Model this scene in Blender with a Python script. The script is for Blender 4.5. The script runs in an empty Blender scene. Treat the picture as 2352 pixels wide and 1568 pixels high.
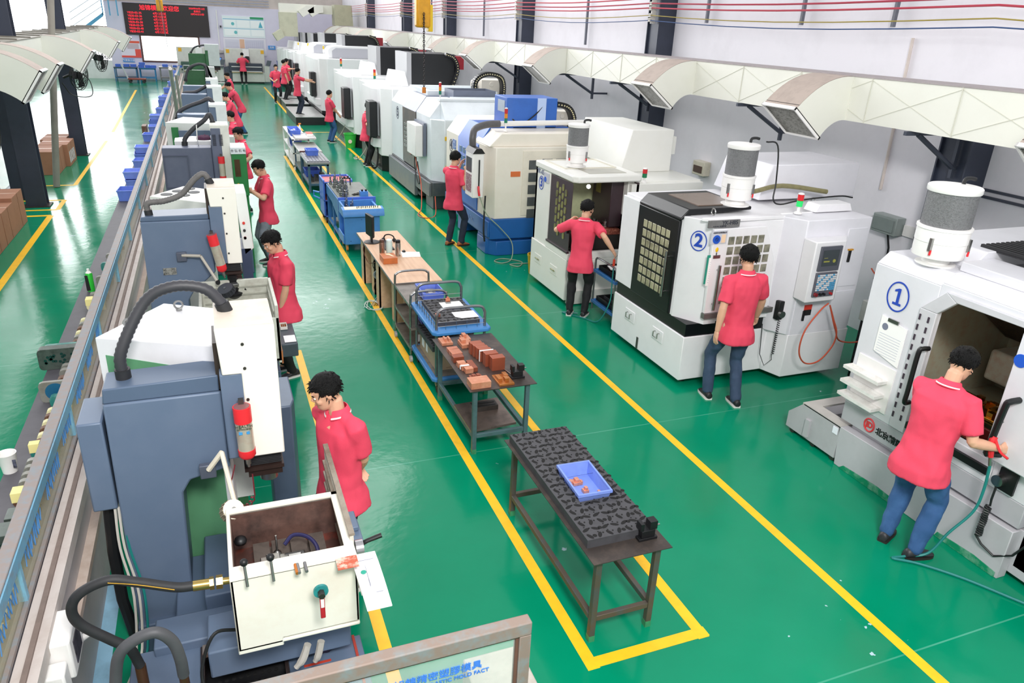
import bpy, bmesh, math, random
from mathutils import Vector as V, Matrix, noise
random.seed(7)
SC=bpy.context.scene; COL=SC.collection
# ---------- camera ----------
cd=bpy.data.cameras.new('camera'); cam=bpy.data.objects.new('camera',cd); COL.objects.link(cam); SC.camera=cam
FPX=1704.098
cd.sensor_width=36; cd.lens=36*FPX/2352; cd.clip_end=300; cd.clip_start=.05
cam.matrix_world=Matrix([[0.9315928, 0.1025206, -0.3487468, 0.0], [-0.3607587, 0.3784373, -0.8524309, 0.0], [0.0445871, 0.9199319, 0.3895347, 3.8], [0.0, 0.0, 0.0, 1.0]])
# ---------- world, light, exposure ----------
w=bpy.data.worlds.new('world'); SC.world=w; w.use_nodes=True
bg=w.node_tree.nodes['Background']; bg.inputs[0].default_value=(.98,.985,1,1)
# daylight is far stronger low down on the open left; the band straight ahead is added for floor reflections
_n=w.node_tree; _tc=_n.nodes.new('ShaderNodeTexCoord'); _sp=_n.nodes.new('ShaderNodeSeparateXYZ'); _n.links.new(_tc.outputs['Generated'],_sp.inputs[0])
def _m(op,a,b):
    q=_n.nodes.new('ShaderNodeMath'); q.operation=op
    for i,v in enumerate((a,b)):
        if v is None: continue
        if isinstance(v,(int,float)): q.inputs[i].default_value=v
        else: _n.links.new(v,q.inputs[i])
    return q.outputs[0]
_az=_m('ARCTAN2',_m('MULTIPLY',_sp.outputs['X'],-1),_sp.outputs['Y'])
def _mr(v,a,b,c,d):
    q=_n.nodes.new('ShaderNodeMapRange'); q.interpolation_type='SMOOTHSTEP'; _n.links.new(v,q.inputs[0])
    for i,x in enumerate((a,b,c,d)): q.inputs[i+1].default_value=x
    return q.outputs[0]
_k=_m('MULTIPLY',_m('MULTIPLY',_mr(_az,-.15,.05,0,1),_mr(_az,.55,.9,1,0)),_mr(_sp.outputs['Z'],.30,.5,1,0))
_n.links.new(_m('ADD',_m('MULTIPLY',_k,5.0),.90),bg.inputs[1])
def area(name,loc,target,sx,sy,watt,col=(1,1,1)):
    l=bpy.data.lights.new(name,'AREA'); l.shape='RECTANGLE'; l.size=sx; l.size_y=sy; l.energy=watt; l.color=col
    o=bpy.data.objects.new(name,l); COL.objects.link(o); o.location=loc
    o.rotation_euler=(V(target)-V(loc)).to_track_quat('-Z','Y').to_euler(); return o
area('camera_flash',(0.6,-1.2,6.2),(4.5,9,1),1.6,1.2,600,(1,.98,.95))
area('bay_lamp',(1.5,18,9.5),(2,19,0),4,9,700)
area('bay_lamp',(1.5,36,9.5),(2,36,0),4,9,700)
SC.view_settings.view_transform='Standard'; SC.view_settings.look='None'
SC.view_settings.exposure=0.0; SC.view_settings.gamma=1; SC.view_settings.use_curve_mapping=False
# ---------- materials ----------
def lin(h):
    h=h.lstrip('#'); c=[int(h[i:i+2],16)/255 for i in (0,2,4)]
    return [x/12.92 if x<=.04045 else ((x+.055)/1.055)**2.4 for x in c]+[1]
MC={}
def mat(h,rough=.5,metal=0,dirt=.06,scale=4,bump=0,trans=0,emit=0,bscale=60,dcol=None,spec=.5,alpha=1,coord='Object'):
    k=(h,rough,metal,dirt,scale,bump,trans,emit,bscale,dcol,spec,alpha)
    if k in MC: return MC[k]
    m=bpy.data.materials.new('m_'+h.strip('#')); m.use_nodes=True; nt=m.node_tree; b=nt.nodes['Principled BSDF']
    c=lin(h); b.inputs['Base Color'].default_value=c; b.inputs['Roughness'].default_value=rough; b.inputs['Metallic'].default_value=metal
    b.inputs['Specular IOR Level'].default_value=spec; b.inputs['Alpha'].default_value=alpha
    if trans: b.inputs['Transmission Weight'].default_value=trans
    if emit: b.inputs['Emission Color'].default_value=c; b.inputs['Emission Strength'].default_value=emit
    if dirt or bump:
        tc=nt.nodes.new('ShaderNodeTexCoord')
    if dirt:
        n=nt.nodes.new('ShaderNodeTexNoise'); n.inputs['Scale'].default_value=scale; n.inputs['Detail'].default_value=7; n.inputs['Roughness'].default_value=.65
        nt.links.new(tc.outputs[coord],n.inputs['Vector'])
        r=nt.nodes.new('ShaderNodeMapRange'); r.inputs[1].default_value=.45; r.inputs[2].default_value=.72; r.inputs[3].default_value=0; r.inputs[4].default_value=dirt*4 if dcol else 1
        nt.links.new(n.outputs['Fac'],r.inputs[0])
        x=nt.nodes.new('ShaderNodeMix'); x.data_type='RGBA'; x.inputs['A'].default_value=c
        x.inputs['B'].default_value=lin(dcol) if dcol else [v*(1-dirt*3) for v in c[:3]]+[1]
        nt.links.new(r.outputs[0],x.inputs['Factor']); nt.links.new(x.outputs['Result'],b.inputs['Base Color'])
    if bump:
        n2=nt.nodes.new('ShaderNodeTexNoise'); n2.inputs['Scale'].default_value=bscale; nt.links.new(tc.outputs[coord],n2.inputs['Vector'])
        bp=nt.nodes.new('ShaderNodeBump'); bp.inputs['Strength'].default_value=bump; bp.inputs['Distance'].default_value=.01
        nt.links.new(n2.outputs['Fac'],bp.inputs['Height']); nt.links.new(bp.outputs[0],b.inputs['Normal'])
    MC[k]=m; return m
# ---------- mesh builder ----------
class MB:
    def __init__(s): s.v=[]; s.f=[]; s.m=[]
    def add(s,vs,fs,m=0):
        o=len(s.v); s.v+= [tuple(p) for p in vs]; s.f+=[[i+o for i in f] for f in fs]; s.m+=[m]*len(fs); return s
    def box(s,x0,x1,y0,y1,z0,z1,m=0):
        return s.add([(x,y,z) for z in (z0,z1) for y in (y0,y1) for x in (x0,x1)],[(0,2,3,1),(4,5,7,6),(0,1,5,4),(2,6,7,3),(0,4,6,2),(1,3,7,5)],m)
    def prism(s,pts,ax,a0,a1,m=0):
        n=len(pts); P=lambda p,a:{'x':(a,p[0],p[1]),'y':(p[0],a,p[1]),'z':(p[0],p[1],a)}[ax]
        return s.add([P(p,a0) for p in pts]+[P(p,a1) for p in pts],[list(range(n))[::-1],list(range(n,2*n))]+[(i,(i+1)%n,(i+1)%n+n,i+n) for i in range(n)],m)
    def cyl(s,p0,p1,r0,r1=None,n=16,m=0):
        p0=V(p0);p1=V(p1); r1=r0 if r1 is None else r1; d=(p1-p0).normalized(); a=d.orthogonal().normalized(); b=d.cross(a)
        vs=[p+(a*math.cos(t)+b*math.sin(t))*r for p,r in((p0,r0),(p1,r1)) for t in [2*math.pi*i/n for i in range(n)]]
        return s.add(vs,[list(range(n))[::-1],list(range(n,2*n))]+[(i,(i+1)%n,(i+1)%n+n,i+n) for i in range(n)],m)
    def tube(s,pts,r,n=8,m=0,closed=False,sub=0,ends=True):
        P=[V(p) for p in pts]
        if sub: P=spline(P,sub,closed)
        k=len(P); R=r if isinstance(r,(list,tuple)) else [r]*k
        if len(R)!=k: R=[R[min(len(R)-1,int(i*(len(R)-1)/max(1,k-1)+.5))] for i in range(k)]
        T=[]
        for i in range(k):
            a=P[(i-1)%k] if closed or i>0 else P[i]; b=P[(i+1)%k] if closed or i<k-1 else P[i]
            T.append((b-a).normalized() if (b-a).length>1e-9 else V((0,0,1)))
        a=T[0].orthogonal().normalized(); vs=[]
        for i in range(k):
            a=(a-T[i]*a.dot(T[i])); a=a.normalized() if a.length>1e-6 else T[i].orthogonal().normalized(); b=T[i].cross(a)
            vs+=[P[i]+(a*math.cos(2*math.pi*j/n)+b*math.sin(2*math.pi*j/n))*R[i] for j in range(n)]
        fs=[(i*n+j,i*n+(j+1)%n,((i+1)%k)*n+(j+1)%n,((i+1)%k)*n+j) for i in range(k if closed else k-1) for j in range(n)]
        if not closed and ends: fs+=[list(range(n))[::-1],list(range((k-1)*n,k*n))]
        return s.add(vs,fs,m)
    def lathe(s,c,prof,n=24,m=0,ax='z'):
        k=len(prof); vs=[]
        for r,z in prof:
            for j in range(n):
                t=2*math.pi*j/n; q=(r*math.cos(t),r*math.sin(t),z)
                if ax=='x': q=(q[2],q[0],q[1])
                if ax=='y': q=(q[0],q[2],q[1])
                vs.append((c[0]+q[0],c[1]+q[1],c[2]+q[2]))
        return s.add(vs,[(i*n+j,i*n+(j+1)%n,(i+1)*n+(j+1)%n,(i+1)*n+j) for i in range(k-1) for j in range(n)]+[list(range(n))[::-1],list(range((k-1)*n,k*n))],m)
    def ball(s,c,r,sc=(1,1,1),n=12,m=0,rot=None):
        vs=[];h=n//2
        for i in range(1,h):
            for j in range(n):
                a=math.pi*i/h;t=2*math.pi*j/n; p=V((math.sin(a)*math.cos(t)*sc[0]*r,math.sin(a)*math.sin(t)*sc[1]*r,math.cos(a)*sc[2]*r))
                if rot: p=rot@p
                vs.append(p+V(c))
        top=V((0,0,sc[2]*r)); 
        if rot: top=rot@top
        vs+=[V(c)+top,V(c)-top]; q=(h-1)*n
        fs=[(i*n+j,i*n+(j+1)%n,(i+1)*n+(j+1)%n,(i+1)*n+j) for i in range(h-2) for j in range(n)]
        fs+=[(q,(j+1)%n,j) for j in range(n)]+[(q+1,(h-2)*n+j,(h-2)*n+(j+1)%n) for j in range(n)]
        return s.add(vs,fs,m)
    def frame(s,x0,x1,y0,y1,z0,z1,t,ax='x',m=0):
        # rectangular frame in the plane normal to ax
        if ax=='x':
            s.box(x0,x1,y0,y1,z0,z0+t,m);s.box(x0,x1,y0,y1,z1-t,z1,m);s.box(x0,x1,y0,y0+t,z0+t,z1-t,m);s.box(x0,x1,y1-t,y1,z0+t,z1-t,m)
        if ax=='y':
            s.box(x0,x1,y0,y1,z0,z0+t,m);s.box(x0,x1,y0,y1,z1-t,z1,m);s.box(x0,x0+t,y0,y1,z0+t,z1-t,m);s.box(x1-t,x1,y0,y1,z0+t,z1-t,m)
        if ax=='z':
            s.box(x0,x1,y0,y0+t,z0,z1,m);s.box(x0,x1,y1-t,y1,z0,z1,m);s.box(x0,x0+t,y0+t,y1-t,z0,z1,m);s.box(x1-t,x1,y0+t,y1-t,z0,z1,m)
        return s
    def tray(s,x0,x1,y0,y1,z0,z1,t=.01,m=0):
        s.box(x0,x1,y0,y1,z0,z0+t,m); s.frame(x0,x1,y0,y1,z0+t,z1,t,'z',m); return s
def spline(P,sub,closed=False):
    out=[];k=len(P)
    for i in range(k if closed else k-1):
        p0=P[(i-1)%k] if closed or i>0 else P[i]*2-P[i+1]; p1=P[i];p2=P[(i+1)%k];p3=P[(i+2)%k] if closed or i<k-2 else P[i+1]*2-P[i]
        for j in range(sub):
            t=j/sub; out.append(.5*((2*p1)+(p2-p0)*t+(2*p0-5*p1+4*p2-p3)*t*t+(3*p1-p0-3*p2+p3)*t**3))
    if not closed: out.append(P[-1])
    return out
WL={}
def tag(o,label=None,cat=None,group=None,kind=None):
    if label: o['label']=label
    if cat: o['category']=cat
    if group: o['group']=group
    if kind: o['kind']=kind
    return o
def wpos(o): return WL.get(o.name,V((0,0,0)))
def thing(name,label,cat,loc=(0,0,0),group=None):
    o=bpy.data.objects.new(name,None); o.empty_display_size=.1; COL.objects.link(o); o.location=loc; WL[o.name]=V(loc)
    return tag(o,label,cat,group)
def mk(name,me,mats,parent,origin,smooth=35,bev=0,label=None,cat=None,group=None,kind=None):
    for m in (mats if isinstance(mats,(list,tuple)) else [mats]): me.materials.append(m)
    me.shade_smooth(); me.set_sharp_from_angle(angle=math.radians(smooth))
    o=bpy.data.objects.new(name,me); COL.objects.link(o)
    if parent is not None: o.parent=parent; WL[o.name]=wpos(parent)
    else: o.location=origin; WL[o.name]=V(origin)
    if bev:
        b=o.modifiers.new('b','BEVEL'); b.width=bev; b.segments=2; b.limit_method='ANGLE'; b.angle_limit=math.radians(40)
    return tag(o,label,cat,group,kind)
def obj(name,mb,mats,parent=None,label=None,cat=None,group=None,kind=None,bev=0,smooth=35,origin=None):
    if parent is not None: og=wpos(parent)
    elif origin is not None: og=V(origin)
    else:
        xs=[p[0] for p in mb.v];ys=[p[1] for p in mb.v];zs=[p[2] for p in mb.v]; og=V(((min(xs)+max(xs))/2,(min(ys)+max(ys))/2,min(zs)))
    me=bpy.data.meshes.new(name); me.from_pydata([V(p)-og for p in mb.v],[],mb.f); me.polygons.foreach_set('material_index',mb.m); 
    bm=bmesh.new(); bm.from_mesh(me); bmesh.ops.recalc_face_normals(bm,faces=bm.faces); bm.to_mesh(me); bm.free()
    return mk(name,me,mats,parent,og,smooth,bev,label,cat,group,kind)
def struct(name,mb,m,**k): return obj(name,mb,m,kind='structure',**k)
def dup(root,delta,label=None,group=None,rotz=None):
    def cp(o,par):
        c=o.copy(); COL.objects.link(c); c.parent=par
        for ch in kids.get(o.name,[]): cp(ch,c)
        return c
    kids={}
    def col(o):
        kids[o.name]=list(o.children)
        for ch in o.children: col(ch)
    col(root); r=cp(root,None); r.location=root.location+V(delta)
    if rotz is not None: r.rotation_euler=(0,0,rotz)
    if label: r['label']=label
    if group: r['group']=group
    return r
_tc={}
def textmesh(s,size,depth=.002,bold=0):
    c=bpy.data.curves.new('t','FONT'); c.body=s; c.size=size; c.extrude=depth; c.align_x='CENTER'; c.align_y='CENTER'; c.offset=bold
    o=bpy.data.objects.new('t',c); COL.objects.link(o); dg=bpy.context.evaluated_depsgraph_get()
    me=bpy.data.meshes.new_from_object(o.evaluated_get(dg)); bpy.data.objects.remove(o); 
    vs=[v.co.copy() for v in me.vertices]; fs=[list(p.vertices) for p in me.polygons]; bpy.data.meshes.remove(me); return vs,fs
def text(mb,s,at,right,up,size,m=0,depth=.002,bold=0):
    vs,fs=textmesh(s,size,depth,bold); r=V(right).normalized(); u=V(up).normalized(); n=r.cross(u)
    mb.add([V(at)+r*p.x+u*p.y+n*p.z for p in vs],fs,m); return mb
YEL=mat('#fdc31a',.45,0,.05,6)
WHT=mat('#f2f0ee',.4,0,.03,3); GRY=mat('#8a8c90',.45,0,.05); BLK=mat('#101114',.45,0,.1); STEEL=mat('#a8a8a6',.3,1,.1,8); DSTEEL=mat('#55524f',.38,.8,.12,6)
PAPER=mat('#f6f5f4',.8,0,0); INK=mat('#3a3c46',.8,0,0); RED=mat('#e02a32',.4,0,.05)
RUB=mat('#26272a',.6,0,.1,20); BLUEINK=mat('#1f46b0',.5,0,0)

# ================= building shell =================
def floor_mat():
    m=bpy.data.materials.new('green_epoxy'); m.use_nodes=True; nt=m.node_tree; b=nt.nodes['Principled BSDF']; L=nt.links.new
    tc=nt.nodes.new('ShaderNodeTexCoord')
    n=nt.nodes.new('ShaderNodeTexNoise'); n.inputs['Scale'].default_value=.7; n.inputs['Detail'].default_value=8; n.inputs['Roughness'].default_value=.6
    L(tc.outputs['Object'],n.inputs['Vector'])
    cr=nt.nodes.new('ShaderNodeValToRGB'); cr.color_ramp.elements[0].position=.3; cr.color_ramp.elements[1].position=.75
    cr.color_ramp.elements[0].color=lin('#007f5c'); cr.color_ramp.elements[1].color=lin('#048b66'); L(n.outputs['Fac'],cr.inputs[0])
    # chips of worn paint
    v=nt.nodes.new('ShaderNodeTexNoise'); v.inputs['Scale'].default_value=9; v.inputs['Detail'].default_value=5; L(tc.outputs['Object'],v.inputs['Vector'])
    v2=nt.nodes.new('ShaderNodeTexNoise'); v2.inputs['Scale'].default_value=.55; v2.inputs['Detail'].default_value=1; L(tc.outputs['Object'],v2.inputs['Vector'])
    mu=nt.nodes.new('ShaderNodeMath'); mu.operation='MULTIPLY'; L(v.outputs['Fac'],mu.inputs[0]); L(v2.outputs['Fac'],mu.inputs[1])
    r=nt.nodes.new('ShaderNodeMapRange'); r.inputs[1].default_value=.462; r.inputs[2].default_value=.47; L(mu.outputs[0],r.inputs[0])
    x=nt.nodes.new('ShaderNodeMix'); x.data_type='RGBA'; x.inputs['B'].default_value=lin('#a9c7cf'); L(cr.outputs[0],x.inputs['A']); L(r.outputs[0],x.inputs['Factor'])
    # slab joints every few metres across the hall
    sp=nt.nodes.new('ShaderNodeSeparateXYZ'); L(tc.outputs['Object'],sp.inputs[0])
    md=nt.nodes.new('ShaderNodeMath'); md.operation='PINGPONG'; md.inputs[1].default_value=1.66; 
    ad=nt.nodes.new('ShaderNodeMath'); ad.operation='ADD'; ad.inputs[1].default_value=-5.85; L(sp.outputs['Y'],ad.inputs[0]); L(ad.outputs[0],md.inputs[0])
    ls=nt.nodes.new('ShaderNodeMath'); ls.operation='LESS_THAN'; ls.inputs[1].default_value=.006; L(md.outputs[0],ls.inputs[0])
    nn=nt.nodes.new('ShaderNodeTexNoise'); nn.inputs['Scale'].default_value=3; L(tc.outputs['Object'],nn.inputs['Vector'])
    m3=nt.nodes.new('ShaderNodeMath'); m3.operation='MULTIPLY'; L(ls.outputs[0],m3.inputs[0]); L(nn.outputs['Fac'],m3.inputs[1])
    y=nt.nodes.new('ShaderNodeMix'); y.data_type='RGBA'; y.inputs['B'].default_value=lin('#5fae97'); L(x.outputs['Result'],y.inputs['A']); L(m3.outputs[0],y.inputs['Factor'])
    L(y.outputs['Result'],b.inputs['Base Color'])
    n3=nt.nodes.new('ShaderNodeTexNoise'); n3.inputs['Scale'].default_value=1.3; n3.inputs['Detail'].default_value=6; L(tc.outputs['Object'],n3.inputs['Vector'])
    rr=nt.nodes.new('ShaderNodeMapRange'); rr.inputs[3].default_value=.07; rr.inputs[4].default_value=.24; L(n3.outputs['Fac'],rr.inputs[0]); L(rr.outputs[0],b.inputs['Roughness'])
    n4=nt.nodes.new('ShaderNodeTexNoise'); n4.inputs['Scale'].default_value=7; n4.inputs['Detail'].default_value=3; L(tc.outputs['Object'],n4.inputs['Vector'])
    bp=nt.nodes.new('ShaderNodeBump'); bp.inputs['Strength'].default_value=.06; bp.inputs['Distance'].default_value=.03; L(n4.outputs['Fac'],bp.inputs['Height']); L(bp.outputs[0],b.inputs['Normal'])
    b.inputs['Specular IOR Level'].default_value=.24
    return m
struct('floor',MB().box(-14,8.6,-6,62,-.1,0),floor_mat(),origin=(0,0,0))
# painted floor lines
def line(pts,wd,label,z=.002):
    mb=MB()
    for i,(x0,y0,x1,y1) in enumerate(pts):
        z=.0015+.0006*(i%4)
        d=V((x1-x0,y1-y0,0)).normalized(); n=V((-d.y,d.x,0))*wd/2; a=V((x0,y0,0));b=V((x1,y1,0))
        q=[a+n,a-n,b-n,b+n]; mb.add([p+V((0,0,z)) for p in q]+[p+V((0,0,.0002)) for p in q],[(0,1,2,3),(4,7,6,5),(0,4,5,1),(1,5,6,2),(2,6,7,3),(3,7,4,0)])
    return tag(obj('floor_marking',mb,YEL),label,'floor line')
line([(4.07,1.2,4.05,28.2),(4.05,28.2,3.2,28.2)],.085,'long yellow line painted along the feet of the numbered machines')
line([(1.955,3.1,1.955,23.2),(1.92,3.15,2.85,3.15),(2.80,3.1,2.80,23.2)],.085,'yellow box line painted around the row of tables and trolleys')
line([(.72,1.0,.72,8.75)],.085,'yellow line under the cream machine tank on the left')
line([(3.1,28.6,3.1,47)],.09,'far yellow line running past the black machine steps')
line([(-3.1,8,-3.1,16.6),(-3.1,16.6,-3.7,16.6)],.11,'yellow line on the green aisle beside the near cardboard cartons')
line([(-3.05,17.1,-3.9,17.1),(-3.05,17.1,-3.05,18.0),(-3.05,18,-3.9,18)],.09,'small yellow box line around the foot of the dark column')
line([(-3.05,19.6,-3.05,26.5),(-3.05,19.6,-4,19.6)],.09,'yellow line on the far aisle beyond the grey drain pipe')
line([(-3.05,28.5,-3.35,44)],.1,'faded yellow line in the bright far aisle')
WALL=mat('#e9e7ee',.7,0,.025,1.5,.12,bscale=8)
struct('wall_right',MB().box(8.4,8.6,-6,51,0,8),WALL)
# back wall with the window opening x -3.24..-0.15, z 1.03..2.42
bw=MB(); bw.box(-4.9,-3.24,50.9,51.1,0,4.15).box(-.15,8.4,50.9,51.1,0,4.15).box(-3.24,-.15,50.9,51.1,0,1.03).box(-3.24,-.15,50.9,51.1,2.42,4.15)
struct('wall_back',bw,mat('#dcd8ea',.7,0,.02,1.5))
struct('wall_back_upper',MB().box(-4.9,8.4,51.0,51.2,4.15,5.1),mat('#cfc4bd',.7,0,.05,3))
ww=obj('window_1',MB().frame(-3.30,-.09,50.86,50.95,.97,2.48,.09,'y'),mat('#5a3a36',.5),kind='structure')
obj('windowpane',MB().box(-3.22,-.17,50.905,50.912,1.05,2.4),mat('#ffffff',.05,0,0,trans=1,spec=.3,alpha=.08),parent=ww)
# bright room seen through the window
_ol=area('added_office_fill',(-1.7,52.8,3.6),(-1.7,53,0),3.5,2.5,420)  # unseen lamp added behind the window so its room comes out white
struct('wall_office',MB().box(-4.2,1.2,54.5,54.6,0,3.2).box(-4.3,-4.2,51.1,54.6,0,3.2),mat('#f6f4f0',.8,0,0))
# low white wall and the glazed office on the far left
struct('wall_left_low',MB().box(-8.5,-4.9,51.2,51.35,0,1.0),mat('#eef0ee',.6,0,.03))
struct('wall_far_left',MB().box(-8.6,-8.5,28,51.3,0,1.2),mat('#eef0ee',.6,0,.03))
# partition wall with ledge
pm=mat('#b9b2b2',.6,0,.06,3,dcol='#8d7f76')
struct('wall_partition',MB().box(-1.42,-1.02,1.0,42,0,.90),pm)
struct('trim_1',MB().box(-1.04,-.965,1.0,42,.60,.65),mat('#b7a497',.6,0,.08,9,dcol='#e6ddd6'))
struct('trim_2',MB().box(-1.10,-.985,1.0,42,.90,.985),mat('#c9bfba',.6,0,.08,9,dcol='#a08c80'))
struct('trim_3',MB().box(-1.055,-1.03,1.0,42,.985,1.0),mat('#7f6f68',.7,0,.08,9))
struct('ledge_top',MB().box(-1.50,-1.10,1.0,42,.90,.955),mat('#56545b',.55,0,.07,6))
# glazed guard on top of the partition
gf=thing('glass_guard_rail','long blue painted guard rail with dusty glass on the partition between the aisles','guard rail',(-1.13,2,.955))
railm=mat('#8c817d',.55,.1,.1,18,dcol='#5f97b0')
obj('top_rail',MB().box(-1.175,-1.105,1.2,42,1.29,1.335),railm,gf,bev=.004)
obj('blue_lip',MB().box(-1.104,-1.096,1.2,42,1.255,1.325),mat('#6fa7c4',.5,.1,.12,18,dcol='#8c7466'),gf)
obj('bottom_rail',MB().box(-1.15,-1.105,1.2,42,.985,1.01),railm,gf)
for y in (1.9,3.62,5.35,7.1,8.85,10.6,12.4,14.2,16,18,20,22,24.5,27,30,33,36.5,40):
    obj('post',MB().box(-1.15,-1.11,y-.018,y+.018,1.01,1.29),mat('#7db7d2',.5,.1,.1,18,dcol='#7d6a60'),gf)
obj('glass_pane',MB().box(-1.132,-1.126,1.2,42,1.01,1.29),mat('#b9b68c',.12,0,.08,12,alpha=.38,dcol='#d9d6b8'),gf)
bs=MB(); random.seed(5)
for k in range(9):
    y0=1.9+k*.62
    pts=[(-1.122,y0+j*.025+random.uniform(-.012,.012),1.15+(.045 if j%2 else -.045)+random.uniform(-.02,.02)) for j in range(random.randint(10,18))]
    bs.tube(pts,.0028,4)
obj('blue_scribble',bs,mat('#4a86c4',.7,0,0),gf)

# ================= numbered machining centres on the right =================
MW=mat('#ecebee',.38,0,.02,3); MW2=mat('#e4e3ea',.38,0,.02,3); MBK=mat('#0b0d10',.35,0,.05,4,spec=.4); CREAM=mat('#ece6da',.45,0,.04,3,dcol='#cdbfa8')
GLS=mat('#b7b295',.15,0,.15,4); GLD=mat('#4c5257',.12,0,.1,4); MG=mat('#bdbcc1',.4,0,.02); HOSEO=mat('#c8553a',.5,0,.05); HOSEG=mat('#1d7f7a',.45,0,.05); HOSEK=mat('#17181a',.5,0,0)
def digit_ring(par,c,right,r,ch,col=None):
    """numeral in a ring, flat on a face; right = reading direction, face normal = right x up"""
    col=col or BLUEINK; R=V(right).normalized(); U=V((0,0,1)); N=R.cross(U); c=V(c); mb=MB(); n=40
    for i in range(n):
        a=2*math.pi*i/n;b=2*math.pi*(i+1)/n
        P=lambda t,rr,d:c+R*math.cos(t)*rr*.85+U*math.sin(t)*rr+N*d
        mb.add([P(a,r,.004),P(b,r,.004),P(b,r*.9,.004),P(a,r*.9,.004),P(a,r,0),P(b,r,0),P(b,r*.9,0),P(a,r*.9,0)],[(0,1,2,3),(0,4,5,1),(2,6,7,3)])
    obj('number_ring',mb,col,par)
    if ch=='1':
        pts=[(-.30,-.55),(.34,-.55),(.34,-.40),(.14,-.40),(.14,.56),(-.02,.56),(-.30,.42),(-.30,.28),(-.06,.36),(-.06,-.40),(-.30,-.40)]
        nb=MB().prism(pts,'z',0,.003); nb.v=[tuple(c+R*p[0]*r+U*p[1]*r+N*(p[2]+.001)) for p in nb.v]; obj('numeral',nb,col,par)
    else: obj('numeral',text(MB(),ch,c+N*.002,R,U,r*1.75,bold=.05*r),col,par)
def signal_tower(par,x,y,z,cols,h,label=None,r=.035):
    t=obj('signal_tower',MB().lathe((x,y,z),[(r*1.3,0),(r*1.3,.015),(r*.5,.03),(r*.45,h*.35),(r*.9,h*.38)],16),WHT,par)
    zz=z+h*.38; dh=h*.62/len(cols)
    for c in cols:
        obj('lamp_segment',MB().cyl((x,y,zz),(x,y,zz+dh-.003),r),mat(c,.3,0,0,emit=.25 if c in('#2ad06a',) else 0),t); zz+=dh
    obj('cap',MB().lathe((x,y,zz),[(r,0),(r*.9,.012),(r*.4,.018)],16),WHT,t)
    return t
def mist_filter(par,x,y,z,label,R=.25,s=1.0):
    P=lambda r,h:(r*s,h*s)
    t=obj('mist_filter',MB().lathe((x,y,z),[P(.19,0),P(.19,.015),P(.13,.02),P(.13,.09)],28).lathe((x,y,z),[P(.13,.07),P(R*.96,.09),P(R*.98,.15),P(R*.98,.24),P(R,.245),P(R,.255),P(R,.37),P(R*1.04,.375),P(R*1.04,.40),P(R*.96,.405)],36),WHT,par)
    fm=mat('#7f8082',.6,.2,.14,60,.9,bscale=150,dcol='#4a4b4d')
    obj('mesh_drum',MB().lathe((x,y,z),[P(R*.93,.40),P(R*.93,.76)],40),fm,t)
    obj('lid',MB().lathe((x,y,z),[P(R*.98,.74),P(R*1.0,.75),P(R*1.0,.79),P(R*.96,.80),P(R*.3,.815)],36),WHT,t)
    for a in (200,300):
        a=math.radians(a); cx=x+math.cos(a)*R*s*1.02; cy=y+math.sin(a)*R*s*1.02
        l=MB().box(cx-.012,cx+.012,cy-.012,cy+.012,z+.17*s,z+.30*s); obj('latch',l,STEEL,t); obj('latch_lever',MB().cyl((cx,cy-.01,z+.13*s),(cx,cy-.012,z+.18*s),.009),RED,t)
    obj('cable_gland',MB().tube([(x+.08,y,z+.81*s),(x+.09,y,z+.86*s),(x+.14,y-.01,z+.87*s),(x+.18,y-.02,z+.86*s)],.016,8,sub=4),HOSEK,t)
    return t
def clipboard(par,x,y,z,w,h,facing,board='#1d8f7a',tilt=0,name='clipboard'):
    t=par
    k=obj(name,MB().box(x-.006,x,y-w/2,y+w/2,z-h/2,z+h/2) if facing=='x' else MB().box(x-w/2,x+w/2,y-.006,y,z-h/2,z+h/2),mat(board,.5,0,0),None,*par) if isinstance(par,tuple) else None
    if facing=='x':
        p=MB(); n=6
        p.box(x-.012,x-.007,y-w*.44,y+w*.44,z-h*.52,z+h*.44)
        c=MB().box(x-.03,x-.008,y-w*.2,y+w*.2,z+h*.40,z+h*.47); l=MB()
        for i in range(9): l.box(x-.0135,x-.0118,y-w*.36,y+w*(.36-.3*((i*7)%5)/5),z+h*.28-i*h*.075,z+h*.28-i*h*.075+.006)
    else:
        p=MB().box(x-w*.44,x+w*.44,y-.012,y-.007,z-h*.52,z+h*.44)
        c=MB().box(x-w*.2,x+w*.2,y-.03,y-.008,z+h*.40,z+h*.47); l=MB()
        for i in range(9): l.box(x-w*.36,x+w*(.36-.3*((i*7)%5)/5),y-.0135,y-.0118,z+h*.28-i*h*.075,z+h*.28-i*h*.075+.005)
    obj('paper_sheet',p,PAPER,k); obj('clip',c,STEEL,k); obj('handwriting',l,mat('#9aa0b0',.8,0,0),k)
    return k
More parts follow.
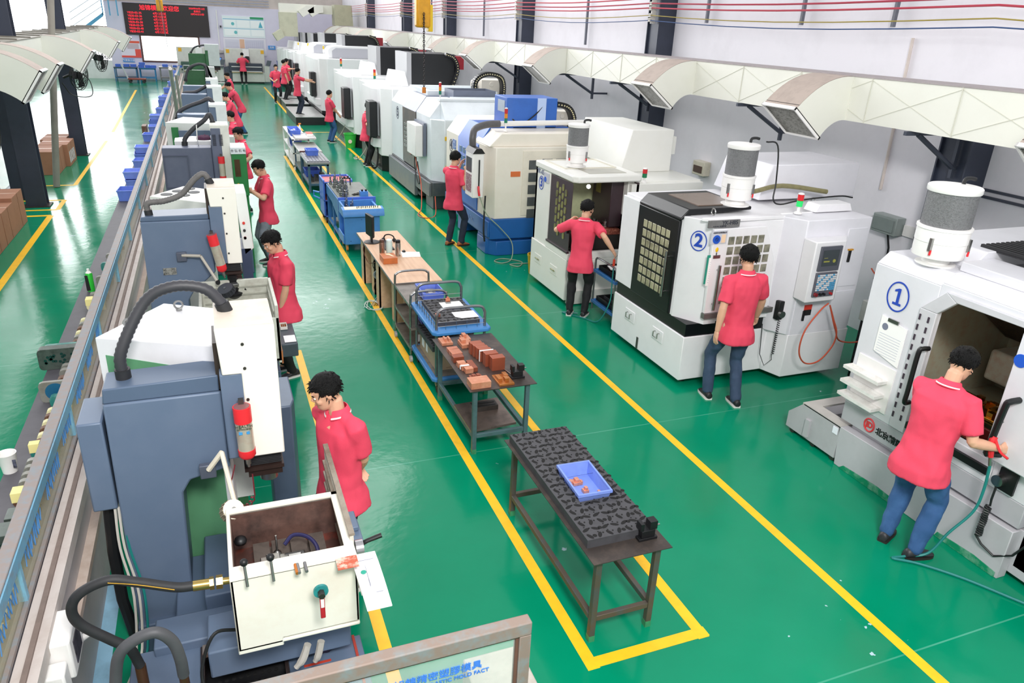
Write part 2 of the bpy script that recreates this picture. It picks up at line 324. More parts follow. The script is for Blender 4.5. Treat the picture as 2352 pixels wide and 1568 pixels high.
# ---------- machine 2 ----------
m2=thing('machining_center','white and black machining centre marked with a ringed 2, black lattice door','machine',(5.8,7.3,0))
obj('base_cabinet',MB().prism([(4.78,6.52),(5.95,6.52),(6.04,6.26),(6.95,6.26),(6.95,8.17),(4.78,8.17)],'z',.09,.63),MW,m2,bev=.008)
obj('machine_foot',MB().cyl((4.95,6.7,0),(4.95,6.7,.09),.05),DSTEEL,m2);obj('machine_foot',MB().cyl((4.95,8.0,0),(4.95,8.0,.09),.05),DSTEEL,m2);obj('machine_foot',MB().cyl((6.7,6.5,0),(6.7,6.5,.09),.05),DSTEEL,m2);obj('machine_foot',MB().cyl((6.7,8,0),(6.7,8,.09),.05),DSTEEL,m2)
obj('black_band',MB().box(4.80,5.98,6.54,8.15,.63,.78),MBK,m2)
obj('upper_housing',MB().prism([(4.99,6.56),(4.80,6.86),(4.80,8.15),(6.93,8.15),(6.93,6.50),(5.9,6.50)],'z',.78,1.955).prism([(4.84,6.6),(4.98,6.51),(5.9,6.505),(5.9,6.6)],'z',1.955,2.0).box(5.9,6.93,6.6,6.62,1.9,2.0),MW,m2,bev=.012)
obj('corner_post',MB().prism([(4.80,6.86),(4.80,6.84),(5.0,6.50),(5.16,6.50),(5.16,6.6)],'z',.78,1.95),MW,m2)
obj('control_cabinet',MB().prism([(5.88,6.6),(5.88,6.48),(6.02,6.27),(6.94,6.27),(6.94,6.6)],'z',.63,1.99),MW2,m2,bev=.01)
obj('side_panel',MB().box(4.77,4.80,7.76,8.17,.80,1.92),MW,m2,bev=.006)
# lattice window door, black (west)
def lattice(x,y0,y1,z0,z1,ny,nz,par,fm,gm,fr=.22,name='door_window',ax='x',cols_skip=()):
    g=MB();dy=(y1-y0)/ny;dz=(z1-z0)/nz
    for i in range(ny):
        for j in range(nz):
            if (i,j) in cols_skip: continue
            a=y0+i*dy+dy*fr/2;b=y0+(i+1)*dy-dy*fr/2;c=z0+j*dz+dz*fr/2;d=z0+(j+1)*dz-dz*fr/2
            if ax=='x': g.box(x-.004,x+.004,a,b,c,d)
            else: g.box(a,b,x-.004,x+.004,c,d)
    return obj(name,g,gm,par,bev=.006)
dk=obj('black_door',MB().box(4.76,4.80,6.88,7.76,.79,1.90).prism([(4.76,1.90),(4.76,1.93),(4.86,2.03),(5.7,2.03),(5.7,1.99),(4.9,1.96)],'y',6.86,7.76),MBK,m2,bev=.01)
lattice(4.757,7.02,7.62,.96,1.76,6,7,dk,None,mat('#a9a588',.2,0,.2,5))
obj('door_handle',MB().cyl((4.71,6.98,.98),(4.71,6.98,1.52),.016).cyl((4.71,6.98,1.04),(4.77,6.98,1.04),.009).cyl((4.71,6.98,1.46),(4.77,6.98,1.46),.009),STEEL,dk)
obj('roof_window',MB().box(5.05,5.62,6.98,7.6,2.03,2.04),mat('#7c6b60',.25,0,.05),dk)
# white sliding lattice door (south)
dw=obj('white_door',MB().prism([(4.96,.93),(5.84,.93),(5.80,1.52),(5.62,1.90),(4.93,1.90)],'y',6.46,6.50),MW,m2,bev=.006)
lattice(6.457,5.12,5.72,1.02,1.82,6,7,dw,None,mat('#8f8d7c',.2,0,.3,6),ax='y',cols_skip=((5,6),))
obj('door_handle',MB().cyl((5.045,6.42,.98),(5.045,6.42,1.5),.016).cyl((5.045,6.42,1.04),(5.045,6.47,1.04),.009).cyl((5.045,6.42,1.44),(5.045,6.47,1.44),.009),STEEL,dw)
obj('door_rail',MB().box(4.95,5.95,6.44,6.5,.87,.93),mat('#8e8c8a',.35,.6,.05),m2)
digit_ring(m2,(4.895,6.665,1.72),(.2,-.34,0),.115,'2')
bpy.data.objects[-1:] if 0 else None
pl=obj('nameplate',MB().box(4.86,5.26,6.475,6.499,1.91,1.99),mat('#8d8c8c',.4,.5,.08,10),m2)
obj('nameplate_text',text(text(MB(),'YK-H85',(5.13,6.474,1.96),(1,0,0),(0,0,1),.062,bold=.001),'YOKAN 友嘉数控',(5.0,6.474,1.925),(1,0,0),(0,0,1),.022),INK,pl)
st=obj('status_board',MB().box(4.99,5.19,6.485,6.502,1.74,1.885),mat('#c9c9d2',.5,0,0),m2)
obj('status_disc',MB().cyl((5.055,6.485,1.79),(5.055,6.479,1.79),.048,n=24),mat('#1f57c4',.4,0,0),st)
obj('status_heading',text(text(MB(),'设备状态管理标识',(5.09,6.484,1.862),(1,0,0),(0,0,1),.022),'①',(5.055,6.477,1.79),(1,0,0),(0,0,1),.05),mat('#1b1d2a',.7,0,0),st)
obj('status_list',MB().box(5.12,5.17,6.482,6.486,1.75,1.84),mat('#f0cfae',.7,0,0),st)
st.location=V((-.09,-.035,0))
obj('warning_plate',MB().box(5.10,5.2,6.485,6.501,1.42,1.72),mat('#1a1712',.4,.2,.2,30,dcol='#a07c30'),m2)
cb=thing('clipboard','green clipboard with a stained form hanging on machine 2','clipboard',(5.0,6.46,1.35))
clip=MB().box(4.90,5.10,6.47,6.478,1.28,1.61); obj('board',clip,mat('#1d8f7a',.5,0,0),cb)
obj('paper_sheet',MB().box(4.92,5.13,6.462,6.469,1.26,1.58),PAPER,cb); obj('clip',MB().box(4.96,5.05,6.45,6.468,1.575,1.61).cyl((5.0,6.46,1.6),(5.0,6.46,1.64),.008),STEEL,cb)
hw=MB()
for i in range(10): hw.box(4.94,5.10-.02*((i*3)%4),6.4605,6.4622,1.53-i*.026,1.534-i*.026)
obj('handwriting',hw,mat('#9da2b3',.8,0,0),cb)
obj('hook',MB().ball((5.0,6.465,1.67),.024,(1,.5,1.3)),mat('#f2c21a',.4,0,0),cb)
# control pendant of machine 2
cp=obj('control_box',MB().prism([(6.0,6.27),(6.0,6.07),(6.42,6.07),(6.62,6.27)],'z',1.10,1.80),MW,m2,bev=.012)
sc=obj('screen_bezel',MB().box(6.07,6.36,6.045,6.072,1.47,1.75),mat('#53555f',.4,0,0),cp,bev=.004)
obj('screen',MB().box(6.10,6.32,6.041,6.047,1.53,1.71),mat('#3c4347',.25,0,0),sc)
obj('screen_graphics',MB().box(6.12,6.20,6.038,6.042,1.575,1.59).box(6.12,6.17,6.038,6.042,1.62,1.625).cyl((6.265,6.041,1.585),(6.265,6.037,1.585),.02),mat('#8c8a3e',.4,0,0,emit=.2),sc)
kb=obj('keyboard_panel',MB().box(6.07,6.36,6.045,6.072,1.17,1.45),mat('#5b5c66',.4,0,0),cp,bev=.004)
ks=MB();ks2=MB()
for i in range(10):
    for j in range(8):
        x=6.088+i*.0265;z=1.245+j*.024; (ks2 if (i+j*3)%4==1 or (i>6 and j<4) else ks).box(x,x+.02,6.038,6.046,z,z+.017)
obj('white_keys',ks,mat('#dfe1e6',.5,0,0),kb,kind='stuff'); obj('blue_keys',ks2,mat('#57a9d6',.5,0,0),kb,kind='stuff')
for i,(x,c,r) in enumerate(((6.095,'#7d1d24',.022),(6.16,'#15161a',.014),(6.21,'#15161a',.014),(6.31,'#b3262a',.014))): obj('control_knob',MB().cyl((x,6.046,1.205),(x,6.015,1.205),r),mat(c,.4,0,0),kb)
obj('keyboard_rim',MB().box(6.40,6.43,6.09,6.3,1.1,1.12),BLK,cp)
# white cabinet doors
d1=obj('cabinet_door',MB().box(6.06,6.90,6.262,6.275,.42,1.12),MW2,m2,bev=.003); obj('door_handle',MB().box(6.19,6.215,6.245,6.262,.80,.92),BLK,d1)
obj('warning_label',MB().box(6.20,6.31,6.256,6.262,.93,.99),mat('#d23a2c',.5,0,0),d1); obj('warning_label',MB().box(6.20,6.31,6.256,6.262,.86,.928),mat('#1e1d1f',.5,0,0),d1)
d2=obj('cabinet_door',MB().box(6.62,6.90,6.262,6.275,1.18,1.87),MW2,m2,bev=.003); obj('door_handle',MB().box(6.68,6.71,6.245,6.262,1.48,1.62),BLK,d2); obj('latch_tag',MB().box(6.66,6.73,6.24,6.262,1.62,1.635),mat('#c98f1d',.5,0,0),d2)
for y in (7.72,7.05):
    k=obj('drawer_plate',MB().box(4.772,4.781,y-.12,y+.12,.38,.53),MW,m2,bev=.004); obj('drawer_handle',MB().tube([(4.77,y-.045,.49),(4.745,y-.045,.49),(4.745,y-.045,.43),(4.745,y+.045,.43),(4.745,y+.045,.49),(4.77,y+.045,.49)],.007),STEEL,k)
obj('drain_slot',MB().box(4.774,4.779,7.46,7.5,.10,.25),DSTEEL,m2)
# rear box on top
obj('column_cover',MB().prism([(5.55,2.0),(6.15,2.6),(7.7,2.6),(7.7,2.0)],'y',7.5,9.0) if 0 else MB().prism([(6.1,2.0),(6.25,2.42),(7.6,2.42),(7.6,2.0)],'y',7.25,8.17),MW2,m2,bev=.01)
obj('top_duct_box',MB().prism([(6.35,2.0),(6.4,2.09),(6.85,2.09),(6.9,2.0)],'y',6.55,6.75),MW,m2,bev=.006)
for (x,y) in ((5.0,6.62),(6.62,6.9),(6.84,6.75)):
    obj('lifting_eye',MB().tube([(x,y+.035*math.cos(a),2.05+.035*math.sin(a)) for a in [i*math.pi/8 for i in range(16)]],.008,6,closed=True),STEEL,m2)
mist_filter(m2,5.55,6.98,2.03,'dirty mesh oil mist filter drum on top of machine 2',R=.21,s=.86)
signal_tower(m2,6.1,6.55,2.0,['#2ad06a','#d8262c'],.22,'red and green signal light on the roof of machine 2')
# handwheel and hoses
hwh=thing('handwheel_pendant','black electronic handwheel hanging at the corner of machine 2','handwheel',(5.93,6.38,.85))
obj('pendant_body',MB().box(5.90,6.0,6.34,6.41,.80,1.03),BLK,hwh,bev=.01); obj('dial',MB().cyl((5.94,6.34,.88),(5.94,6.30,.88),.04,n=24),STEEL,hwh)
coil=[(5.96+.014*math.cos(i*1.1),6.36+.014*math.sin(i*1.1),.80-i*.0045) for i in range(100)]
obj('coiled_cable',MB().tube(coil+[(5.93,6.33,.30),(5.86,6.36,.22),(5.82,6.42,.35),(5.85,6.5,.7)],.005,6),HOSEK,hwh)
tag(obj('air_hose',MB().tube([(6.32,6.04,1.08),(6.18,6.0,1.02),(6.0,5.98,.80),(5.98,5.98,.55),(6.12,6.0,.38),(6.32,6.0,.38),(6.48,6.0,.55),(6.50,6.0,.72),(6.44,6.03,.88),(6.36,6.05,1.05)],.009,8,sub=8),HOSEO),'orange air hose looped below the control box of machine 2','hose')
tag(obj('air_hose',MB().tube([(6.36,6.05,1.05),(6.5,6.03,.75),(6.7,6.1,.55),(7.0,6.05,.55),(7.25,6.1,.75),(7.3,6.2,1.1),(7.25,6.4,1.32)],.009,8,sub=8),HOSEO),'orange air hose running from machine 2 to the wall pipe','hose')
tag(obj('power_cable',MB().tube([(5.82,6.95,2.74),(5.95,6.9,2.70),(6.0,6.88,2.3),(5.98,6.85,2.1),(6.1,6.85,2.04),(6.4,6.85,2.08),(6.9,6.8,2.12),(7.1,6.78,2.1)],.009,8,sub=6),HOSEK),'black cable from the filter drum across the roof of machine 2','cable')
obj('oil_hose',MB().tube([(5.88,7.08,2.15),(6.3,7.1,2.2),(6.9,7.0,2.13)],.028,10,sub=5),mat('#857f5a',.5,0,.1,20),m2)

# ---------- machine 1 (right edge) ----------
JG=mat('#dcdce2',.4,0,.02); JD=mat('#b3b2b8',.42,0,.03); 
m1=thing('machining_center','light grey machining centre marked with a ringed 1, its bay open','machine',(6.2,3.8,0))
obj('lower_skirt',MB().prism([(2.88,.0),(4.62,.0),(4.66,.40),(2.88,.44)],'x',5.36,5.46).box(5.46,7.4,2.0,4.6,.05,.44),mat('#bcbbc0',.42,0,.03),m1,bev=.006)
obj('paint_smear',MB().prism([(2.90,.003),(3.45,.003),(3.43,.05),(3.1,.07),(2.90,.05)],'x',5.352,5.358),mat('#12885f',.4,0,.1,9,dcol='#cfe5dc'),m1)
obj('paint_smear',MB().prism([(3.85,.003),(4.55,.003),(4.5,.05),(4.1,.075),(3.88,.06)],'x',5.352,5.358),mat('#12885f',.4,0,.1,9,dcol='#cfe5dc'),m1)
obj('middle_band',MB().box(5.40,7.3,2.88,4.70,.46,.66),JD,m1,bev=.006)
# door wall with opening : polygon ring pieces around the bay
fw=MB()
fw.prism([(4.05,.66),(4.72,.66),(4.72,2.02),(4.05,2.02)],'x',5.40,5.50)            # panel with the number
fw.box(5.40,5.50,2.88,3.2,.66,2.05).box(5.40,5.50,3.2,4.05,.66,.86)
fw.prism([(3.2,1.98),(3.85,1.98),(4.05,1.78),(4.05,2.05),(3.2,2.05)],'x',5.40,5.50)
fw.prism([(5.40,2.02),(5.52,2.12),(7.2,2.12),(7.2,2.0)],'y',4.05,4.72).prism([(5.40,2.05),(5.52,2.12),(6.0,2.12),(6.0,2.03)],'y',2.88,4.05)
fw.box(7.1,7.2,2.88,4.72,.66,2.1).box(5.5,7.2,4.66,4.72,.66,2.05)
obj('housing',fw,JG,m1,bev=.008)
obj('door_jamb',MB().box(5.37,5.40,4.0,4.16,.68,1.80).prism([(4.0,1.80),(4.16,1.80),(3.97,2.0),(3.86,1.94)],'x',5.37,5.40).prism([(3.86,1.94),(3.97,2.0),(3.2,2.0),(3.2,1.95)],'x',5.37,5.40),mat('#c9c9ce',.4,0,.03),m1,bev=.006)
sl=MB()
for k in range(11):
    for yy in (4.145,4.06): sl.box(5.364,5.372,yy-.012,yy+.004,.78+k*.092,.83+k*.092)
obj('vent_slot',sl,mat('#3b2f3c',.6,0,0),m1)
obj('door_handle',MB().tube([(5.37,3.98,1.50),(5.31,3.99,1.50),(5.285,4.0,1.46),(5.285,4.0,1.12),(5.285,4.0,1.0),(5.37,4.02,.98)],.02,12,sub=4),BLK,m1)
ba=obj('machining_bay',MB().box(7.0,7.1,3.0,4.66,.6,1.95).box(5.5,7.1,4.4,4.46,.6,1.95).box(5.5,7.1,3.0,4.46,.6,.74).box(5.5,7.1,2.95,3.0,.6,1.95),mat('#a5a38f',.5,0,.1,14,dcol='#a0704e'),m1)
obj('bellows_cover',MB().prism([(5.9,1.95),(5.95,1.95),(6.9,1.35),(6.85,1.30)],'y',3.0,4.35),mat('#2a211b',.5,0,.2,30,dcol='#6b4a34'),ba)
obj('inner_column',MB().prism([(6.3,.7),(6.5,1.5),(6.7,1.6),(7.0,1.6),(7.0,.7)],'y',3.0,3.5),mat('#9f9788',.5,0,.1,14,dcol='#a0704e'),ba)
obj('spindle_head',MB().box(6.55,7.0,3.75,4.25,.95,1.25),mat('#d9d6c8',.4,0,.1,14,dcol='#c06a44'),ba,bev=.03)
obj('bay_lamp_tube',MB().cyl((5.54,3.1,1.93),(5.54,3.9,1.97),.018),mat('#fff6d8',.4,0,0,emit=6),ba)
obj('sill_tray',MB().prism([(3.22,.74),(4.0,.74),(4.0,.80),(3.22,.80)],'x',5.37,5.62),BLK,m1)
obj('sill_groove',MB().box(5.42,5.56,3.25,3.98,.801,.806),mat('#4a3c36',.5,.3,.1,20),m1)
v=thing('vise','dark red vise in the open bay of machine 1','vise',(5.9,3.7,.76)); obj('vise_bed',MB().box(5.72,6.12,3.28,4.1,.745,.92),mat('#6e1c14',.4,.1,.1,9),v,bev=.01); obj('vise_top',MB().box(5.74,6.1,3.3,4.1,.92,.955),mat('#2f3217',.3,.4,.2,12),v)
gp=thing('machined_part','shiny gold mould part clamped in the vise of machine 1','metal part',(5.9,3.7,.956)); GLD2=mat('#c98a34',.22,1,.15,20)
gm=MB(); random.seed(3)
for k in range(16): 
    y=3.36+.7*random.random();x=5.78+.28*random.random();h=.03+.05*random.random(); gm.box(x,x+.05,y,y+.05,.956,.956+h)
obj('gold_block',MB().box(5.77,6.08,3.34,4.06,.956,.985),GLD2,gp,bev=.006); obj('gold_dome',MB().lathe((5.95,3.6,.985),[(.1,0),(.1,.02),(.07,.05),(.02,.06)],24),GLD2,gp)
for i in range(0,16,4):
    g=MB(); g.v=gm.v[i*8:(i+4)*8]; g.f=[[q-0 for q in f] for f in gm.f[:24]]; g.m=[0]*24; obj('clamp_block',g,GLD2,gp)
obj('steel_bolt',MB().cyl((5.8,4.02,.985),(5.8,4.02,1.06),.03),STEEL,gp)
digit_ring(m1,(5.398,4.42,1.80),(0,-1,0),.135,'1')
cl=thing('clipboard','stained worksheet with round stamp clipped on machine 1 under the number','clipboard',(5.38,4.42,1.2))
obj('paper_sheet',MB().prism([(4.52,1.26),(4.24,1.20),(4.24,1.56),(4.52,1.60)],'x',5.386,5.396),PAPER,cl); obj('clip',MB().box(5.375,5.388,4.33,4.44,1.57,1.60),STEEL,cl)
hw=MB(); hw.cyl((5.385,4.46,1.51),(5.3845,4.46,1.51),.032,n=20)
obj('round_stamp',hw,mat('#777c90',.8,0,0),cl); l=MB()
for i in range(9): l.box(5.3845,5.3856,4.27,4.50,1.44-i*.024,1.443-i*.024)
obj('handwriting',l,mat('#b1b5c6',.8,0,0),cl)
rk=thing('tray_rack','grey three tier tray rack fixed on the side of machine 1','rack',(5.33,4.5,.72))
obj('back_plate',MB().box(5.385,5.399,4.24,4.66,.74,1.17),WHT,rk)
for z in (1.02,.88,.75): obj('shelf_tray',MB().tray(5.27,5.385,4.29,4.70,z,z+.03,.006),mat('#e3e2df',.5,0,.08,14,dcol='#a39a90'),rk)
lg=obj('maker_logo',MB().tube([(5.398,4.37+.055*math.cos(a),.56+.062*math.sin(a)) for a in [i*math.pi/12 for i in range(24)]],.009,5,closed=True),mat('#d0363b',.5,0,0),m1)
obj('logo_letters',text(MB(),'JD',(5.397,4.37,.56),(0,-1,0),(0,0,1),.075,bold=.003),mat('#d0363b',.5,0,0),lg)
obj('maker_name',text(MB(),'北京精雕',(5.397,4.14,.545),(0,-1,0),(0,0,1),.075,bold=.002),mat('#17181b',.5,0,0),m1)
obj('lower_hole',MB().cyl((5.401,3.55,.56),(5.395,3.55,.56),.015),BLK,m1)
# right hand electrical/pendant side
ps=obj('pendant_cabinet',MB().prism([(5.30,3.25),(5.30,2.86),(5.5,2.6),(5.5,3.25)],'z',.92,1.98),JG,m1,bev=.01)
obj('status_disc',MB().cyl((5.30,3.20,1.74),(5.292,3.20,1.74),.05,n=24),mat('#1f57c4',.4,0,0),ps)
obj('handle_bar',MB().tube([(5.3,3.12,1.46),(5.21,3.13,1.45),(5.20,3.14,1.40),(5.20,3.16,1.04),(5.21,3.16,1.0),(5.3,3.12,1.0)],.024,10,sub=3),BLK,ps)
obj('side_base',MB().box(5.46,7.3,1.2,2.86,.12,.86),mat('#bcbbc0',.42,0,.03),m1,bev=.006)
obj('machine_foot',MB().cyl((5.7,2.6,0),(5.7,2.6,.12),.07),BLK,m1)
hb=thing('handwheel_pendant','black handwheel plate hanging under the pendant of machine 1','handwheel',(5.38,3.1,.75)); obj('plate',MB().box(5.36,5.38,2.98,3.12,.70,.88),BLK,hb); obj('dial',MB().cyl((5.36,3.09,.78),(5.31,3.09,.78),.045,n=24),STEEL,hb)
ck=[(5.3+.02*math.cos(i*1.3),3.08+.02*math.sin(i*1.3),.56-i*.004) for i in range(70)]
obj('coiled_cable',MB().tube([(5.33,3.09,.74),(5.31,3.08,.62)]+ck+[(5.32,3.05,.22),(5.35,2.95,.17),(5.38,2.84,.25),(5.4,2.75,.45)],.009,6),HOSEK,hb)
gun=thing('air_gun','red air blow gun hanging on machine 1 beside the black handle','air gun',(5.12,3.24,.98)); obj('gun_body',MB().tube([(5.2,3.14,1.16),(5.19,3.14,1.12),(5.20,3.135,1.04),(5.21,3.13,.99)],[.022,.028,.022,.02],8,sub=3).tube([(5.19,3.12,1.14),(5.18,3.06,1.08),(5.18,2.99,1.06)],.01,6,sub=3),RED,gun)
obj('nozzle',MB().tube([(5.19,3.15,1.15),(5.2,3.16,1.22),(5.24,3.14,1.28)],.005,6,sub=3),STEEL,gun); obj('fitting',MB().cyl((5.21,3.13,.99),(5.22,3.12,.92),.014),STEEL,gun)
tag(obj('air_hose',MB().tube([(5.22,3.12,.92),(5.23,3.11,.7),(5.21,3.12,.5),(5.10,3.18,.28),(5.0,3.22,.08),(4.86,3.3,.02),(4.75,3.32,.013),(4.9,3.2,.013),(5.1,2.95,.013),(5.3,2.6,.013),(5.5,2.3,.013)],.011,8,sub=8),HOSEG),'green air hose from the red blow gun trailing over the floor','hose')
# chip tank at the left end of machine 1
ct=obj('chip_tank',MB().prism([(4.64,.05),(5.33,.05),(5.33,.22),(5.14,.40),(4.64,.40)],'x',5.36,5.40).prism([(4.64,.05),(5.33,.05),(5.33,.22),(5.14,.38),(4.64,.38)],'x',6.1,6.14).box(5.40,6.1,5.14,5.33,.05,.20).box(5.40,6.1,4.74,5.3,.05,.08),mat('#b6b5b9',.42,0,.04),m1,bev=.004)
obj('tank_lid',MB().frame(5.36,6.12,4.64,5.16,.385,.405,.13,'z'),mat('#c4c1bb',.45,0,.06),ct); obj('tank_handle',MB().box(5.335,5.36,5.0,5.06,.08,.27),mat('#b6b5b9',.4,0,0),ct); obj('sticker',MB().box(5.352,5.359,4.66,4.72,.30,.37),mat('#eef2fb',.6,0,0),ct)
for y in (5.25,4.95,4.68): obj('caster',MB().cyl((5.38,y,.035),(5.43,y,.035),.034),DSTEEL,ct)
tp=obj('bellows_roof',MB().prism([(5.75,2.12),(5.9,2.26),(7.6,2.26),(7.6,2.12)],'y',4.1,4.72).box(5.62,6.0,2.9,4.1,2.12,2.2),JG,m1,bev=.008)
rb=MB()
for k in range(26): rb.box(6.0+k*.06,6.03+k*.06,2.9,4.25,2.262,2.285)
obj('bellows_ribs',rb.box(6.0,7.56,2.9,4.25,2.25,2.264),mat('#1c1c1f',.5,0,.05),tp)
mist_filter(m1,5.60,4.32,2.12,'largest dirty mesh oil mist filter drum on top of machine 1',R=.25,s=.82)
# clutter between machines 1 and 2
ch=[(6.1+.075*math.cos(i*.62),5.05+.075*math.sin(i*.62),.78-i*.0042) for i in range(110)]
sp=thing('coiled_hose','brown coiled air hose hanging between machines 1 and 2','hose',(6.1,5.05,.3))
obj('coil',MB().tube([(6.15,4.95,1.25),(6.1,4.97,1.1),(6.15,5.02,.9)]+ch,.010,6),mat('#3d2b28',.4,0,.1),sp); obj('valve_fitting',MB().cyl((6.16,4.95,1.15),(6.16,4.95,1.3),.018).cyl((6.12,4.95,1.2),(6.22,4.95,1.2),.012),STEEL,sp)
mb_=thing('mould_press','low grey and black machine unit in the gap between machines 1 and 2','machine unit',(7.3,6.0,0)); obj('unit_case',MB().box(7.05,7.6,5.7,6.2,0,.75),mat('#1e2022',.5,0,.1),mb_,bev=.01); obj('unit_top',MB().box(7.03,7.62,5.68,6.22,.75,1.0),mat('#cdcfc9',.5,0,.1),mb_,bev=.01); obj('unit_screen',MB().box(7.1,7.2,5.665,5.68,.8,.95),mat('#26443f',.2,0,0),mb_)
tag(obj('paper_bundle',MB().prism([(5.55,4.78),(5.9,4.76),(5.88,4.86),(5.57,4.84)],'z',.95,1.5),mat('#eceef4',.8,0,.05,30)),'bundle of worksheets hung on the far side of machine 1','papers')
# ---------- machine 3 ----------
PURP=mat('#3a2a30',.35,0,.06,5); C3=mat('#e7e7e2',.4,0,.03,3,dcol='#cfc9b4')
m3=thing('machining_center','white machining centre marked YK-65 and ringed 3, door slid open with inside lit','machine',(5.6,10,0))
obj('lower_cabinet',MB().box(4.64,5.6,9.4,10.73,.08,.70),C3,m3,bev=.008); obj('toe_kick',MB().box(4.7,5.6,9.37,9.45,.02,.22),mat('#cfcfca',.4,0,.05),m3)
for (x,y) in ((4.8,9.6),(4.8,10.6),(5.5,10.6)): obj('machine_foot',MB().cyl((x,y,0),(x,y,.08),.05),DSTEEL,m3)
h3=MB().box(4.66,4.74,10.18,10.73,.70,1.86).box(4.66,5.6,10.66,10.73,.70,1.86).box(4.64,4.74,9.38,10.18,.70,.80).box(4.74,5.6,9.40,9.48,.70,.80).box(5.6,6.85,9.5,10.73,.3,1.80)
obj('side_housing',h3,C3,m3,bev=.006)
obj('roof_slab',MB().prism([(4.64,9.40),(4.72,9.33),(5.72,9.33),(5.72,10.73),(4.64,10.73)],'z',1.83,1.93),C3,m3,bev=.02)
obj('roof_window',MB().box(4.95,5.55,9.5,9.85,1.93,1.935),mat('#a8a69a',.3,0,.05),m3); obj('roof_plate',MB().frame(4.75,5.6,9.9,10.65,1.93,1.945,.02,'z'),mat('#d9d5c6',.5,0,.05),m3)
dd=obj('dark_glass_door',MB().box(4.655,4.665,9.40,10.14,.82,1.82).prism([(9.40,.80),(10.16,.80),(10.16,.83),(9.40,.83)],'x',4.63,4.67),PURP,m3,bev=.003)
ov=MB()
for i in range(4):
    for j in range(6):
        z=1.02+j*.125+(.06 if i%2 else 0); y=9.60+i*.1
        pts=[(y+.032*math.cos(a),z+(.028 if math.sin(a)>0 else -.028)+.022*math.sin(a)) for a in [q*math.pi/6 for q in range(12)]]
        ov.prism(pts,'x',4.648,4.656)
obj('oval_window',ov,mat('#8c8a57',.2,0,.2,6),dd); obj('door_grip',MB().box(4.62,4.655,9.42,9.45,1.1,1.25),BLK,dd)
obj('bay_wall',MB().box(4.9,5.62,10.3,10.34,.78,1.83).box(5.60,5.64,9.45,10.3,.78,1.3),mat('#c9d2a8',.5,0,.05,10),m3)
sh=obj('spindle_column',MB().box(5.40,5.72,9.62,10.2,1.10,1.83),PURP,m3,bev=.01); obj('spindle_nose',MB().cyl((5.45,9.72,1.02),(5.45,9.72,1.1),.05),DSTEEL,sh); obj('spindle_sign',text(MB().box(5.398,5.40,9.95,10.1,1.55,1.80),'KAN',(5.396,10.02,1.68),(0,0,1),(0,1,0),.08),mat('#8a7f3e',.5,0,0),sh)
obj('bay_bulb',MB().ball((4.98,9.55,1.74),.03),mat('#ffffff',.3,0,0,emit=14),m3)
cm=mat('#8f4a3c',.55,.5,.25,25,.8,bscale=90,dcol='#d98a70')
obj('bay_table',MB().box(4.85,5.6,9.55,10.2,.78,1.0),mat('#2a2523',.5,.3,.1),m3)
tag(obj('copper_chips',MB().prism([(4.9,.99),(5.0,1.07),(5.3,1.10),(5.58,1.08),(5.6,.99)],'y',9.58,10.15),cm,kind='stuff'),'reddish copper chips heaped on the table inside machine 3','metal chips')
fx0=None
for k in range(7):
    x=4.98+(k%4)*.14+.05*(k//4); y=9.72+(k//4)*.2
    if not fx0:
        fx0=thing('clamping_fixture','round steel clamping fixture on the copper chips in machine 3','fixture',(x,y,1.09),'clamping fixtures inside machine 3')
        obj('fixture_base',MB().lathe((x,y,1.09),[(.055,0),(.055,.02),(.035,.03),(.035,.06),(.05,.065),(.05,.085)],16),STEEL,fx0); obj('fixture_pin',MB().cyl((x,y,1.17),(x,y,1.20),.012),DSTEEL,fx0); f0=(x,y)
    else: dup(fx0,(x-f0[0],y-f0[1],.005*(k%2)))
obj('purple_panel',MB().box(5.70,5.74,9.42,9.5,.8,1.8),PURP,m3)
obj('right_ledge',MB().box(5.62,6.85,9.42,9.62,1.64,1.78),C3,m3,bev=.01); obj('dark_side_window',MB().box(5.80,6.1,9.48,9.5,1.2,1.6),mat('#2b3a3a',.2,0,0),m3)
obj('purple_side',MB().box(6.5,6.85,9.46,9.5,1.3,1.62),PURP,m3)
obj('rear_cover',MB().prism([(5.86,1.84),(6.0,2.44),(6.74,2.44),(6.74,1.80),(5.95,1.80)],'y',10.2,11.85),C3,m3,bev=.01); obj('rear_side_box',MB().box(6.74,6.86,10.3,10.9,2.05,2.32),C3,m3)
obj('machine_code',text(MB(),'YK-65',(4.657,10.55,1.78),(0,-1,0),(0,0,1),.10,bold=.001),mat('#6a7290',.6,0,0),m3)
digit_ring(m3,(4.657,10.5,1.62),(0,-1,0),.105,'3')
s3=obj('status_board',MB().box(4.648,4.659,10.22,10.4,1.66,1.80),mat('#bcbcc6',.5,0,0),m3); obj('status_disc',MB().cyl((4.648,10.34,1.70),(4.643,10.34,1.70),.04,n=20),mat('#1f57c4',.4,0,0),s3)
for y in (10.42,9.82):
    k=obj('drawer_plate',MB().box(4.634,4.641,y-.13,y+.13,.36,.5),C3,m3,bev=.004); obj('drawer_handle',MB().tube([(4.632,y-.05,.42),(4.61,y-.05,.44),(4.61,y+.05,.44),(4.632,y+.05,.42)],.008),mat('#8b8a60',.4,.4,0),k)
mist_filter(m3,4.98,10.0,1.95,'spotted mesh oil mist filter drum on top of machine 3',R=.21,s=.76)
signal_tower(m3,5.86,9.5,1.78,['#1f7a4f','#c8262c'],.2,'dark green and red signal light on machine 3')
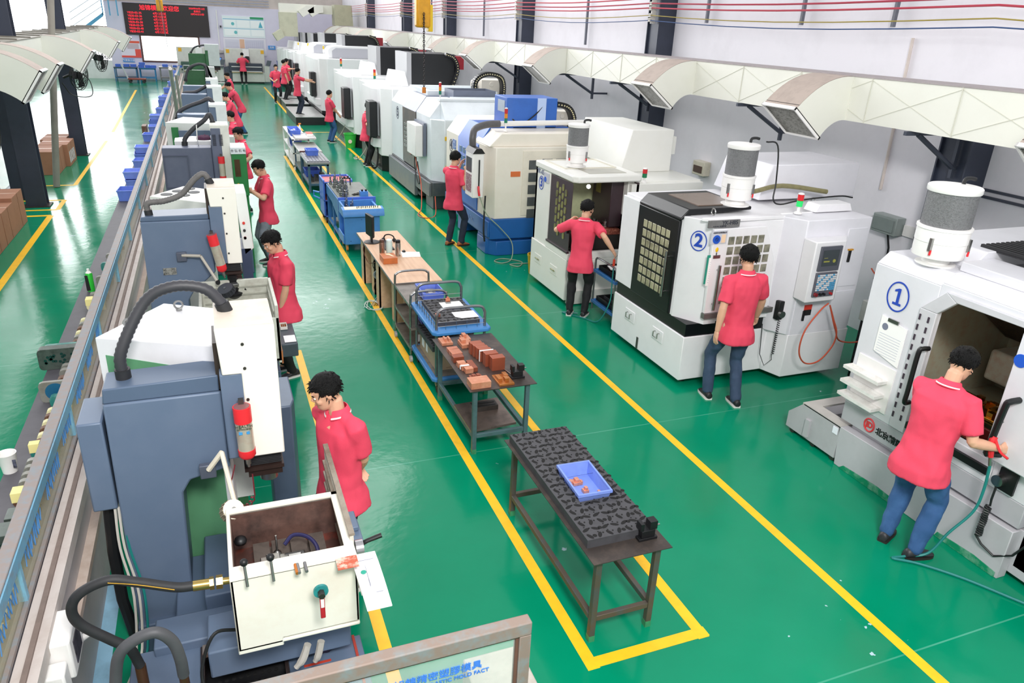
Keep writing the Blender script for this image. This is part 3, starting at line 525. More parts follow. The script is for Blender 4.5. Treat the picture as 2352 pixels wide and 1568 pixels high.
# ---------- machine 4 ----------
BL=mat('#1f5fa8',.4,0,.06,3,dcol='#184a86'); BL2=mat('#2f66bd',.4,0,.05,3)
m4=thing('machining_center','cream and blue machining centre marked with a ringed 4','machine',(5.3,13.3,0))
obj('blue_base',MB().box(4.42,6.6,12.1,14.75,.30,.66).box(4.42,6.5,12.2,12.75,.02,.30).box(4.46,6.5,13.8,14.1,.02,.30).prism([(4.40,12.72),(4.40,12.25),(4.55,12.08),(6.5,12.08),(6.5,12.7)],'z',.0,.26).box(4.38,4.42,12.1,14.75,.34,.62),BL,m4,bev=.01)
ob=[(12.1,.66),(14.72,.66),(14.72,1.85),(14.5,2.0),(14.0,2.16),(12.5,2.16),(12.1,1.95)]
obj('left_cream_panel',MB().prism([(4.40,.66),(4.40,1.85),(4.62,2.14),(6.6,2.14),(6.6,.66)],'y',13.95,14.75),CREAM,m4,bev=.008)
obj('front_cream_body',MB().prism([(4.50,12.12),(6.6,12.12),(6.6,13.0),(4.40,13.0),(4.40,12.35)],'z',.66,1.90).prism([(4.40,1.9),(4.62,2.12),(6.6,2.12),(6.6,1.9)],'y',12.2,13.0),CREAM,m4,bev=.012)
db=obj('blue_door',MB().prism([(4.40,.68),(4.38,.68),(4.38,1.84),(4.60,2.16),(4.62,2.14),(4.40,1.82)],'y',12.74,13.92).box(4.6,6.2,12.9,13.95,2.08,2.14),BL2,m4,bev=.006)
lattice(4.377,12.82,13.84,.95,1.72,5,5,db,None,mat('#5d7f9d',.2,0,.2,6),fr=.3)
obj('door_handle',MB().cyl((4.33,12.93,1.02),(4.33,12.93,1.5),.014).cyl((4.33,13.05,1.0),(4.33,13.05,1.5),.010),DSTEEL,db)
sp4=obj('side_access_door',MB().box(5.0,6.5,12.105,12.12,.71,1.84),mat('#e9e1d2',.45,0,.04),m4,bev=.004)
for (x0,z0) in [(5.11,1.52-i*.215) for i in range(5)]: obj('side_window',MB().box(x0,x0+.20,12.096,12.108,z0,z0+.16),mat('#55595b',.15,0,.1,8),sp4,bev=.02)
for i in range(3): obj('side_window',MB().box(5.36+i*.26,5.56+i*.26,12.096,12.108,1.60,1.70),mat('#55595b',.15,0,.1,8),sp4,bev=.015)
obj('warning_label',MB().box(4.78,4.96,12.112,12.12,1.40,1.49),mat('#d9703a',.5,0,0),m4)
obj('roof_pipe',MB().cyl((4.66,12.55,2.24),(6.5,12.62,2.26),.045,n=18),mat('#e9e8e6',.3,.1,0),m4)
obj('pipe_elbow',MB().tube([(4.70,12.55,2.24),(4.45,12.52,2.23),(4.22,12.44,2.17),(4.16,12.38,2.05),(4.16,12.38,1.90)],.06,12,sub=4),mat('#5f5e60',.4,.1,.1),m4)
pn=obj('control_pendant',MB().box(4.05,4.25,12.02,12.42,1.07,1.82),WHT,m4,bev=.015); obj('pendant_cap',MB().prism([(4.04,1.82),(4.10,1.90),(4.2,1.90),(4.26,1.82)],'y',12.0,12.44),BLK,pn)
obj('screen',MB().box(4.043,4.052,12.08,12.36,1.50,1.74),mat('#474a52',.3,0,0),pn); obj('keypad',MB().box(4.043,4.052,12.08,12.36,1.16,1.46),mat('#6f3a46',.5,0,.3,60,dcol='#d8cfd6'),pn); obj('side_handle',MB().cyl((4.16,12.0,1.2),(4.16,12.0,1.72),.012),BLK,pn)
gu=obj('blow_gun',MB().tube([(4.15,11.99,1.28),(4.15,11.97,1.2),(4.16,11.96,1.12)],.02,8,sub=3),RED,pn)
digit_ring(m4,(4.397,14.42,1.60),(0,-1,0),.12,'4',mat('#2c3550',.6,0,0)); obj('status_board',MB().box(4.388,4.398,14.1,14.3,1.56,1.74),mat('#4a6fae',.5,0,.2,30,dcol='#dfe3ee'),m4)
cb4=thing('clipboard','clipboard with a worksheet on the cream side of machine 4','clipboard',(4.38,14.2,1.05)); obj('paper_sheet',MB().box(4.385,4.392,14.03,14.22,.98,1.40),PAPER,cb4); obj('clip',MB().box(4.375,4.386,14.09,14.17,1.38,1.43),STEEL,cb4)
obj('maker_lettering',text(MB(),'HSHUN CNC',(4.376,13.2,.47),(0,-1,0),(0,0,1),.11),mat('#8ea7cf',.6,0,0),m4)
obj('blue_tower',MB().prism([(4.98,12.95),(5.1,12.9),(5.95,12.9),(5.95,13.6),(4.98,13.6)],'z',2.1,2.64),BL2,m4,bev=.01); obj('tower_badge',MB().box(4.972,4.982,13.05,13.4,2.38,2.58),mat('#a9b3bd',.4,.3,.05),m4)
obj('tower_strip',MB().box(5.55,5.72,12.885,12.9,2.1,2.64),mat('#b9cdf0',.4,0,0),m4)
def drag_chain(par,pts,w,links,r=.05,dot='#d9cfa2'):
    P=spline([V(p) for p in pts],links); m=MB(); d=MB()
    for i in range(len(P)-1):
        a,b=P[i],P[i+1]; t=(b-a); L=t.length; t.normalize(); s=V((0,1,0)); n=t.cross(s).normalized()
        c=(a+b)/2; q=[c+t*sx*L*.47+n*sz*r+s*sy*w for sx in(-1,1) for sy in(-1,1) for sz in(-1,1)]
        m.add(q,[(0,1,3,2),(4,6,7,5),(0,4,5,1),(2,3,7,6),(0,2,6,4),(1,5,7,3)])
        e=c-s*(w+.002); d.cyl(e,e-s*.008,.014,n=8)
    k=obj('cable_chain',m,mat('#15161a',.4,0,0),par); obj('chain_pins',d,mat(dot,.5,0,0),k,kind='stuff'); return k
drag_chain(m4,[(5.72,13.1,2.1),(5.72,13.1,2.4),(5.9,13.1,2.52),(6.22,13.1,2.48),(6.36,13.1,2.3),(6.36,13.1,2.08)],.08,6)
obj('spindle_motor',MB().box(5.98,6.45,13.2,13.6,2.1,2.38).cyl((6.2,13.18,2.3),(6.2,13.2,2.3),.05),CREAM,m4,bev=.02)
signal_tower(m4,4.76,12.4,2.13,['#1f7a5f','#e08a2a','#c8262c'],.38,'slim green orange and red signal light on machine 4',r=.028)
tag(obj('power_cable',MB().tube([(5.0,12.7,2.3),(5.2,12.8,2.2),(5.5,12.88,2.35),(5.7,12.9,2.55)],.012,8,sub=6),HOSEK),'black cable looping beside the blue tower of machine 4','cable')
tag(obj('air_hose',MB().tube([(4.18,12.0,1.1),(4.3,11.95,.8),(4.55,11.9,.55),(4.75,11.85,.3),(4.7,11.7,.05),(4.5,11.6,.012),(4.4,11.75,.012),(4.6,11.85,.012),(4.85,11.6,.012),(4.7,11.35,.012),(4.6,11.5,.012),(4.9,11.5,.012),(5.1,11.45,.012)],.009,8,sub=8),mat('#93a08a',.4,0,.05)),'pale air hose coiled on the floor in front of machine 4','hose')
tag(obj('air_hose',MB().tube([(4.3,12.05,1.1),(4.28,12.02,.8),(4.27,12.0,.5),(4.3,12.02,.3)],.016,8,sub=6),HOSEK),'black spiral cord hanging from the pendant of machine 4','hose')
bk=thing('paint_bucket','dirty yellow bucket beside machine 3','bucket',(4.92,10.95,0)); obj('bucket_shell',MB().lathe((4.86,10.98,0),[(.12,0),(.15,.3),(.155,.3),(.155,.33),(.14,.33),(.11,.01)],24),mat('#c9a61f',.5,0,.15,9),bk); obj('wire_handle',MB().tube([(4.71,10.98,.3),(4.8,10.85,.22),(4.95,10.85,.22),(5.01,10.98,.3)],.005,5,sub=4),STEEL,bk)
# ---------- machine 5 ----------
P5=mat('#dfe6ea',.4,0,.03,3); G5=mat('#6c7384',.4,0,.05); D5=mat('#50555a',.45,.1,.12,4,dcol='#757067')
m5=thing('machining_center','pale blue machining centre marked with a ringed 5, grey hood and smoked door','machine',(5.5,17.5,0))
obj('grey_base',MB().box(4.36,6.9,15.62,19.6,.32,.62).box(4.42,6.8,15.8,16.4,.0,.32).box(4.42,6.8,16.9,19.3,.06,.32),D5,m5,bev=.01)
obj('base_trough',MB().box(4.28,4.36,16.9,19.62,.08,.58).box(4.30,4.36,15.7,16.9,.30,.6),mat('#6d7278',.45,.2,.15,3,dcol='#8b867c'),m5,bev=.01)
prof=[(4.38,.62),(4.38,1.95),(4.62,2.27),(6.9,2.27),(6.9,.62)]
obj('left_panel',MB().prism(prof,'y',18.35,19.6),P5,m5,bev=.01)
obj('front_body',MB().prism([(4.38,.62),(4.38,1.95),(4.62,2.27),(6.9,2.27),(6.9,.62)],'y',15.95,17.1).prism([(4.62,15.62),(6.9,15.62),(6.9,15.96),(4.38,15.96),(4.38,15.86)],'z',.62,1.92).prism([(15.62,1.92),(15.95,2.27),(15.95,1.9)],'x',4.62,6.9),P5,m5,bev=.01)
g5=obj('smoked_door',MB().box(4.36,4.38,17.1,18.35,.66,1.93),mat('#514d4c',.35,0,.2,4,dcol='#7a6a60'),m5)
obj('grey_hood',MB().prism([(4.36,1.93),(4.38,1.96),(4.62,2.285),(5.4,2.285),(5.4,2.2),(4.6,2.2),(4.38,1.9)],'y',17.1,18.36),G5,m5,bev=.006)
lattice(4.357,17.5,18.2,1.0,1.6,5,6,g5,None,mat('#8e8f8c',.2,0,.2,6),fr=.35)
obj('door_handle',MB().cyl((4.31,17.28,.95),(4.31,17.28,1.68),.014),BLK,g5)
p5=obj('control_pendant',MB().box(4.12,4.30,16.2,16.95,1.08,1.76),WHT,m5,bev=.02); obj('pendant_back',MB().box(4.30,4.36,16.16,16.98,1.1,1.8),G5,p5)
digit_ring(m5,(4.378,18.95,1.72),(0,-1,0),.15,'5',mat('#2c3550',.6,0,0))
for (y,z) in ((15.9,1.55),(15.9,.95)): obj('yellow_tag',MB().box(4.62,4.72,15.605,15.62,z-.04,z+.04) if z>1.2 else MB().box(4.64,4.70,15.605,15.62,z-.03,z+.03),mat('#f2c21a',.5,0,0),m5)
obj('roof_rail',MB().box(4.6,6.6,15.95,16.12,2.27,2.33).box(5.0,6.6,16.5,16.56,2.28,2.32),P5,m5,bev=.01); obj('roof_frame',MB().frame(4.7,6.4,17.3,19.0,2.27,2.38,.12,'z'),P5,m5,bev=.006)
obj('dark_roof_box',MB().tray(5.1,6.1,16.6,17.3,2.27,2.45,.03),G5,m5)
drag_chain(m5,[(5.86,17.4,2.25),(5.87,17.4,2.6),(6.12,17.4,2.76),(6.45,17.4,2.72),(6.56,17.4,2.55),(6.56,17.4,2.25)],.09,6)
obj('spindle_motor',MB().box(6.1,6.7,17.6,18.2,2.27,2.62).cyl((5.95,17.9,2.5),(6.15,17.9,2.5),.1).cyl((6.35,17.58,2.52),(6.35,17.6,2.52),.06),CREAM,m5,bev=.02)
signal_tower(m5,4.62,16.0,2.27,['#1f7a5f','#e08a2a','#c8262c'],.38,'slim green orange and red signal light on machine 5',r=.028)
tag(obj('air_hose',MB().tube([(4.28,16.9,1.05),(4.27,16.6,.8),(4.25,16.2,.5),(4.1,15.6,.1),(3.95,15.3,.012),(4.05,15.0,.012),(4.3,15.2,.02),(4.38,15.5,.35)],.011,8,sub=8),HOSEO),'orange air hose curling on the floor beside machine 5','hose')
tag(obj('power_cable',MB().tube([(4.3,16.9,1.1),(4.28,16.9,.8),(4.28,16.6,.45),(4.3,16.5,.5),(4.3,16.7,.9)],.012,8,sub=6),HOSEK),'black cable drooping under the pendant of machine 5','cable')
obj('red_gun',MB().ball((4.24,17.1,1.12),.035,(1,1,1.6)).cyl((4.24,17.1,1.0),(4.24,17.1,1.1),.015),RED,m5)
# ---------- far white machines ----------
W6=mat('#f1f2f3',.4,0,.015,3); B6=mat('#15171b',.4,0,.06)
def far_machine(y0,y1,xf,zt,label,pend=True,blackbox=True,num=None,round_hood=False,tower=None,base='#15171b'):
    t=thing('machining_center',label,'machine',((xf+6.8)/2,(y0+y1)/2,0))
    obj('dark_base',MB().prism([(xf,y0+.3),(xf+.25,y0),(6.9,y0),(6.9,y1),(xf,y1)],'z',0,.42),mat(base,.4,0,.06),t,bev=.01)
    obj('white_body',MB().prism([(xf-.02,y0+.25),(xf+.25,y0-.02),(6.9,y0-.02),(6.9,y1),(xf-.02,y1)],'z',.42,zt),W6,t,bev=.015)
    obj('door_panel',MB().prism([(xf-.12,y0+.85),(xf-.02,y0+.6),(xf-.02,y1-.9),(xf-.12,y1-1.0)],'z',.62,zt-.05),W6,t,bev=.01)
    obj('lower_tray',MB().prism([(xf-.18,y0+.5),(xf-.02,y0+.3),(xf-.02,y1-1.0),(xf-.18,y1-1.2)],'z',.62,.86),W6,t,bev=.01)
    obj('door_gap',MB().box(xf-.026,xf-.018,y1-1.0,y1-.97,.5,zt-.1),B6,t)
    if pend:
        yp=y0+.1 if pend is True else pend
        p=obj('control_pendant',MB().box(xf-.3,xf-.10,yp+.2,yp+.75,.90,1.82),B6,t,bev=.015); obj('pendant_face',MB().box(xf-.1,xf-.06,yp+.15,yp+.8,.95,1.80),mat('#8a8b8f',.4,.2,0),p)
    if blackbox:
        obj('tool_magazine',MB().box(5.35,6.6,y0+1.2,y0+2.6,zt,zt+.85),B6,t,bev=.01); obj('magazine_edge',MB().box(5.22,5.35,y0+1.2,y0+2.6,zt,zt+.86),mat('#b9babd',.35,.3,0),t)
        drag_chain(t,[(6.5,y0+1.15,zt),(6.66,y0+1.15,zt+.45),(6.55,y0+1.15,zt+.75),(6.3,y0+1.15,zt+.85)],.08,5)
        obj('red_motor',MB().box(6.55,6.9,y0+1.3,y0+1.7,zt+.45,zt+.8),mat('#9c2430',.4,0,.05),t)
        obj('chip_hood',MB().prism([(4.65,zt),(4.75,zt+.42),(5.1,zt+.38),(5.2,zt)],'y',y0+.9,y0+1.5),W6,t,bev=.02)
    if round_hood:
        obj('rounded_hood',MB().prism([(xf+.4,zt),(xf+.4,zt+.3),(xf+.5,zt+.42),(xf+.7,zt+.46),(6.4,zt+.46),(6.4,zt)],'y',y0+.6,y0+1.6),W6,t,bev=.03)
        obj('hood_panel',MB().prism([(xf+.55,zt+.02),(xf+.55,zt+.28),(xf+.7,zt+.38),(6.3,zt+.38),(6.3,zt+.02)],'y',y0+.585,y0+.6),mat('#b9bac2',.4,0,0),t)
    if tower: signal_tower(t,*tower)
    return t
T3=['#1f7a5f','#e08a2a','#c8262c']; T1=['#f2f2f0','#e9c93a']
far_machine(20.2,23.4,4.28,2.17,'white machining centre with dark pendant and loose black cable, a green pail beyond',tower=(4.34,21.5,2.17,T3,.4))
far_machine(24.3,28.3,4.28,2.17,'white machining centre behind the green pail with two black tool towers',tower=(4.32,27,2.17,T3,.4))
far_machine(31.0,35.6,4.18,2.36,'tall white machining centre with grey rounded hood and black steps',round_hood=True,pend=31.6,tower=(4.6,33,2.36,T1,.4))
far_machine(36.6,39.8,4.2,2.3,'white machining centre behind the man reaching to a pendant',round_hood=True,blackbox=True,pend=37.4,tower=(4.6,38,2.3,T1,.4))
far_machine(40.6,43.4,4.2,2.2,'white machining centre behind the three standing workers',pend=True,tower=(4.6,42,2.2,T1,.4))
far_machine(44.0,46.6,4.2,2.15,'second white machining centre from the back wall',pend=False)
far_machine(47.1,49.8,4.2,2.1,'white machining centre closest to the back wall',pend=False)
def step(x0,x1,y0,y1,z,label):
    t=thing('machine_step',label,'step',((x0+x1)/2,(y0+y1)/2,0)); obj('step_body',MB().box(x0,x1,y0,y1,0,z-.02),mat('#1d1f22',.4,.1,.1),t,bev=.005); obj('tread_plate',MB().box(x0-.01,x1,y0-.01,y1,z-.02,z),mat('#b9bab8',.35,.4,.1,9),t)
step(3.05,4.15,30.2,33.9,.30,'nearest black step with pale treads under the man reaching to a pendant')
step(3.15,4.15,35.0,37.2,.30,'middle black step with pale treads under the standing workers')
step(3.15,4.15,37.6,40.6,.30,'farthest black step with pale treads before the white machines')

# ================= ducts, columns, wires =================
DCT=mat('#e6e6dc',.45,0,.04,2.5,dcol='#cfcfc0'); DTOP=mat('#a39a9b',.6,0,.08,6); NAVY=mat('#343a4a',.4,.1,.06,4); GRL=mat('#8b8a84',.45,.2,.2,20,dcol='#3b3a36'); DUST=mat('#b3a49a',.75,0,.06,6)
def elbow(par,xf,dirx,y0,y1,zt=3.44,zb=2.94,ov=(.77,.37),iv=(.35,.20)):
    """curved outlet leaving the duct face at xf towards dirx, ending in a slatted grille"""
    out=[(0,zt)]; inn=[(0,zb)]; n=9
    o1=V((ov[0],zt-ov[1])); i1=V((iv[0],zb-iv[1]))
    def bez(a,b,c,t): return a*(1-t)**2+b*2*t*(1-t)+c*t*t
    O=[bez(V((0,zt)),V((.55*ov[0],zt+.02)),o1,i/n) for i in range(n+1)]; I=[bez(V((0,zb)),V((.57*iv[0],zb+.02)),i1,i/n) for i in range(n+1)]
    P=lambda q,y:(xf+dirx*q.x,y,q.y)
    mb=MB(); vs=[];fs=[]
    for i in range(n+1): vs+=[P(O[i],y0),P(O[i],y1),P(I[i],y1),P(I[i],y0)]
    for i in range(n):
        a=i*4;b=a+4; fs+=[(a+3,a,b,b+3),(a,a+1,b+1,b),(a+1,a+2,b+2,b+1),(a+2,a+3,b+3,b+2)]
    mb.add(vs,fs); mb.tube([P(V((0,zt)),y0-.004),P(V((0,zb)),y0-.004)],.008,4)
    k=obj('air_outlet',mb,DCT,par); tp=MB()
    for i in range(n):
        a=[P(O[i],y0+.004),P(O[i],y1-.004),P(O[i+1],y1-.004),P(O[i+1],y0+.004)]; e_=V((0,0,.003)); tp.add([V(q)+e_ for q in a]+a,[(0,1,2,3),(7,6,5,4),(0,4,5,1),(2,6,7,3)])
    obj('dusty_top',tp,DUST,k)
    g=MB(); d=(i1-o1); L=d.length; u=d/L; nn=V((-u.y,u.x))
    e=.02
    for y in (y0,y1):
        a=o1-u*e;b=i1+u*e; q=[P(a-nn*.01,y),P(b-nn*.01,y),P(b+nn*.03,y),P(a+nn*.03,y)]
        q2=[(x,yy+(.02 if y==y0 else -.02),z) for x,yy,z in q]; g.add(q+q2,[(0,1,2,3),(4,7,6,5),(0,4,5,1),(1,5,6,2),(2,6,7,3),(3,7,4,0)])
    for a in (o1-u*e,i1): 
        b=a+u*e; q=[P(a-nn*.01,y0),P(b-nn*.01,y0),P(b+nn*.03,y0),P(a+nn*.03,y0)]; q2=[(x,y1,z) for x,_,z in q]; g.add(q+q2,[(0,1,2,3),(4,7,6,5),(0,4,5,1),(1,5,6,2),(2,6,7,3),(3,7,4,0)])
    f=obj('grille_frame',g,WHT,k); s=MB(); m=20
    for i in range(m):
        c=o1+u*(L*(i+.5)/m); a=c-u*.008-nn*.02; b=c+u*.008+nn*.015; c2=b+u*.002;d2=a+u*.002
        q=[P(a,y0+.02),P(b,y0+.02),P(c2,y0+.02),P(d2,y0+.02)]; s.add(q+[(x,y1-.02,z) for x,_,z in q],[(0,1,2,3),(4,7,6,5),(0,4,5,1),(1,5,6,2),(2,6,7,3),(3,7,4,0)])
    obj('grille_slats',s,GRL,k)
    b=MB(); a=o1-nn*.05;c=i1-nn*.05; q=[P(a,y0+.01),P(c,y0+.01),P(c-nn*.005,y0+.01),P(a-nn*.005,y0+.01)]; b.add(q+[(x,y1-.01,z) for x,_,z in q],[(0,1,2,3),(4,7,6,5),(0,4,5,1),(1,5,6,2),(2,6,7,3),(3,7,4,0)])
    obj('grille_dark',b,mat('#2b2a28',.8,0,0),k)
du=thing('air_duct','long cream ventilation duct with curved grille outlets along the right wall','air duct',(7.45,20,2.94))
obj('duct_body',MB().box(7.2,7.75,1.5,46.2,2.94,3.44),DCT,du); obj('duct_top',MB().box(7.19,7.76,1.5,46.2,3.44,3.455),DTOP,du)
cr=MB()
yy=2.2; k=0
while yy<30:
    L=1.19; cr.tube([(7.197,yy,2.96),(7.197,yy+L,3.42)],.004,4,ends=False).tube([(7.197,yy,3.42),(7.197,yy+L,2.96)],.004,4,ends=False).tube([(7.196,yy,2.94),(7.196,yy,3.44)],.007,4,ends=False); yy+=L
obj('seam_creases',cr,mat('#d3d3c6',.5,0,0),du,kind='stuff')
for y in (3.9,7.25,10.52,15.3,19.8,23.2,29.3,36.1,42.2,45.2): elbow(du,7.2,-1,y,y+.6)
obj('riser',MB().prism([(7.0,3.44),(7.0,4.5),(7.95,4.5),(8.0,3.44)],'y',45.2,46.2),mat('#b3b297',.5,0,.05,3),du)
obj('upper_branch',MB().box(4.15,7.0,46,46.5,4.0,4.45),DCT,du)
obj('drop_leg',MB().box(4.12,5.06,45.9,46.5,2.78,4.0),mat('#c3c3ac',.5,0,.05,3),du)
for (x,z) in ((5.45,4.42),(5.95,4.45)): obj('branch_outlet',MB().prism([(x+.5,z),(x+.1,z-.03),(x-.35,z-.32),(x-.1,z-.62),(x+.25,z-.42),(x+.5,z-.38)],'y',45.6,46.0),DCT,du)
obj('branch_outlet',MB().prism([(4.13,3.15),(3.70,2.88),(3.92,2.52),(4.3,2.75),(4.2,3.1)],'y',45.7,46.4),mat('#c3c3ac',.5,0,.05,3),du)
dl=thing('air_duct','cream ventilation duct with large curved outlets over the left aisle','air duct',(-3.3,18,2.75))
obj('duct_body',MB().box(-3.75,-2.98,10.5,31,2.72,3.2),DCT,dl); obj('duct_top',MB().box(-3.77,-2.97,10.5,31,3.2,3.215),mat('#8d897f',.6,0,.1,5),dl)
cr=MB(); 
for i in range(16): cr.tube([(-3.77,11+i*1.25,3.222),(-2.97,11+i*1.25,3.222)],.02,4)
obj('top_seams',cr,mat('#77736a',.6,0,.1),dl)
for y in (12.4,13.9,18.3,24.0,28.2): elbow(dl,-2.98,1,y,y+.5,3.23,2.75,(.87,.28),(.60,.20))
# columns
def icol(x,y,sx,sy,label,h=8,m=NAVY):
    t=thing('steel_column',label,'column',(x,y,0))
    obj('flange',MB().box(x-sx/2,x+sx/2,y-sy/2,y-sy/2+.02,0,h),m,t); obj('flange',MB().box(x-sx/2,x+sx/2,y+sy/2-.02,y+sy/2,0,h),m,t); obj('web',MB().box(x-sx/2+.04,x+sx/2-.04,y-sy/2+.02,y+sy/2-.02,0,h),m,t)
    obj('base_plate',MB().box(x-sx/2-.06,x+sx/2+.06,y-sy/2-.06,y+sy/2+.06,0,.02),mat('#3b332f',.5,.2,.15,12),t)
cl_=['behind filter drum of machine 1','behind the rear box of machine 3','behind machine 4 and its cable chain','third from the far end of the right wall','second from the far end of the right wall','farthest on the right wall']
for y,l in zip((6.35,13.35,20.25,27.3,33.6,41.3),cl_): icol(8.22,y,.36,.42,'dark navy steel column '+l,h=2.93 if y<7 else 8)
icol(-3.46,17.55,.36,.3,'dark navy steel column standing in the small yellow floor box')
icol(-3.86,18.35,.34,.3,'dark navy steel column just behind the one in the yellow box')
icol(-3.46,23.9,.34,.3,'dark navy steel column beside the bright far aisle')
tag(obj('drain_pipe',MB().tube([(-3.39,19.4,0.02),(-3.2,19.4,1.4),(-2.86,19.5,3.9),(-2.6,19.5,5.6)],.07,14),mat('#9a948b',.5,0,.05)),'leaning grey plastic drain pipe between the dark columns','pipe')
br=lambda y,l:None
def bracket(y,span=0,label=''):
    t=thing('duct_bracket',label,'bracket',(7.7,y,2.5)); m=mat('#4a4f5c',.45,.3,.05)
    obj('arm',MB().box(7.15,8.1,y-.02,y+.02,2.89,2.935),m,t); obj('brace',MB().tube([(7.35,y,2.9),(8.05,y,2.50)],.028,6),m,t); obj('drop_post',MB().box(8.0,8.05,y-.02,y+.02,2.4,2.95).box(8.05,8.4,y-.015,y+.015,2.5,2.54),m,t)
for y,l in ((6.3,'nearest dark angle bracket under the right duct'),(9.3,'dark angle bracket under the duct above machine 2'),(13.2,'dark angle bracket on the column behind machine 3'),(15.6,'dark angle bracket between the second and third navy columns'),(20.1,'dark angle bracket on the third navy column, over the blue tower'),(26.8,'dark angle bracket under the duct by the red motors')): bracket(y,0,l)
for y,l in ((16.7,'thin grey hanger rod between the third and fourth columns'),(9.6,'thin grey hanger rod above the widest outlet'),(7.9,'thin grey hanger rod left of the nearest column'),(23.9,'thin grey hanger rod by the crane chain'),(12.0,'thin grey hanger rod right of the second column'),(5.2,'thin grey hanger rod nearest the right edge'),(30,'thin grey hanger rod by the fourth column')):
    tag(obj('hanger_rod',MB().box(8.28,8.33,y-.02,y+.02,3.5 if y>15 else 4.02,8),mat('#6b6e78',.5,.2,0)),l,'rod')
# power lines in strings with insulators
wcol=['#b33a55','#b8404f','#a83448','#b23a4c','#9c8b3a','#2c4a7a']; zs=[4.52,4.42,4.32,4.24,4.12,4.04]
ys=[2.0,6.2,13.3,20.25,27.3,33.6,41.3,48]
wn=['topmost red bus wire along the right wall','second red bus wire along the right wall','third red bus wire along the right wall','lowest red bus wire along the right wall','yellow striped wire below the red bus wires','thin blue wire lowest in the bundle on the right wall']
for k,(c,z) in enumerate(zip(wcol,zs)):
    pts=[]
    for a,b in zip(ys,ys[1:]):
        for j in range(6):
            t=j/6; pts.append((7.93,a+(b-a)*t,z-.05*math.sin(math.pi*t)*(1+.5*(k>3))+.01*math.sin(7*a+k)))
    tag(obj('bus_wire',MB().tube(pts,.013 if k<4 else .008,6),mat(c,.5,0,0)),wn[k],'wire')
for y in ys[2:-1]:
    m=MB()
    for z in zs: m.lathe((7.93,y,z-.035),[(.02,0),(.04,.01),(.025,.03),(.04,.05),(.02,.07)],10)
    obj('insulator_rack',m.box(7.95,8.04,y-.015,y+.015,3.98,4.6),mat('#d9d6cf',.4,0,.05),None,{6.2:'',13.3:'insulator rack on the second navy column',20.25:'insulator rack on the third navy column',27.3:'insulator rack on the fourth navy column',33.6:'insulator rack on the fifth navy column',41.3:'insulator rack on the farthest navy column'}[y],'insulator')
tag(obj('wall_cable_pair',MB().box(8.37,8.4,4.0,6.1,2.20,2.23).box(8.37,8.4,4.0,6.1,2.28,2.31),mat('#3e4250',.5,0,0)),'dark twin steel rail on the wall right of the nearest column','rail')
tag(obj('wall_pipe',MB().tube([(8.37,7.6,3.9),(8.37,7.55,2.0)],.02,8),mat('#d8cdc6',.5,0,.05)),'thin pinkish conduit running down to the grey junction box','pipe')
jb=thing('junction_box','grey breaker box with white sockets on the right wall','junction box',(8.33,7.2,1.45)); obj('box_shell',MB().box(8.24,8.4,7.05,7.45,1.48,1.72),mat('#8e9896',.4,0,.05),jb,bev=.01); obj('box_lid',MB().box(8.22,8.24,7.08,7.42,1.52,1.68),mat('#7f8a88',.4,0,.05),jb); obj('socket_plate',MB().box(8.36,8.4,6.85,7.03,1.5,1.64),WHT,jb); obj('box_cable',MB().tube([(8.3,7.2,1.48),(8.32,7.15,1.3),(8.3,7.1,.9)],.015,6),HOSEK,jb)
tag(obj('wall_air_pipe',MB().tube([(8.3,7.0,1.1),(7.6,6.6,1.2),(7.3,6.35,1.2)],.025,8).cyl((7.3,6.3,1.12),(7.3,6.3,1.32),.018),mat('#6e7074',.35,.7,.05)),'grey air pipe with brass taps between machine 2 and the wall','pipe')
jb2=thing('junction_box','small cream breaker box on the wall behind machine 3','junction box',(8.3,11.7,1.4)); obj('box_shell',MB().box(8.25,8.4,11.4,11.75,1.45,1.7),mat('#cfc9b8',.4,0,.1),jb2,bev=.01); obj('box_window',MB().box(8.235,8.25,11.45,11.7,1.5,1.62),mat('#5a4a44',.2,0,0),jb2)
# crane chain
hk=thing('chain_hoist','yellow chain hoist block with long dark chain in front of the white machines','hoist',(3.7,14,2.6))
obj('hoist_block',MB().box(3.58,3.84,13.9,14.1,3.72,4.25),mat('#e9a51c',.4,0,.08),hk,bev=.04); obj('hoist_cover',MB().box(3.80,3.88,13.92,14.08,3.66,4.1),mat('#e9c01c',.4,0,0),hk,bev=.01)
cm_=MB(); n=34
for i in range(n):
    z=2.72+i*.037; e=[( (3.70+.014*math.cos(a)) if i%2 else 3.70, 13.87 if i%2 else 13.87+.014*math.cos(a), z+.026*math.sin(a)) for a in [q*math.pi/4 for q in range(8)]]; cm_.tube(e,.0065,5,closed=True)
obj('chain',cm_,mat('#3f3c3d',.35,.7,.1),hk,kind='stuff'); obj('hook_ferrule',MB().cyl((3.70,13.87,2.62),(3.70,13.87,2.72),.035),mat('#d6802a',.4,0,.05),hk)
h2=thing('chain_hoist','small yellow hoist hook hanging before the red text display','hoist',(-1.4,36,3.3)); obj('hoist_block',MB().box(-1.55,-1.3,35.9,36.1,3.75,4.2),mat('#d99a1a',.4,0,.1),h2,bev=.04); obj('hoist_rope',MB().tube([(-1.42,35.9,4.3),(-1.32,35.9,2.4)],.012,5),mat('#6b6a70',.5,0,0),h2)
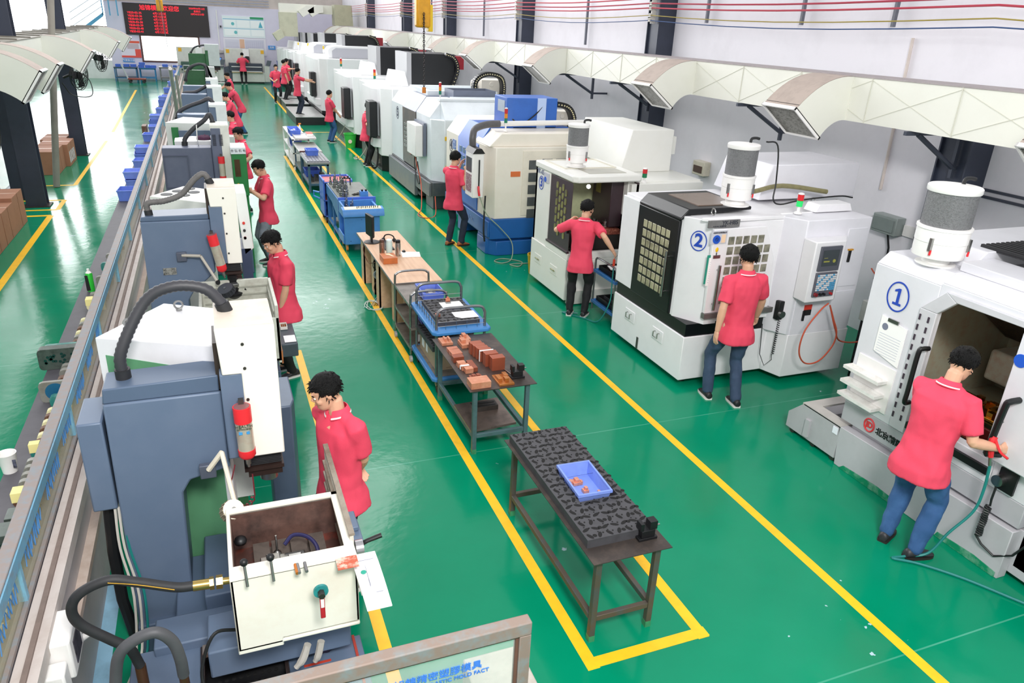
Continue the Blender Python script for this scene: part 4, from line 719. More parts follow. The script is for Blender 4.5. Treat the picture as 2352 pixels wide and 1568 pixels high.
# ---------- back wall furniture ----------
led=thing('led_display','large dark LED display with red lettering on the back wall','display',(-1.7,50.8,2.45)); YB=50.80
obj('display_frame',MB().box(-3.95,.53,YB,50.9,2.44,4.12),mat('#2d2427',.5,0,0),led)
RT=mat('#ff2338',.5,0,0,emit=1.0)
obj('headline',text(MB(),'旭锦模具欢迎您',(-2.05,YB-.01,3.88),(1,0,0),(0,0,1),.30,bold=.002),RT,led)
for i,n_ in enumerate(('35','36','37','38','39','40','41')):
    z=3.60-i*.165
    obj('display_row',text(MB(),'YB20-03-'+n_,(-3.38+.0*i,YB-.01,z),(1,0,0),(0,0,1),.155,bold=.0008),RT,led); obj('display_row',text(MB(),'4月12日试',(-2.08,YB-.01,z),(1,0,0),(0,0,1),.155,bold=.0008),RT,led)
for i,t_ in enumerate(('2020年04月12日','星期日','10时45分31秒')): obj('display_row',text(MB(),t_,(-.05,YB-.01,3.96-i*.15),(1,0,0),(0,0,1),.125,bold=.0005),RT,led)
def poster(x0,x1,z0,z1,c,label,cat='poster',name='wall_poster',parts=()):
    t=thing(name,label,cat,((x0+x1)/2,50.86,z0)); obj('sheet',MB().box(x0,x1,50.86,50.9,z0,z1),mat(c,.6,0,0),t)
    for (nm,a,b,c0,d,col) in parts: obj(nm,MB().box(a,b,50.85,50.86,c0,d),mat(col,.6,0,0),t)
    return t
poster(1.28,3.66,2.5,3.68,'#e6f1f4','white and teal information board on the back wall','board',parts=[('green_header',2.85,3.62,3.54,3.66,'#2f9a6b'),('blue_rule',1.32,3.62,3.49,3.52,'#6fb4d6'),('blue_rule',1.32,3.62,2.98,3.0,'#6fb4d6'),('info_panel',1.36,2.02,3.05,3.45,'#f4fafb'),('info_panel',2.1,2.8,3.05,3.45,'#f4fafb'),('info_panel',2.88,3.6,3.05,3.45,'#f4fafb'),('info_panel',1.36,2.02,2.6,2.95,'#f4fafb'),('info_panel',2.1,2.8,2.6,2.95,'#f4fafb'),('info_panel',2.88,3.6,2.6,2.95,'#f4fafb')])
ib=bpy.data.objects['wall_poster']
obj('teal_pyramid',MB().prism([(3.3,3.08),(3.55,3.08),(3.42,3.42)],'y',50.84,50.85),mat('#59b3c9',.6,0,0),ib)
for (x,z) in ((1.85,3.25),(1.98,2.78)): obj('teal_circle',MB().cyl((x,50.85,z),(x,50.84,z),.09,n=20),mat('#69bfc4',.6,0,0),ib)
wb=poster(1.24,3.66,1.5,2.47,'#e3e2ec','whiteboard with two grid sheets and a brown folder on the back wall','board',name='whiteboard',parts=[('grid_sheet',1.32,2.12,1.72,2.38,'#d3d4e2'),('grid_sheet',2.45,3.55,1.62,2.40,'#cfd0e0'),('brown_folder',2.15,2.42,1.9,2.40,'#dfb79c')])
g=MB()
for i in range(8): g.box(2.5,3.5,50.845,50.849,1.7+i*.085,1.705+i*.085)
for i in range(9): g.box(2.5+i*.12,2.505+i*.12,50.845,50.849,1.7,2.3)
for i in range(6): g.box(1.36,2.08,50.845,50.849,1.8+i*.085,1.805+i*.085)
obj('grid_lines',g,mat('#9a9fbb',.6,0,0),wb)
rp=poster(-4.35,-3.32,1.2,2.12,'#e9e3ec','red and white safety poster on the back wall left of the window','poster',parts=[('red_header',-3.95,-3.34,1.98,2.1,'#e5614a'),('red_strip',-4.35,-3.32,1.2,1.30,'#ea5548'),('red_block',-3.62,-3.32,1.30,1.66,'#ea5548'),('photo_strip',-4.0,-3.4,1.68,1.95,'#c9b9be')])
for (x0,x1,z0,z1,s_,l) in ((-4.32,-3.72,.95,1.14,'外发加工区','blue sign over the left tables on the back wall'),(.08,.70,1.84,2.0,'模具暂放区','blue sign beside the wall conduit'),(3.78,4.2,1.88,2.1,'文件','blue sign at the right of the whiteboard')):
    t=poster(x0,x1,z0,z1,'#4f97dc',l,'sign',name='blue_sign'); obj('sign_text',text(MB(),s_,((x0+x1)/2,50.855,(z0+z1)/2),(1,0,0),(0,0,1),.13,bold=.002),WHT,t)
tag(obj('wall_conduit',MB().tube([(1.0,50.85,3.95),(1.0,50.85,1.78)],.03,8),WHT),'white conduit running down the back wall','pipe')
tag(obj('meter_box',MB().box(.85,1.2,50.75,50.9,1.6,1.76),mat('#d6d2cf',.5,0,.1)),'small grey meter box under the conduit','box')
tag(obj('wall_camera',MB().box(1.12,1.2,50.7,50.9,3.02,3.12),BLK),'small dark camera left of the teal board','camera')
rail=MB()
for z in (4.25,4.4,4.55,4.7): rail.box(-4.9,4.0,50.8,50.84,z,z+.03)
tag(obj('pipe_run',rail,mat('#8d98b8',.5,.2,.05)),'bundle of thin horizontal pipes above the display','pipes')
# stair at far left back
sb=mat('#5aa6cf',.5,0,.05); t=thing('steel_stair','blue steel stair with thin handrails left of the display','stair',(-5.6,51,2.4))
obj('stringer',MB().prism([(-6.6,2.35),(-4.95,3.55),(-4.95,3.35),(-6.4,2.25)],'y',50.4,50.5),sb,t)
for z in (.35,.7,1.05): obj('stair_rail',MB().tube([(-6.6,50.4,2.4+z),(-4.95,50.4,3.5+z)],.02,6),mat('#9fb3c4',.5,0,0),t)
for x in (-4.95,-4.6,-4.2): obj('stair_post',MB().box(x-.03,x+.03,50.4,50.46,3.4,4.8),sb,t)
# far left aisle
glo=mat('#b8cfc8',.1,0,0,alpha=.35); gw=thing('glazed_partition','glass office partition behind the left columns','partition',(-4.2,16,0))
obj('glass_pane',MB().box(-4.22,-4.2,9,21.2,.1,3.0),glo,gw)
for y in (9,12,15,18,21.2): obj('mullion',MB().box(-4.25,-4.17,y-.04,y+.04,0,3.0),mat('#c7cbd6',.5,0,0),gw)
obj('low_rail',MB().box(-4.25,-4.17,9,21.2,0,.12),mat('#c7cbd6',.5,0,0),gw)
obj('end_panel',MB().box(-4.5,-4.17,21.2,21.3,0,6),mat('#c5c8d8',.5,0,.02),gw); obj('end_post',MB().box(-4.17,-4.11,21.15,21.3,0,6),mat('#8f93a5',.5,0,.02),gw)
CB=mat('#a6745a',.75,0,.08,5,dcol='#8a5a42')
def carton(x0,x1,y0,y1,z0,z1,label,marks=0,grp=None):
    t=thing('cardboard_carton',label,'carton',((x0+x1)/2,(y0+y1)/2,z0),grp); obj('carton_body',MB().box(x0,x1,y0,y1,z0,z1),CB,t,bev=.006); obj('top_tape',MB().box(x0+.01,x1-.01,(y0+y1)/2-.03,(y0+y1)/2+.03,z1,z1+.002),mat('#b98d70',.4,0,0),t)
    obj('flap_seam',MB().box(x1,x1+.003,(y0+y1)/2-.004,(y0+y1)/2+.004,z0+.02,z1),mat('#7a4e38',.8,0,0),t)
    if marks:
        m=MB(); 
        for i in range(4): m.box(x1,x1+.003,y0+.1+i*.2*(y1-y0)/1,y0+.1+(i*.2+.12)*(y1-y0),z0+.08,z0+.36)
        obj('printed_panel',m,mat('#dfe1e8',.7,0,.2,20,dcol='#20222a'),t)
for i,(y0,h) in enumerate(((12.7,.62),(13.6,.56),(14.5,.55),(15.35,.62))): carton(-4.1,-3.42,y0,y0+.86,0,h,['nearest cardboard carton at the left edge','second cardboard carton from the left edge','third cardboard carton in the near stack line','cardboard carton with plastic wrap beside the yellow corner line'][i])
carton(-4.1,-3.55,20.9,22.0,0,.55,'plain cardboard carton behind the leaning drain pipe'); carton(-4.1,-3.45,22.05,23.2,0,.55,'cardboard carton with printed window panels by the third dark column',1); carton(-4.25,-3.68,23.25,24.4,0,.50,'cardboard carton half behind the third dark column',1)
def fan(x,y,z,r,ax,label):
    t=thing('wall_fan',label,'fan',(x,y,z)); m=MB(); d=V(ax).normalized(); a=d.orthogonal().normalized(); b=d.cross(a); c=V((x,y,z))
    for rr,o in ((r,0),(r*.98,.06),(r*.8,.09),(r*.6,.11),(r*.4,.12),(r*.2,.12),(r*.85,-.06),(r*.5,-.1)): m.tube([c+d*o+(a*math.cos(q)+b*math.sin(q))*rr for q in [i*math.pi/12 for i in range(24)]],.008,5,closed=True)
    for i in range(16):
        q=i*math.pi/8; u=a*math.cos(q)+b*math.sin(q); m.tube([c+d*.12+u*r*.1,c+d*.09+u*r*.8,c+u*r,c-d*.08+u*r*.6],.005,4)
    obj('cage',m,BLK,t); bl=MB()
    for i in range(3):
        q=i*2.094; u=a*math.cos(q)+b*math.sin(q); w=d.cross(u); bl.add([c+u*.05,c+u*.1+w*.12+d*.03,c+u*r*.85+w*.16+d*.03,c+u*r*.85-w*.06-d*.02,c+u*.05-w*.03,c+u*.05+d*.01],[(0,1,2,3,4),(5,4,3,2,1)])
    obj('blades',bl,mat('#17181a',.5,0,0),t); obj('motor',MB().cyl(c-d*.2,c+d*.05,.09),BLK,t); obj('wall_arm',MB().tube([c-d*.2,c-d*.4-V((0,0,.1))],.03,8),BLK,t)
fan(-3.15,13.3,1.95,.36,(1,-.3,-.1),'black wall fan at the left edge below the first outlet')
fan(-3.05,23.0,2.15,.36,(1,-.4,-.1),'black wall fan below the second outlet on the navy column')
fan(-2.95,27.5,2.35,.40,(1,-.25,-.1),'black wall fan seen between the third and fourth outlets')
tag(obj('fan_cable',MB().tube([(-3.0,20,2.2),(-2.9,20.5,1.9),(-2.7,22,1.75),(-2.8,23,2.0),(-2.95,23,2.2)],.012,6,sub=5),HOSEK),'black cable sagging below the left outlets','cable')
# tables near the back wall
def simple_table(x0,x1,y0,y1,h,ct,cl,label,name='work_table',shelf=True,leg=.05,th=.04,slab=None):
    t=thing(name,label,'table',((x0+x1)/2,(y0+y1)/2,0)); mt=mat(*ct) if isinstance(ct,tuple) else ct; ml=mat(*cl) if isinstance(cl,tuple) else cl
    obj('tabletop',MB().box(x0,x1,y0,y1,h-th,h),mt,t,bev=.003)
    i=.03
    for (x,y) in ((x0+i,y0+i),(x1-i-leg,y0+i),(x0+i,y1-i-leg),(x1-i-leg,y1-i-leg)): obj('leg',MB().box(x,x+leg,y,y+leg,0,h-th),ml,t,bev=.003)
    a=MB(); z=.16
    a.box(x0+i+leg,x1-i-leg,y0+i,y0+i+leg,z,z+leg).box(x0+i+leg,x1-i-leg,y1-i-leg,y1-i,z,z+leg).box(x0+i,x0+i+leg,y0+i+leg,y1-i-leg,z,z+leg).box(x1-i-leg,x1-i,y0+i+leg,y1-i-leg,z,z+leg)
    obj('lower_frame',a,ml,t,bev=.003); b=MB(); b.frame(x0+i,x1-i,y0+i,y1-i,h-th-.045,h-th,.02,'z'); obj('apron',b,ml,t)
    if shelf: obj('lower_shelf',MB().box(x0+i+.01,x1-i-.01,y0+i+.01,y1-i-.01,z+leg,z+leg+.012),mt,t)
    return t
BM=mat('#2f6f9a',.5,.1,.08,8)
simple_table(-4.75,-3.55,49.3,50.2,.76,mat('#4c5e6a',.5,.2,.1),BM,'dark topped blue work table below the blue sign')
simple_table(-3.5,-2.6,49.6,50.4,.72,BM,mat('#2f86bb',.5,0,.06),'thick blue work table heaped with blue boxes')
simple_table(-2.45,-1.55,49.8,50.5,.78,mat('#8d8c8d',.5,.3,.1),mat('#8d8c8d',.5,.3,.1),'grey steel table under the window')
BC='#3d5fd0'
def crate(x,y,z,w,l,h,c=BC,rz=0,label='',grp=None,fill=None,nm='plastic_crate',walls=True):
    t=thing(nm,label,'crate',(0,0,0),grp); m=mat(c,.45,0,.05,8); mb=MB(); tw=.006
    def fr(s,z0,z1,o): 
        X=w/2*s;Y=l/2*s
        return [(-X-o,-Y-o,z0),(X+o,-Y-o,z0),(X+o,Y+o,z0),(-X-o,Y+o,z0)]
    lo=fr(.88,0,0,0); hi=fr(1,h,h,0); lo2=fr(.86,.006,.006,0); hi2=fr(.96,h,h,0)
    mb.add(lo+hi+lo2+hi2,[(0,3,2,1),(0,1,5,4),(1,2,6,5),(2,3,7,6),(3,0,4,7),(8,9,10,11),(8,12,13,9),(9,13,14,10),(10,14,15,11),(11,15,12,8),(4,5,13,12),(5,6,14,13),(6,7,15,14),(7,4,12,15)])
    obj('crate_shell',mb,m,t); obj('crate_rim',MB().frame(-w/2-.006,w/2+.006,-l/2-.006,l/2+.006,h-.018,h+.003,.014,'z'),m,t)
    rb=MB()
    for sx in (-1,1):
        for k in range(4): q=-l*.36+k*l*.24; rb.prism([(sx*w*.445,.01),(sx*(w*.445+.006),.01),(sx*(w*.495+.006),h-.02),(sx*w*.495,h-.02)],'y',q-.003,q+.003)
    obj('crate_ribs',rb,m,t)
    if fill:
        f=MB(); random.seed(int(x*97+y*31)%1000)
        for k in range(5): 
            a=random.uniform(-w*.3,w*.2);b=random.uniform(-l*.35,l*.25); f.box(a,a+w*.2,b,b+l*.18,.008,.008+h*.5*random.random()+.02)
        obj('contents',f,mat(fill,.5,.2,.1,20),t)
    t.location=(x,y,z); t.rotation_euler=(0,0,rz); return t
for i,(x,y,z,l) in enumerate(((-4.5,49.7,.76,'pale blue tray at the left end of the dark topped table'),(-4.1,49.8,.76,'blue tray in the middle of the dark topped table'),(-3.75,49.8,.76,'blue tray at the right end of the dark topped table'),(-3.35,49.9,.72,'blue crate on the left of the thick blue table'),(-3.0,49.95,.72,'blue crate in the middle of the thick blue table'),(-2.72,49.9,.72,'blue crate on the right of the thick blue table'),(-2.1,50.1,.78,'blue crate on the grey steel table'),(-3.3,49.9,.86,'blue crate stacked on the thick blue table'))): crate(x,y,z,.3,.4,.13,c='#5378d8',label=l,fill='#c9d2e6' if i%2 else None)
hc=thing('hand_truck','rust red flat hand truck with grey handle before the back tables','cart',(-3.6,48.4,0)); obj('deck',MB().box(-4.0,-3.1,48.2,48.8,.17,.24),mat('#8a3d2c',.5,0,.1),hc,bev=.01)
obj('handle',MB().tube([(-4.0,48.3,.2),(-4.25,48.3,.95),(-4.25,48.7,.95),(-4.0,48.7,.2)],.025,8),mat('#c9cacf',.35,.5,0),hc)
for (x,y) in ((-3.9,48.25),(-3.9,48.75),(-3.2,48.25),(-3.2,48.75)): obj('wheel',MB().cyl((x,y-.02,.08),(x,y+.02,.08),.08),RUB,hc)
rc=thing('rack_trolley','grey three tier trolley near the end of the partition','trolley',(-1.3,49,0)); 
for z in (.2,.5,.8): obj('shelf',MB().tray(-1.75,-1.1,48.6,49.2,z,z+.04),mat('#b5b4b6',.4,.4,.05),rc)
for (x,y) in ((-1.73,48.62),(-1.12,48.62),(-1.73,49.18),(-1.12,49.18)): obj('upright',MB().cyl((x,y,.0),(x,y,.95),.018),mat('#b5b4b6',.4,.4,.05),rc)
for (x,y,z,l) in ((-1.55,48.9,.84,'left blue tray on top of the rack trolley'),(-1.28,48.9,.84,'right blue tray on top of the rack trolley')): crate(x,y,z,.22,.34,.1,c='#4c72c9',label=l)
# wire cut machines at the back
def wire_machine(x0,label,dark='#3a4150'):
    t=thing('wire_cutting_machine',label,'machine',(x0+1,50,0)); W=mat('#d9dad3',.45,0,.04)
    obj('base_cabinet',MB().box(x0,x0+1.85,49.4,50.4,.08,.62),W,t,bev=.02); obj('plinth',MB().box(x0+.05,x0+1.8,49.5,50.4,0,.08),BLK,t); obj('work_tank',MB().box(x0-.12,x0+1.75,49.3,50.0,.66,1.12),mat(dark,.4,.1,.05),t,bev=.01)
    obj('tank_rail',MB().box(x0,x0+1.7,49.26,49.3,.92,.96).box(x0,x0+1.7,49.26,49.3,.66,.70),WHT,t); obj('table_edge',MB().box(x0,x0+1.75,49.28,49.4,.6,.65),mat('#c9b08c',.5,0,.1),t)
    obj('left_column',MB().box(x0-.3,x0+.75,50.0,50.6,.3,1.9),W,t,bev=.02); obj('right_column',MB().box(x0+1.1,x0+1.95,50.0,50.6,.3,1.92),W,t,bev=.02)
    for x in (x0-.2,x0+1.75): obj('yellow_sticker',MB().box(x,x+.18,49.985,50.0,1.65,1.85),mat('#efb52a',.6,0,0),t)
    obj('guide_head',MB().box(x0+.85,x0+1.05,49.7,50.1,1.1,1.5),BLK,t); obj('notice_sheet',MB().box(x0+.72,x0+1.08,49.9,49.95,1.45,1.9),PAPER,t)
    obj('monitor',MB().prism([(x0+1.95,1.02),(x0+2.2,1.0),(x0+2.3,1.3),(x0+2.05,1.32)],'y',49.4,49.45),mat('#59606b',.3,0,0),t); obj('monitor_arm',MB().box(x0+1.85,x0+2.15,49.45,49.6,.1,1.0),W,t)
wire_machine(1.5,'white wire cutting machine in front of the man at the back wall'); wire_machine(-1.1,'white wire cutting machine left of the man at the back wall','#3f5a50')
st=thing('computer_stand','computer on a stand between the two back machines','computer',(.85,49.6,0)); obj('monitor',MB().box(.6,1.02,49.5,49.54,1.1,1.42),BLK,st); obj('screen',MB().box(.63,.99,49.49,49.5,1.13,1.39),mat('#5b8fe0',.3,0,.2,10,emit=.6,dcol='#9fe0e0'),st); obj('keyboard_shelf',MB().box(.55,1.1,49.3,49.7,.86,.95),mat('#50545d',.4,0,0),st); obj('stand_post',MB().box(.8,.88,49.55,49.63,.05,1.1),WHT,st); obj('stand_foot',MB().box(.6,1.05,49.4,49.8,0,.05),WHT,st)
tag(obj('grey_bin',MB().prism([(1.15,.0),(1.5,.0),(1.55,.85),(1.4,.95),(1.1,.85)],'y',49.4,49.9),mat('#4c5262',.5,0,.2,8)),'dark grey machine bin beside the computer stand','bin')
for i,(x,z,n_) in enumerate(((3.9,0,3),(4.3,0,5),(4.3,.8,3))):
    for j in range(n_ if z==0 else 3): 
        crate(x,49.6,z+j*.17,.36,.4,.16,c='#2a45b8',label='deep blue crate in the two piles against the back wall right of the machine',grp='deep blue crates piled at the back wall')

# ================= spark erosion machines on the left =================
EB=mat('#5f7088',.45,.05,.06,3,dcol='#78859a'); EB2=mat('#56677f',.45,.05,.06,3,dcol='#45566b'); EC=mat('#f1eee4',.4,0,.03,3,dcol='#d9cdb8'); EG=mat('#d5d8d4',.5,0,.05,4); GRN=mat('#5f9a72',.45,0,.04,3); GRN2=mat('#1d7a3c',.4,0,.05,5)
GRN3=mat('#2d5f3a',.45,0,.08,5); CORR=mat('#3a3a3f',.5,0,.05); OLDH=mat('#6d6a69',.6,0,.1,20)
def corr_hose(par,pts,r,mtl,sub=12,name='corrugated_hose',ends=True):
    P=spline([V(p) for p in pts],sub); 
    # resample densely for rings
    D=[0]
    for a,b in zip(P,P[1:]): D.append(D[-1]+(b-a).length)
    n=max(20,int(D[-1]/(r*.45))); Q=[];R=[];k=0
    for i in range(n+1):
        t=D[-1]*i/n
        while k<len(D)-2 and D[k+1]<t: k+=1
        Q.append(P[k].lerp(P[k+1],(t-D[k])/max(1e-9,D[k+1]-D[k]))); R.append(r*(1.0 if i%2 else .88))
    o=obj(name,MB().tube(Q,R,14),mtl,par,smooth=60)
    if ends:
        for e,f in ((Q[0],Q[2]),(Q[-1],Q[-3])): obj('hose_collar',MB().cyl(e-(f-e).normalized()*.01,e+(f-e).normalized()*r*1.6,r*1.22,n=18),RUB,o)
    return o
def edm(y0,label,xl=-.72,xs=-.10,xh=.22,zt=1.80,zh=2.19,zb=1.35,col=EB,wh=EC,hood=True,hh=.09,hdp=.25,tank=True,ty=-.9,hose=None,hmat=CORR,detail=True,bluez=None,neck=True,Ltop=.25):
    t=thing('spark_erosion_machine',label,'machine',((xl+xs)/2,y0+.3,0)); Y=y0
    # C-shaped body
    if neck: pts=[(xl-.03,.12),(xl,zt),(xs,zt),(xs,zb-.10),(-.33,1.20),(-.38,1.12),(-.42,.12)]
    else: pts=[(xl-.03,.12),(xl,zt),(xs,zt),(xs,zb-.10),(xl+.3,zb-.15),(xl+.3,.12)]
    obj('column',MB().prism(pts,'y',Y,Y+max(.3,hdp)),col,t,bev=.012)
    obj('base_block',MB().box(xl-.03,-.2,Y-.05,Y+.5,0,.22).box(-.5,.42,Y-.42,Y+.3,.0,.42).box(-.32,.40,Y-.35,Y+.25,.42,.6),EB2,t,bev=.01)
    if hood:
        obj('hood',MB().prism([(xl+.0,zt),(xl+.01,zt+hh),(xs-.01,zt+hh*1.15),(xs-.01,zt)],'y',Y+.01,Y+hdp),EB2,t,bev=.008); obj('hood_gap',MB().box(xl,xs,Y+.02,Y+.41,zt-.002,zt+.006),mat('#4a3a34',.6,0,.1),t)
        obj('slide_rail',MB().box(xs-.02,xs+.02,Y+.02,Y+.3,zt-.03,zt+.3),mat('#3f352f',.5,.3,.1),t)
    # head: coloured lower left, white cover
    wx=xs+.12
    obj('head_side',MB().box(xs,wx+.01,Y-.08,Y+.35,zb,zt+.14),col,t,bev=.008)
    obj('head_cover',MB().prism([(xs+.015,zt+.14),(xs+.0,zh),(xh+.0,zh),(xh-.0,zb),(wx,zb),(wx,zt+.14)],'y',Y-.09,Y+.36),wh,t,bev=.008)
    obj('cover_top',MB().box(xs+.005,xh-.005,Y-.08,Y+.35,zh,zh+.006),mat('#d8cdbf',.6,0,.1,8,dcol='#b9aa98') if detail else wh,t)
    if detail:
        for z in (zh-.1,zh-.25,zh-.45,zh-.65): obj('cover_screw',MB().cyl((wx+.02,Y-.092,z),(wx+.02,Y-.098,z),.009),DSTEEL,t)
    b=MB()
    for i in range(8): b.box(wx-.03+.006*(i%2),xh-.02-.006*(i%2),Y-.04,Y+.2,zb-.09+i*.011,zb-.082+i*.011)
    obj('bellows',b.box(wx-.02,xh-.03,Y-.03,Y+.19,zb-.09,zb),RUB,t)
    obj('quill_plate',MB().box(wx-.04,xh-.01,Y-.06,Y+.2,zb-.12,zb-.095).box(wx-.02,xh-.02,Y-.04,Y+.16,zb-.17,zb-.13),mat('#3a2a26',.45,.4,.1),t); obj('chuck',MB().cyl(((wx+xh)/2,Y+.04,zb-.23),((wx+xh)/2,Y+.04,zb-.17),.055),STEEL,t)
    if hose: corr_hose(t,[(x,Y+dy,z) for x,dy,z in hose[0]],hose[1],hmat)
    if tank:
        x0,x1,y1,y2,z0,z1=-.14,.47,Y+ty-.22,Y+ty+.38,.85,1.30
        tk=obj('work_tank',MB().prism([(x0,z0-.02),(x0+.22,z0-.02),(x0+.22,z0+.03),(x1,z0+.03),(x1,z1),(x0,z1)],'y',y1,y1+.02).box(x0,x0+.02,y1,y2,z0,z1).box(x1-.02,x1,y1,y2,z0+.03,z1).box(x0,x1,y2-.02,y2,z0,z1).box(x0,x1,y1,y2,z0,z0+.02).box(x0,x1,y1,y1+.10,z1-.015,z1+.005).box(x1-.05,x1,y1+.1,y2,z1-.015,z1+.005).box(x0,x1,y2-.04,y2,z1-.015,z1+.005),mat('#efece0',.42,0,.05,3,dcol='#c99a78') if detail else EC,t,bev=.006)
        obj('tank_liner',MB().frame(x0+.021,x1-.021,y1+.021,y2-.021,.97,1.27,.003,'z'),mat('#6b5048',.35,.1,.25,5,dcol='#2e2625'),tk)
        obj('tank_floor',MB().box(x0+.02,x1-.02,y1+.02,y2-.02,1.02,1.04),mat('#4b302a',.35,.2,.25,6,dcol='#8e3a2a'),tk)
        tb=MB()
        for i in range(4): tb.box(x0+.12+i*.098,x0+.205+i*.098,y1+.12,y2-.08,1.04,1.10)
        obj('slotted_table',tb.box(x0+.12,x0+.5,y1+.12,y2-.08,1.03,1.06),mat('#6b625c',.4,.5,.15,10),tk)
    return t
H1=([(-.61,.14,1.86),(-.60,.14,2.02),(-.45,.2,2.28),(-.30,.2,2.36),(-.14,.2,2.34),(-.06,.2,2.26),(-.03,.2,2.19)],.034)
e1=edm(4.2,'nearest blue grey spark erosion machine with white head and black corrugated hose',hose=H1,zt=1.765)
# side cable box, paint scratches, stains of machine e1
obj('electrical_box',MB().box(-.87,-.74,4.2,4.55,1.08,1.66),EB,e1,bev=.01)
obj('rear_cable',MB().tube([(-.8,4.3,1.08),(-.83,4.32,.7),(-.84,4.35,.3),(-.8,4.3,.03)],.035,8),HOSEK,e1)
for i in range(3): obj('loose_cable',MB().tube([(-.76+.02*i,4.22,1.08),(-.77+.025*i,4.2,.8),(-.74+.03*i,4.16,.45),(-.78+.03*i,4.05,.05),(-.85,3.8,.012),(-.9,3.5,.012+.006*i)],.008,6,sub=5),mat('#c9c5bd',.5,0,0) if i<2 else HOSEG,e1)
# foot rails and slide below the tank
obj('saddle_beam',MB().box(-.60,.1,3.62,3.86,.40,.50).box(-.3,.45,3.3,3.6,.5,.68),EB,e1,bev=.01)
obj('saddle_rail',MB().box(-.35,.4,3.55,3.62,.42,.45),mat('#8f8680',.5,.3,.15,14,dcol='#b86a3a'),e1)
# long door plate of the tank
dp=obj('tank_door',MB().box(.455,.475,3.2,4.14,.85,1.34),mat('#d9d6c9',.4,0,.12,14,dcol='#7c4a38'),e1,bev=.004)
dr=MB()
for z in (1.0,1.08,1.16,1.24): dr.box(.437,.455,3.25,4.1,z,z+.02)
obj('door_slats',dr.box(.45,.48,3.2,4.14,1.335,1.35),mat('#8c8273',.4,.3,.15,14,dcol='#5a3328'),dp)
obj('tank_stain',MB().box(.36,.465,2.99,3.08,1.306,1.309),mat('#b9553a',.6,0,.3,20,dcol='#e7dccb'),e1)
for x in (-.06,.06): 
    k=obj('lever',MB().cyl((x,3.03,1.29),(x-.005,3.06,1.40),.007),STEEL,e1); obj('lever_knob',MB().ball((x-.005,3.06,1.41),.020),BLK,k)
vv=obj('valve_flange',MB().cyl((.27,2.98,1.22),(.27,2.965,1.22),.036,n=24),mat('#2d8f8f',.4,0,.1,20),e1); obj('valve_nut',MB().cyl((.27,2.965,1.22),(.27,2.93,1.22),.017,n=6),DSTEEL,vv); obj('valve_handle',MB().box(.258,.282,2.935,2.945,1.08,1.21),mat('#b3202c',.4,0,0),vv,bev=.004); obj('valve_tag',MB().box(.262,.278,2.932,2.936,1.15,1.20),WHT,vv)
hh=obj('handwheel',MB().cyl((.48,3.2,1.25),(.52,3.2,1.25),.045,n=24),mat('#9b9a9e',.3,.6,0),e1); obj('crank_handle',MB().tube([(.52,3.2,1.27),(.54,3.2,1.285),(.62,3.2,1.305)],[.01,.012,.013],10,sub=3),BLK,hh)
obj('side_box',MB().box(.48,.56,3.42,3.62,1.03,1.13).box(.48,.55,3.5,3.66,1.13,1.16),EB,e1,bev=.006)
obj('tank_filter_bag',MB().ball((-.08,3.57,1.16),.035,(1,1,.8)),BLK,e1)
rag=MB(); random.seed(9); rag.ball((0,0,0),1,n=24)
rag.v=[(.30+p[0]*.075*(1+.3*noise.noise(V(p)*3)),3.42+p[1]*.065*(1+.3*noise.noise(V(p)*2.5+V((3,0,0)))),.44+max(-.02,p[2]*.035*(1+.8*noise.noise(V(p)*4)))) for p in rag.v]
# dielectric reservoir in front
rs=thing('oil_reservoir','blue grey oil reservoir with lid, hoses and greasy tray at the bottom left','tank',(-.1,3.1,0)); RZ=.44
obj('reservoir_body',MB().box(-.72,-.36,2.6,3.68,.0,RZ).box(.10,.52,2.4,3.45,0,RZ-.02).box(-.36,.10,2.4,3.55,.0,RZ-.12),EB,rs,bev=.006)
obj('grease_tray',MB().frame(-.36,.10,2.45,3.62,RZ-.12,RZ,.02,'z'),mat('#3d3231',.4,.2,.2,10),rs)
obj('tray_screen',MB().box(-.34,.08,3.2,3.6,RZ-.10,RZ-.085),mat('#17171a',.4,.3,.1,30),rs); pf=MB()
for i in range(10):
    for j in range(6): pf.cyl((-.31+i*.038,3.24+j*.055,RZ-.085),(-.31+i*.038,3.24+j*.055,RZ-.083),.012,n=8)
obj('screen_holes',pf,mat('#050506',.9,0,0),rs,kind='stuff')
obj('filter_wool',MB().prism([(-.33,2.5),(.07,2.5),(.06,3.12),(-.1,3.2),(-.3,3.22)],'z',RZ-.10,RZ-.05),mat('#5c5350',.8,0,.3,12,1,bscale=60,dcol='#8d837e'),rs)
obj('cotton_strip',MB().tube([(-.33,3.0,RZ-.03),(-.32,3.2,RZ-.03),(-.24,3.22,RZ-.03),(-.18,3.16,RZ-.03),(-.2,3.08,RZ-.03)],.022,8,sub=3),mat('#c9b5a8',.9,0,.1,20,.5),rs)
obj('red_edge',MB().box(.47,.485,2.4,3.45,RZ-.02,RZ-.012),mat('#a8392b',.5,0,.1),rs); obj('red_scrape',MB().box(.18,.33,3.3,3.315,RZ-.02,RZ-.017),mat('#c0412e',.5,0,.1),rs)
ld=obj('round_lid',MB().lathe((-.50,3.12,RZ),[(.15,0),(.15,.012),(.13,.03),(.07,.035),(.06,.05),(.035,.055)],36),mat('#7787a0',.35,.05,.05),rs); obj('lid_bolt',MB().cyl((-.50,3.12,RZ+.05),(-.50,3.12,RZ+.085),.026,n=6),STEEL,ld)
obj('pipe_fitting',MB().cyl((-.60,3.2,RZ),(-.60,3.2,.80),.026,n=14).cyl((-.38,2.92,RZ),(-.38,2.92,.95),.022,n=14),mat('#6b4a34',.4,.7,.1),rs)
oh=thing('oil_hose','thick black rubber hose with yellow print and brass coupling to the cream tank','hose',(-.5,3.2,.8))
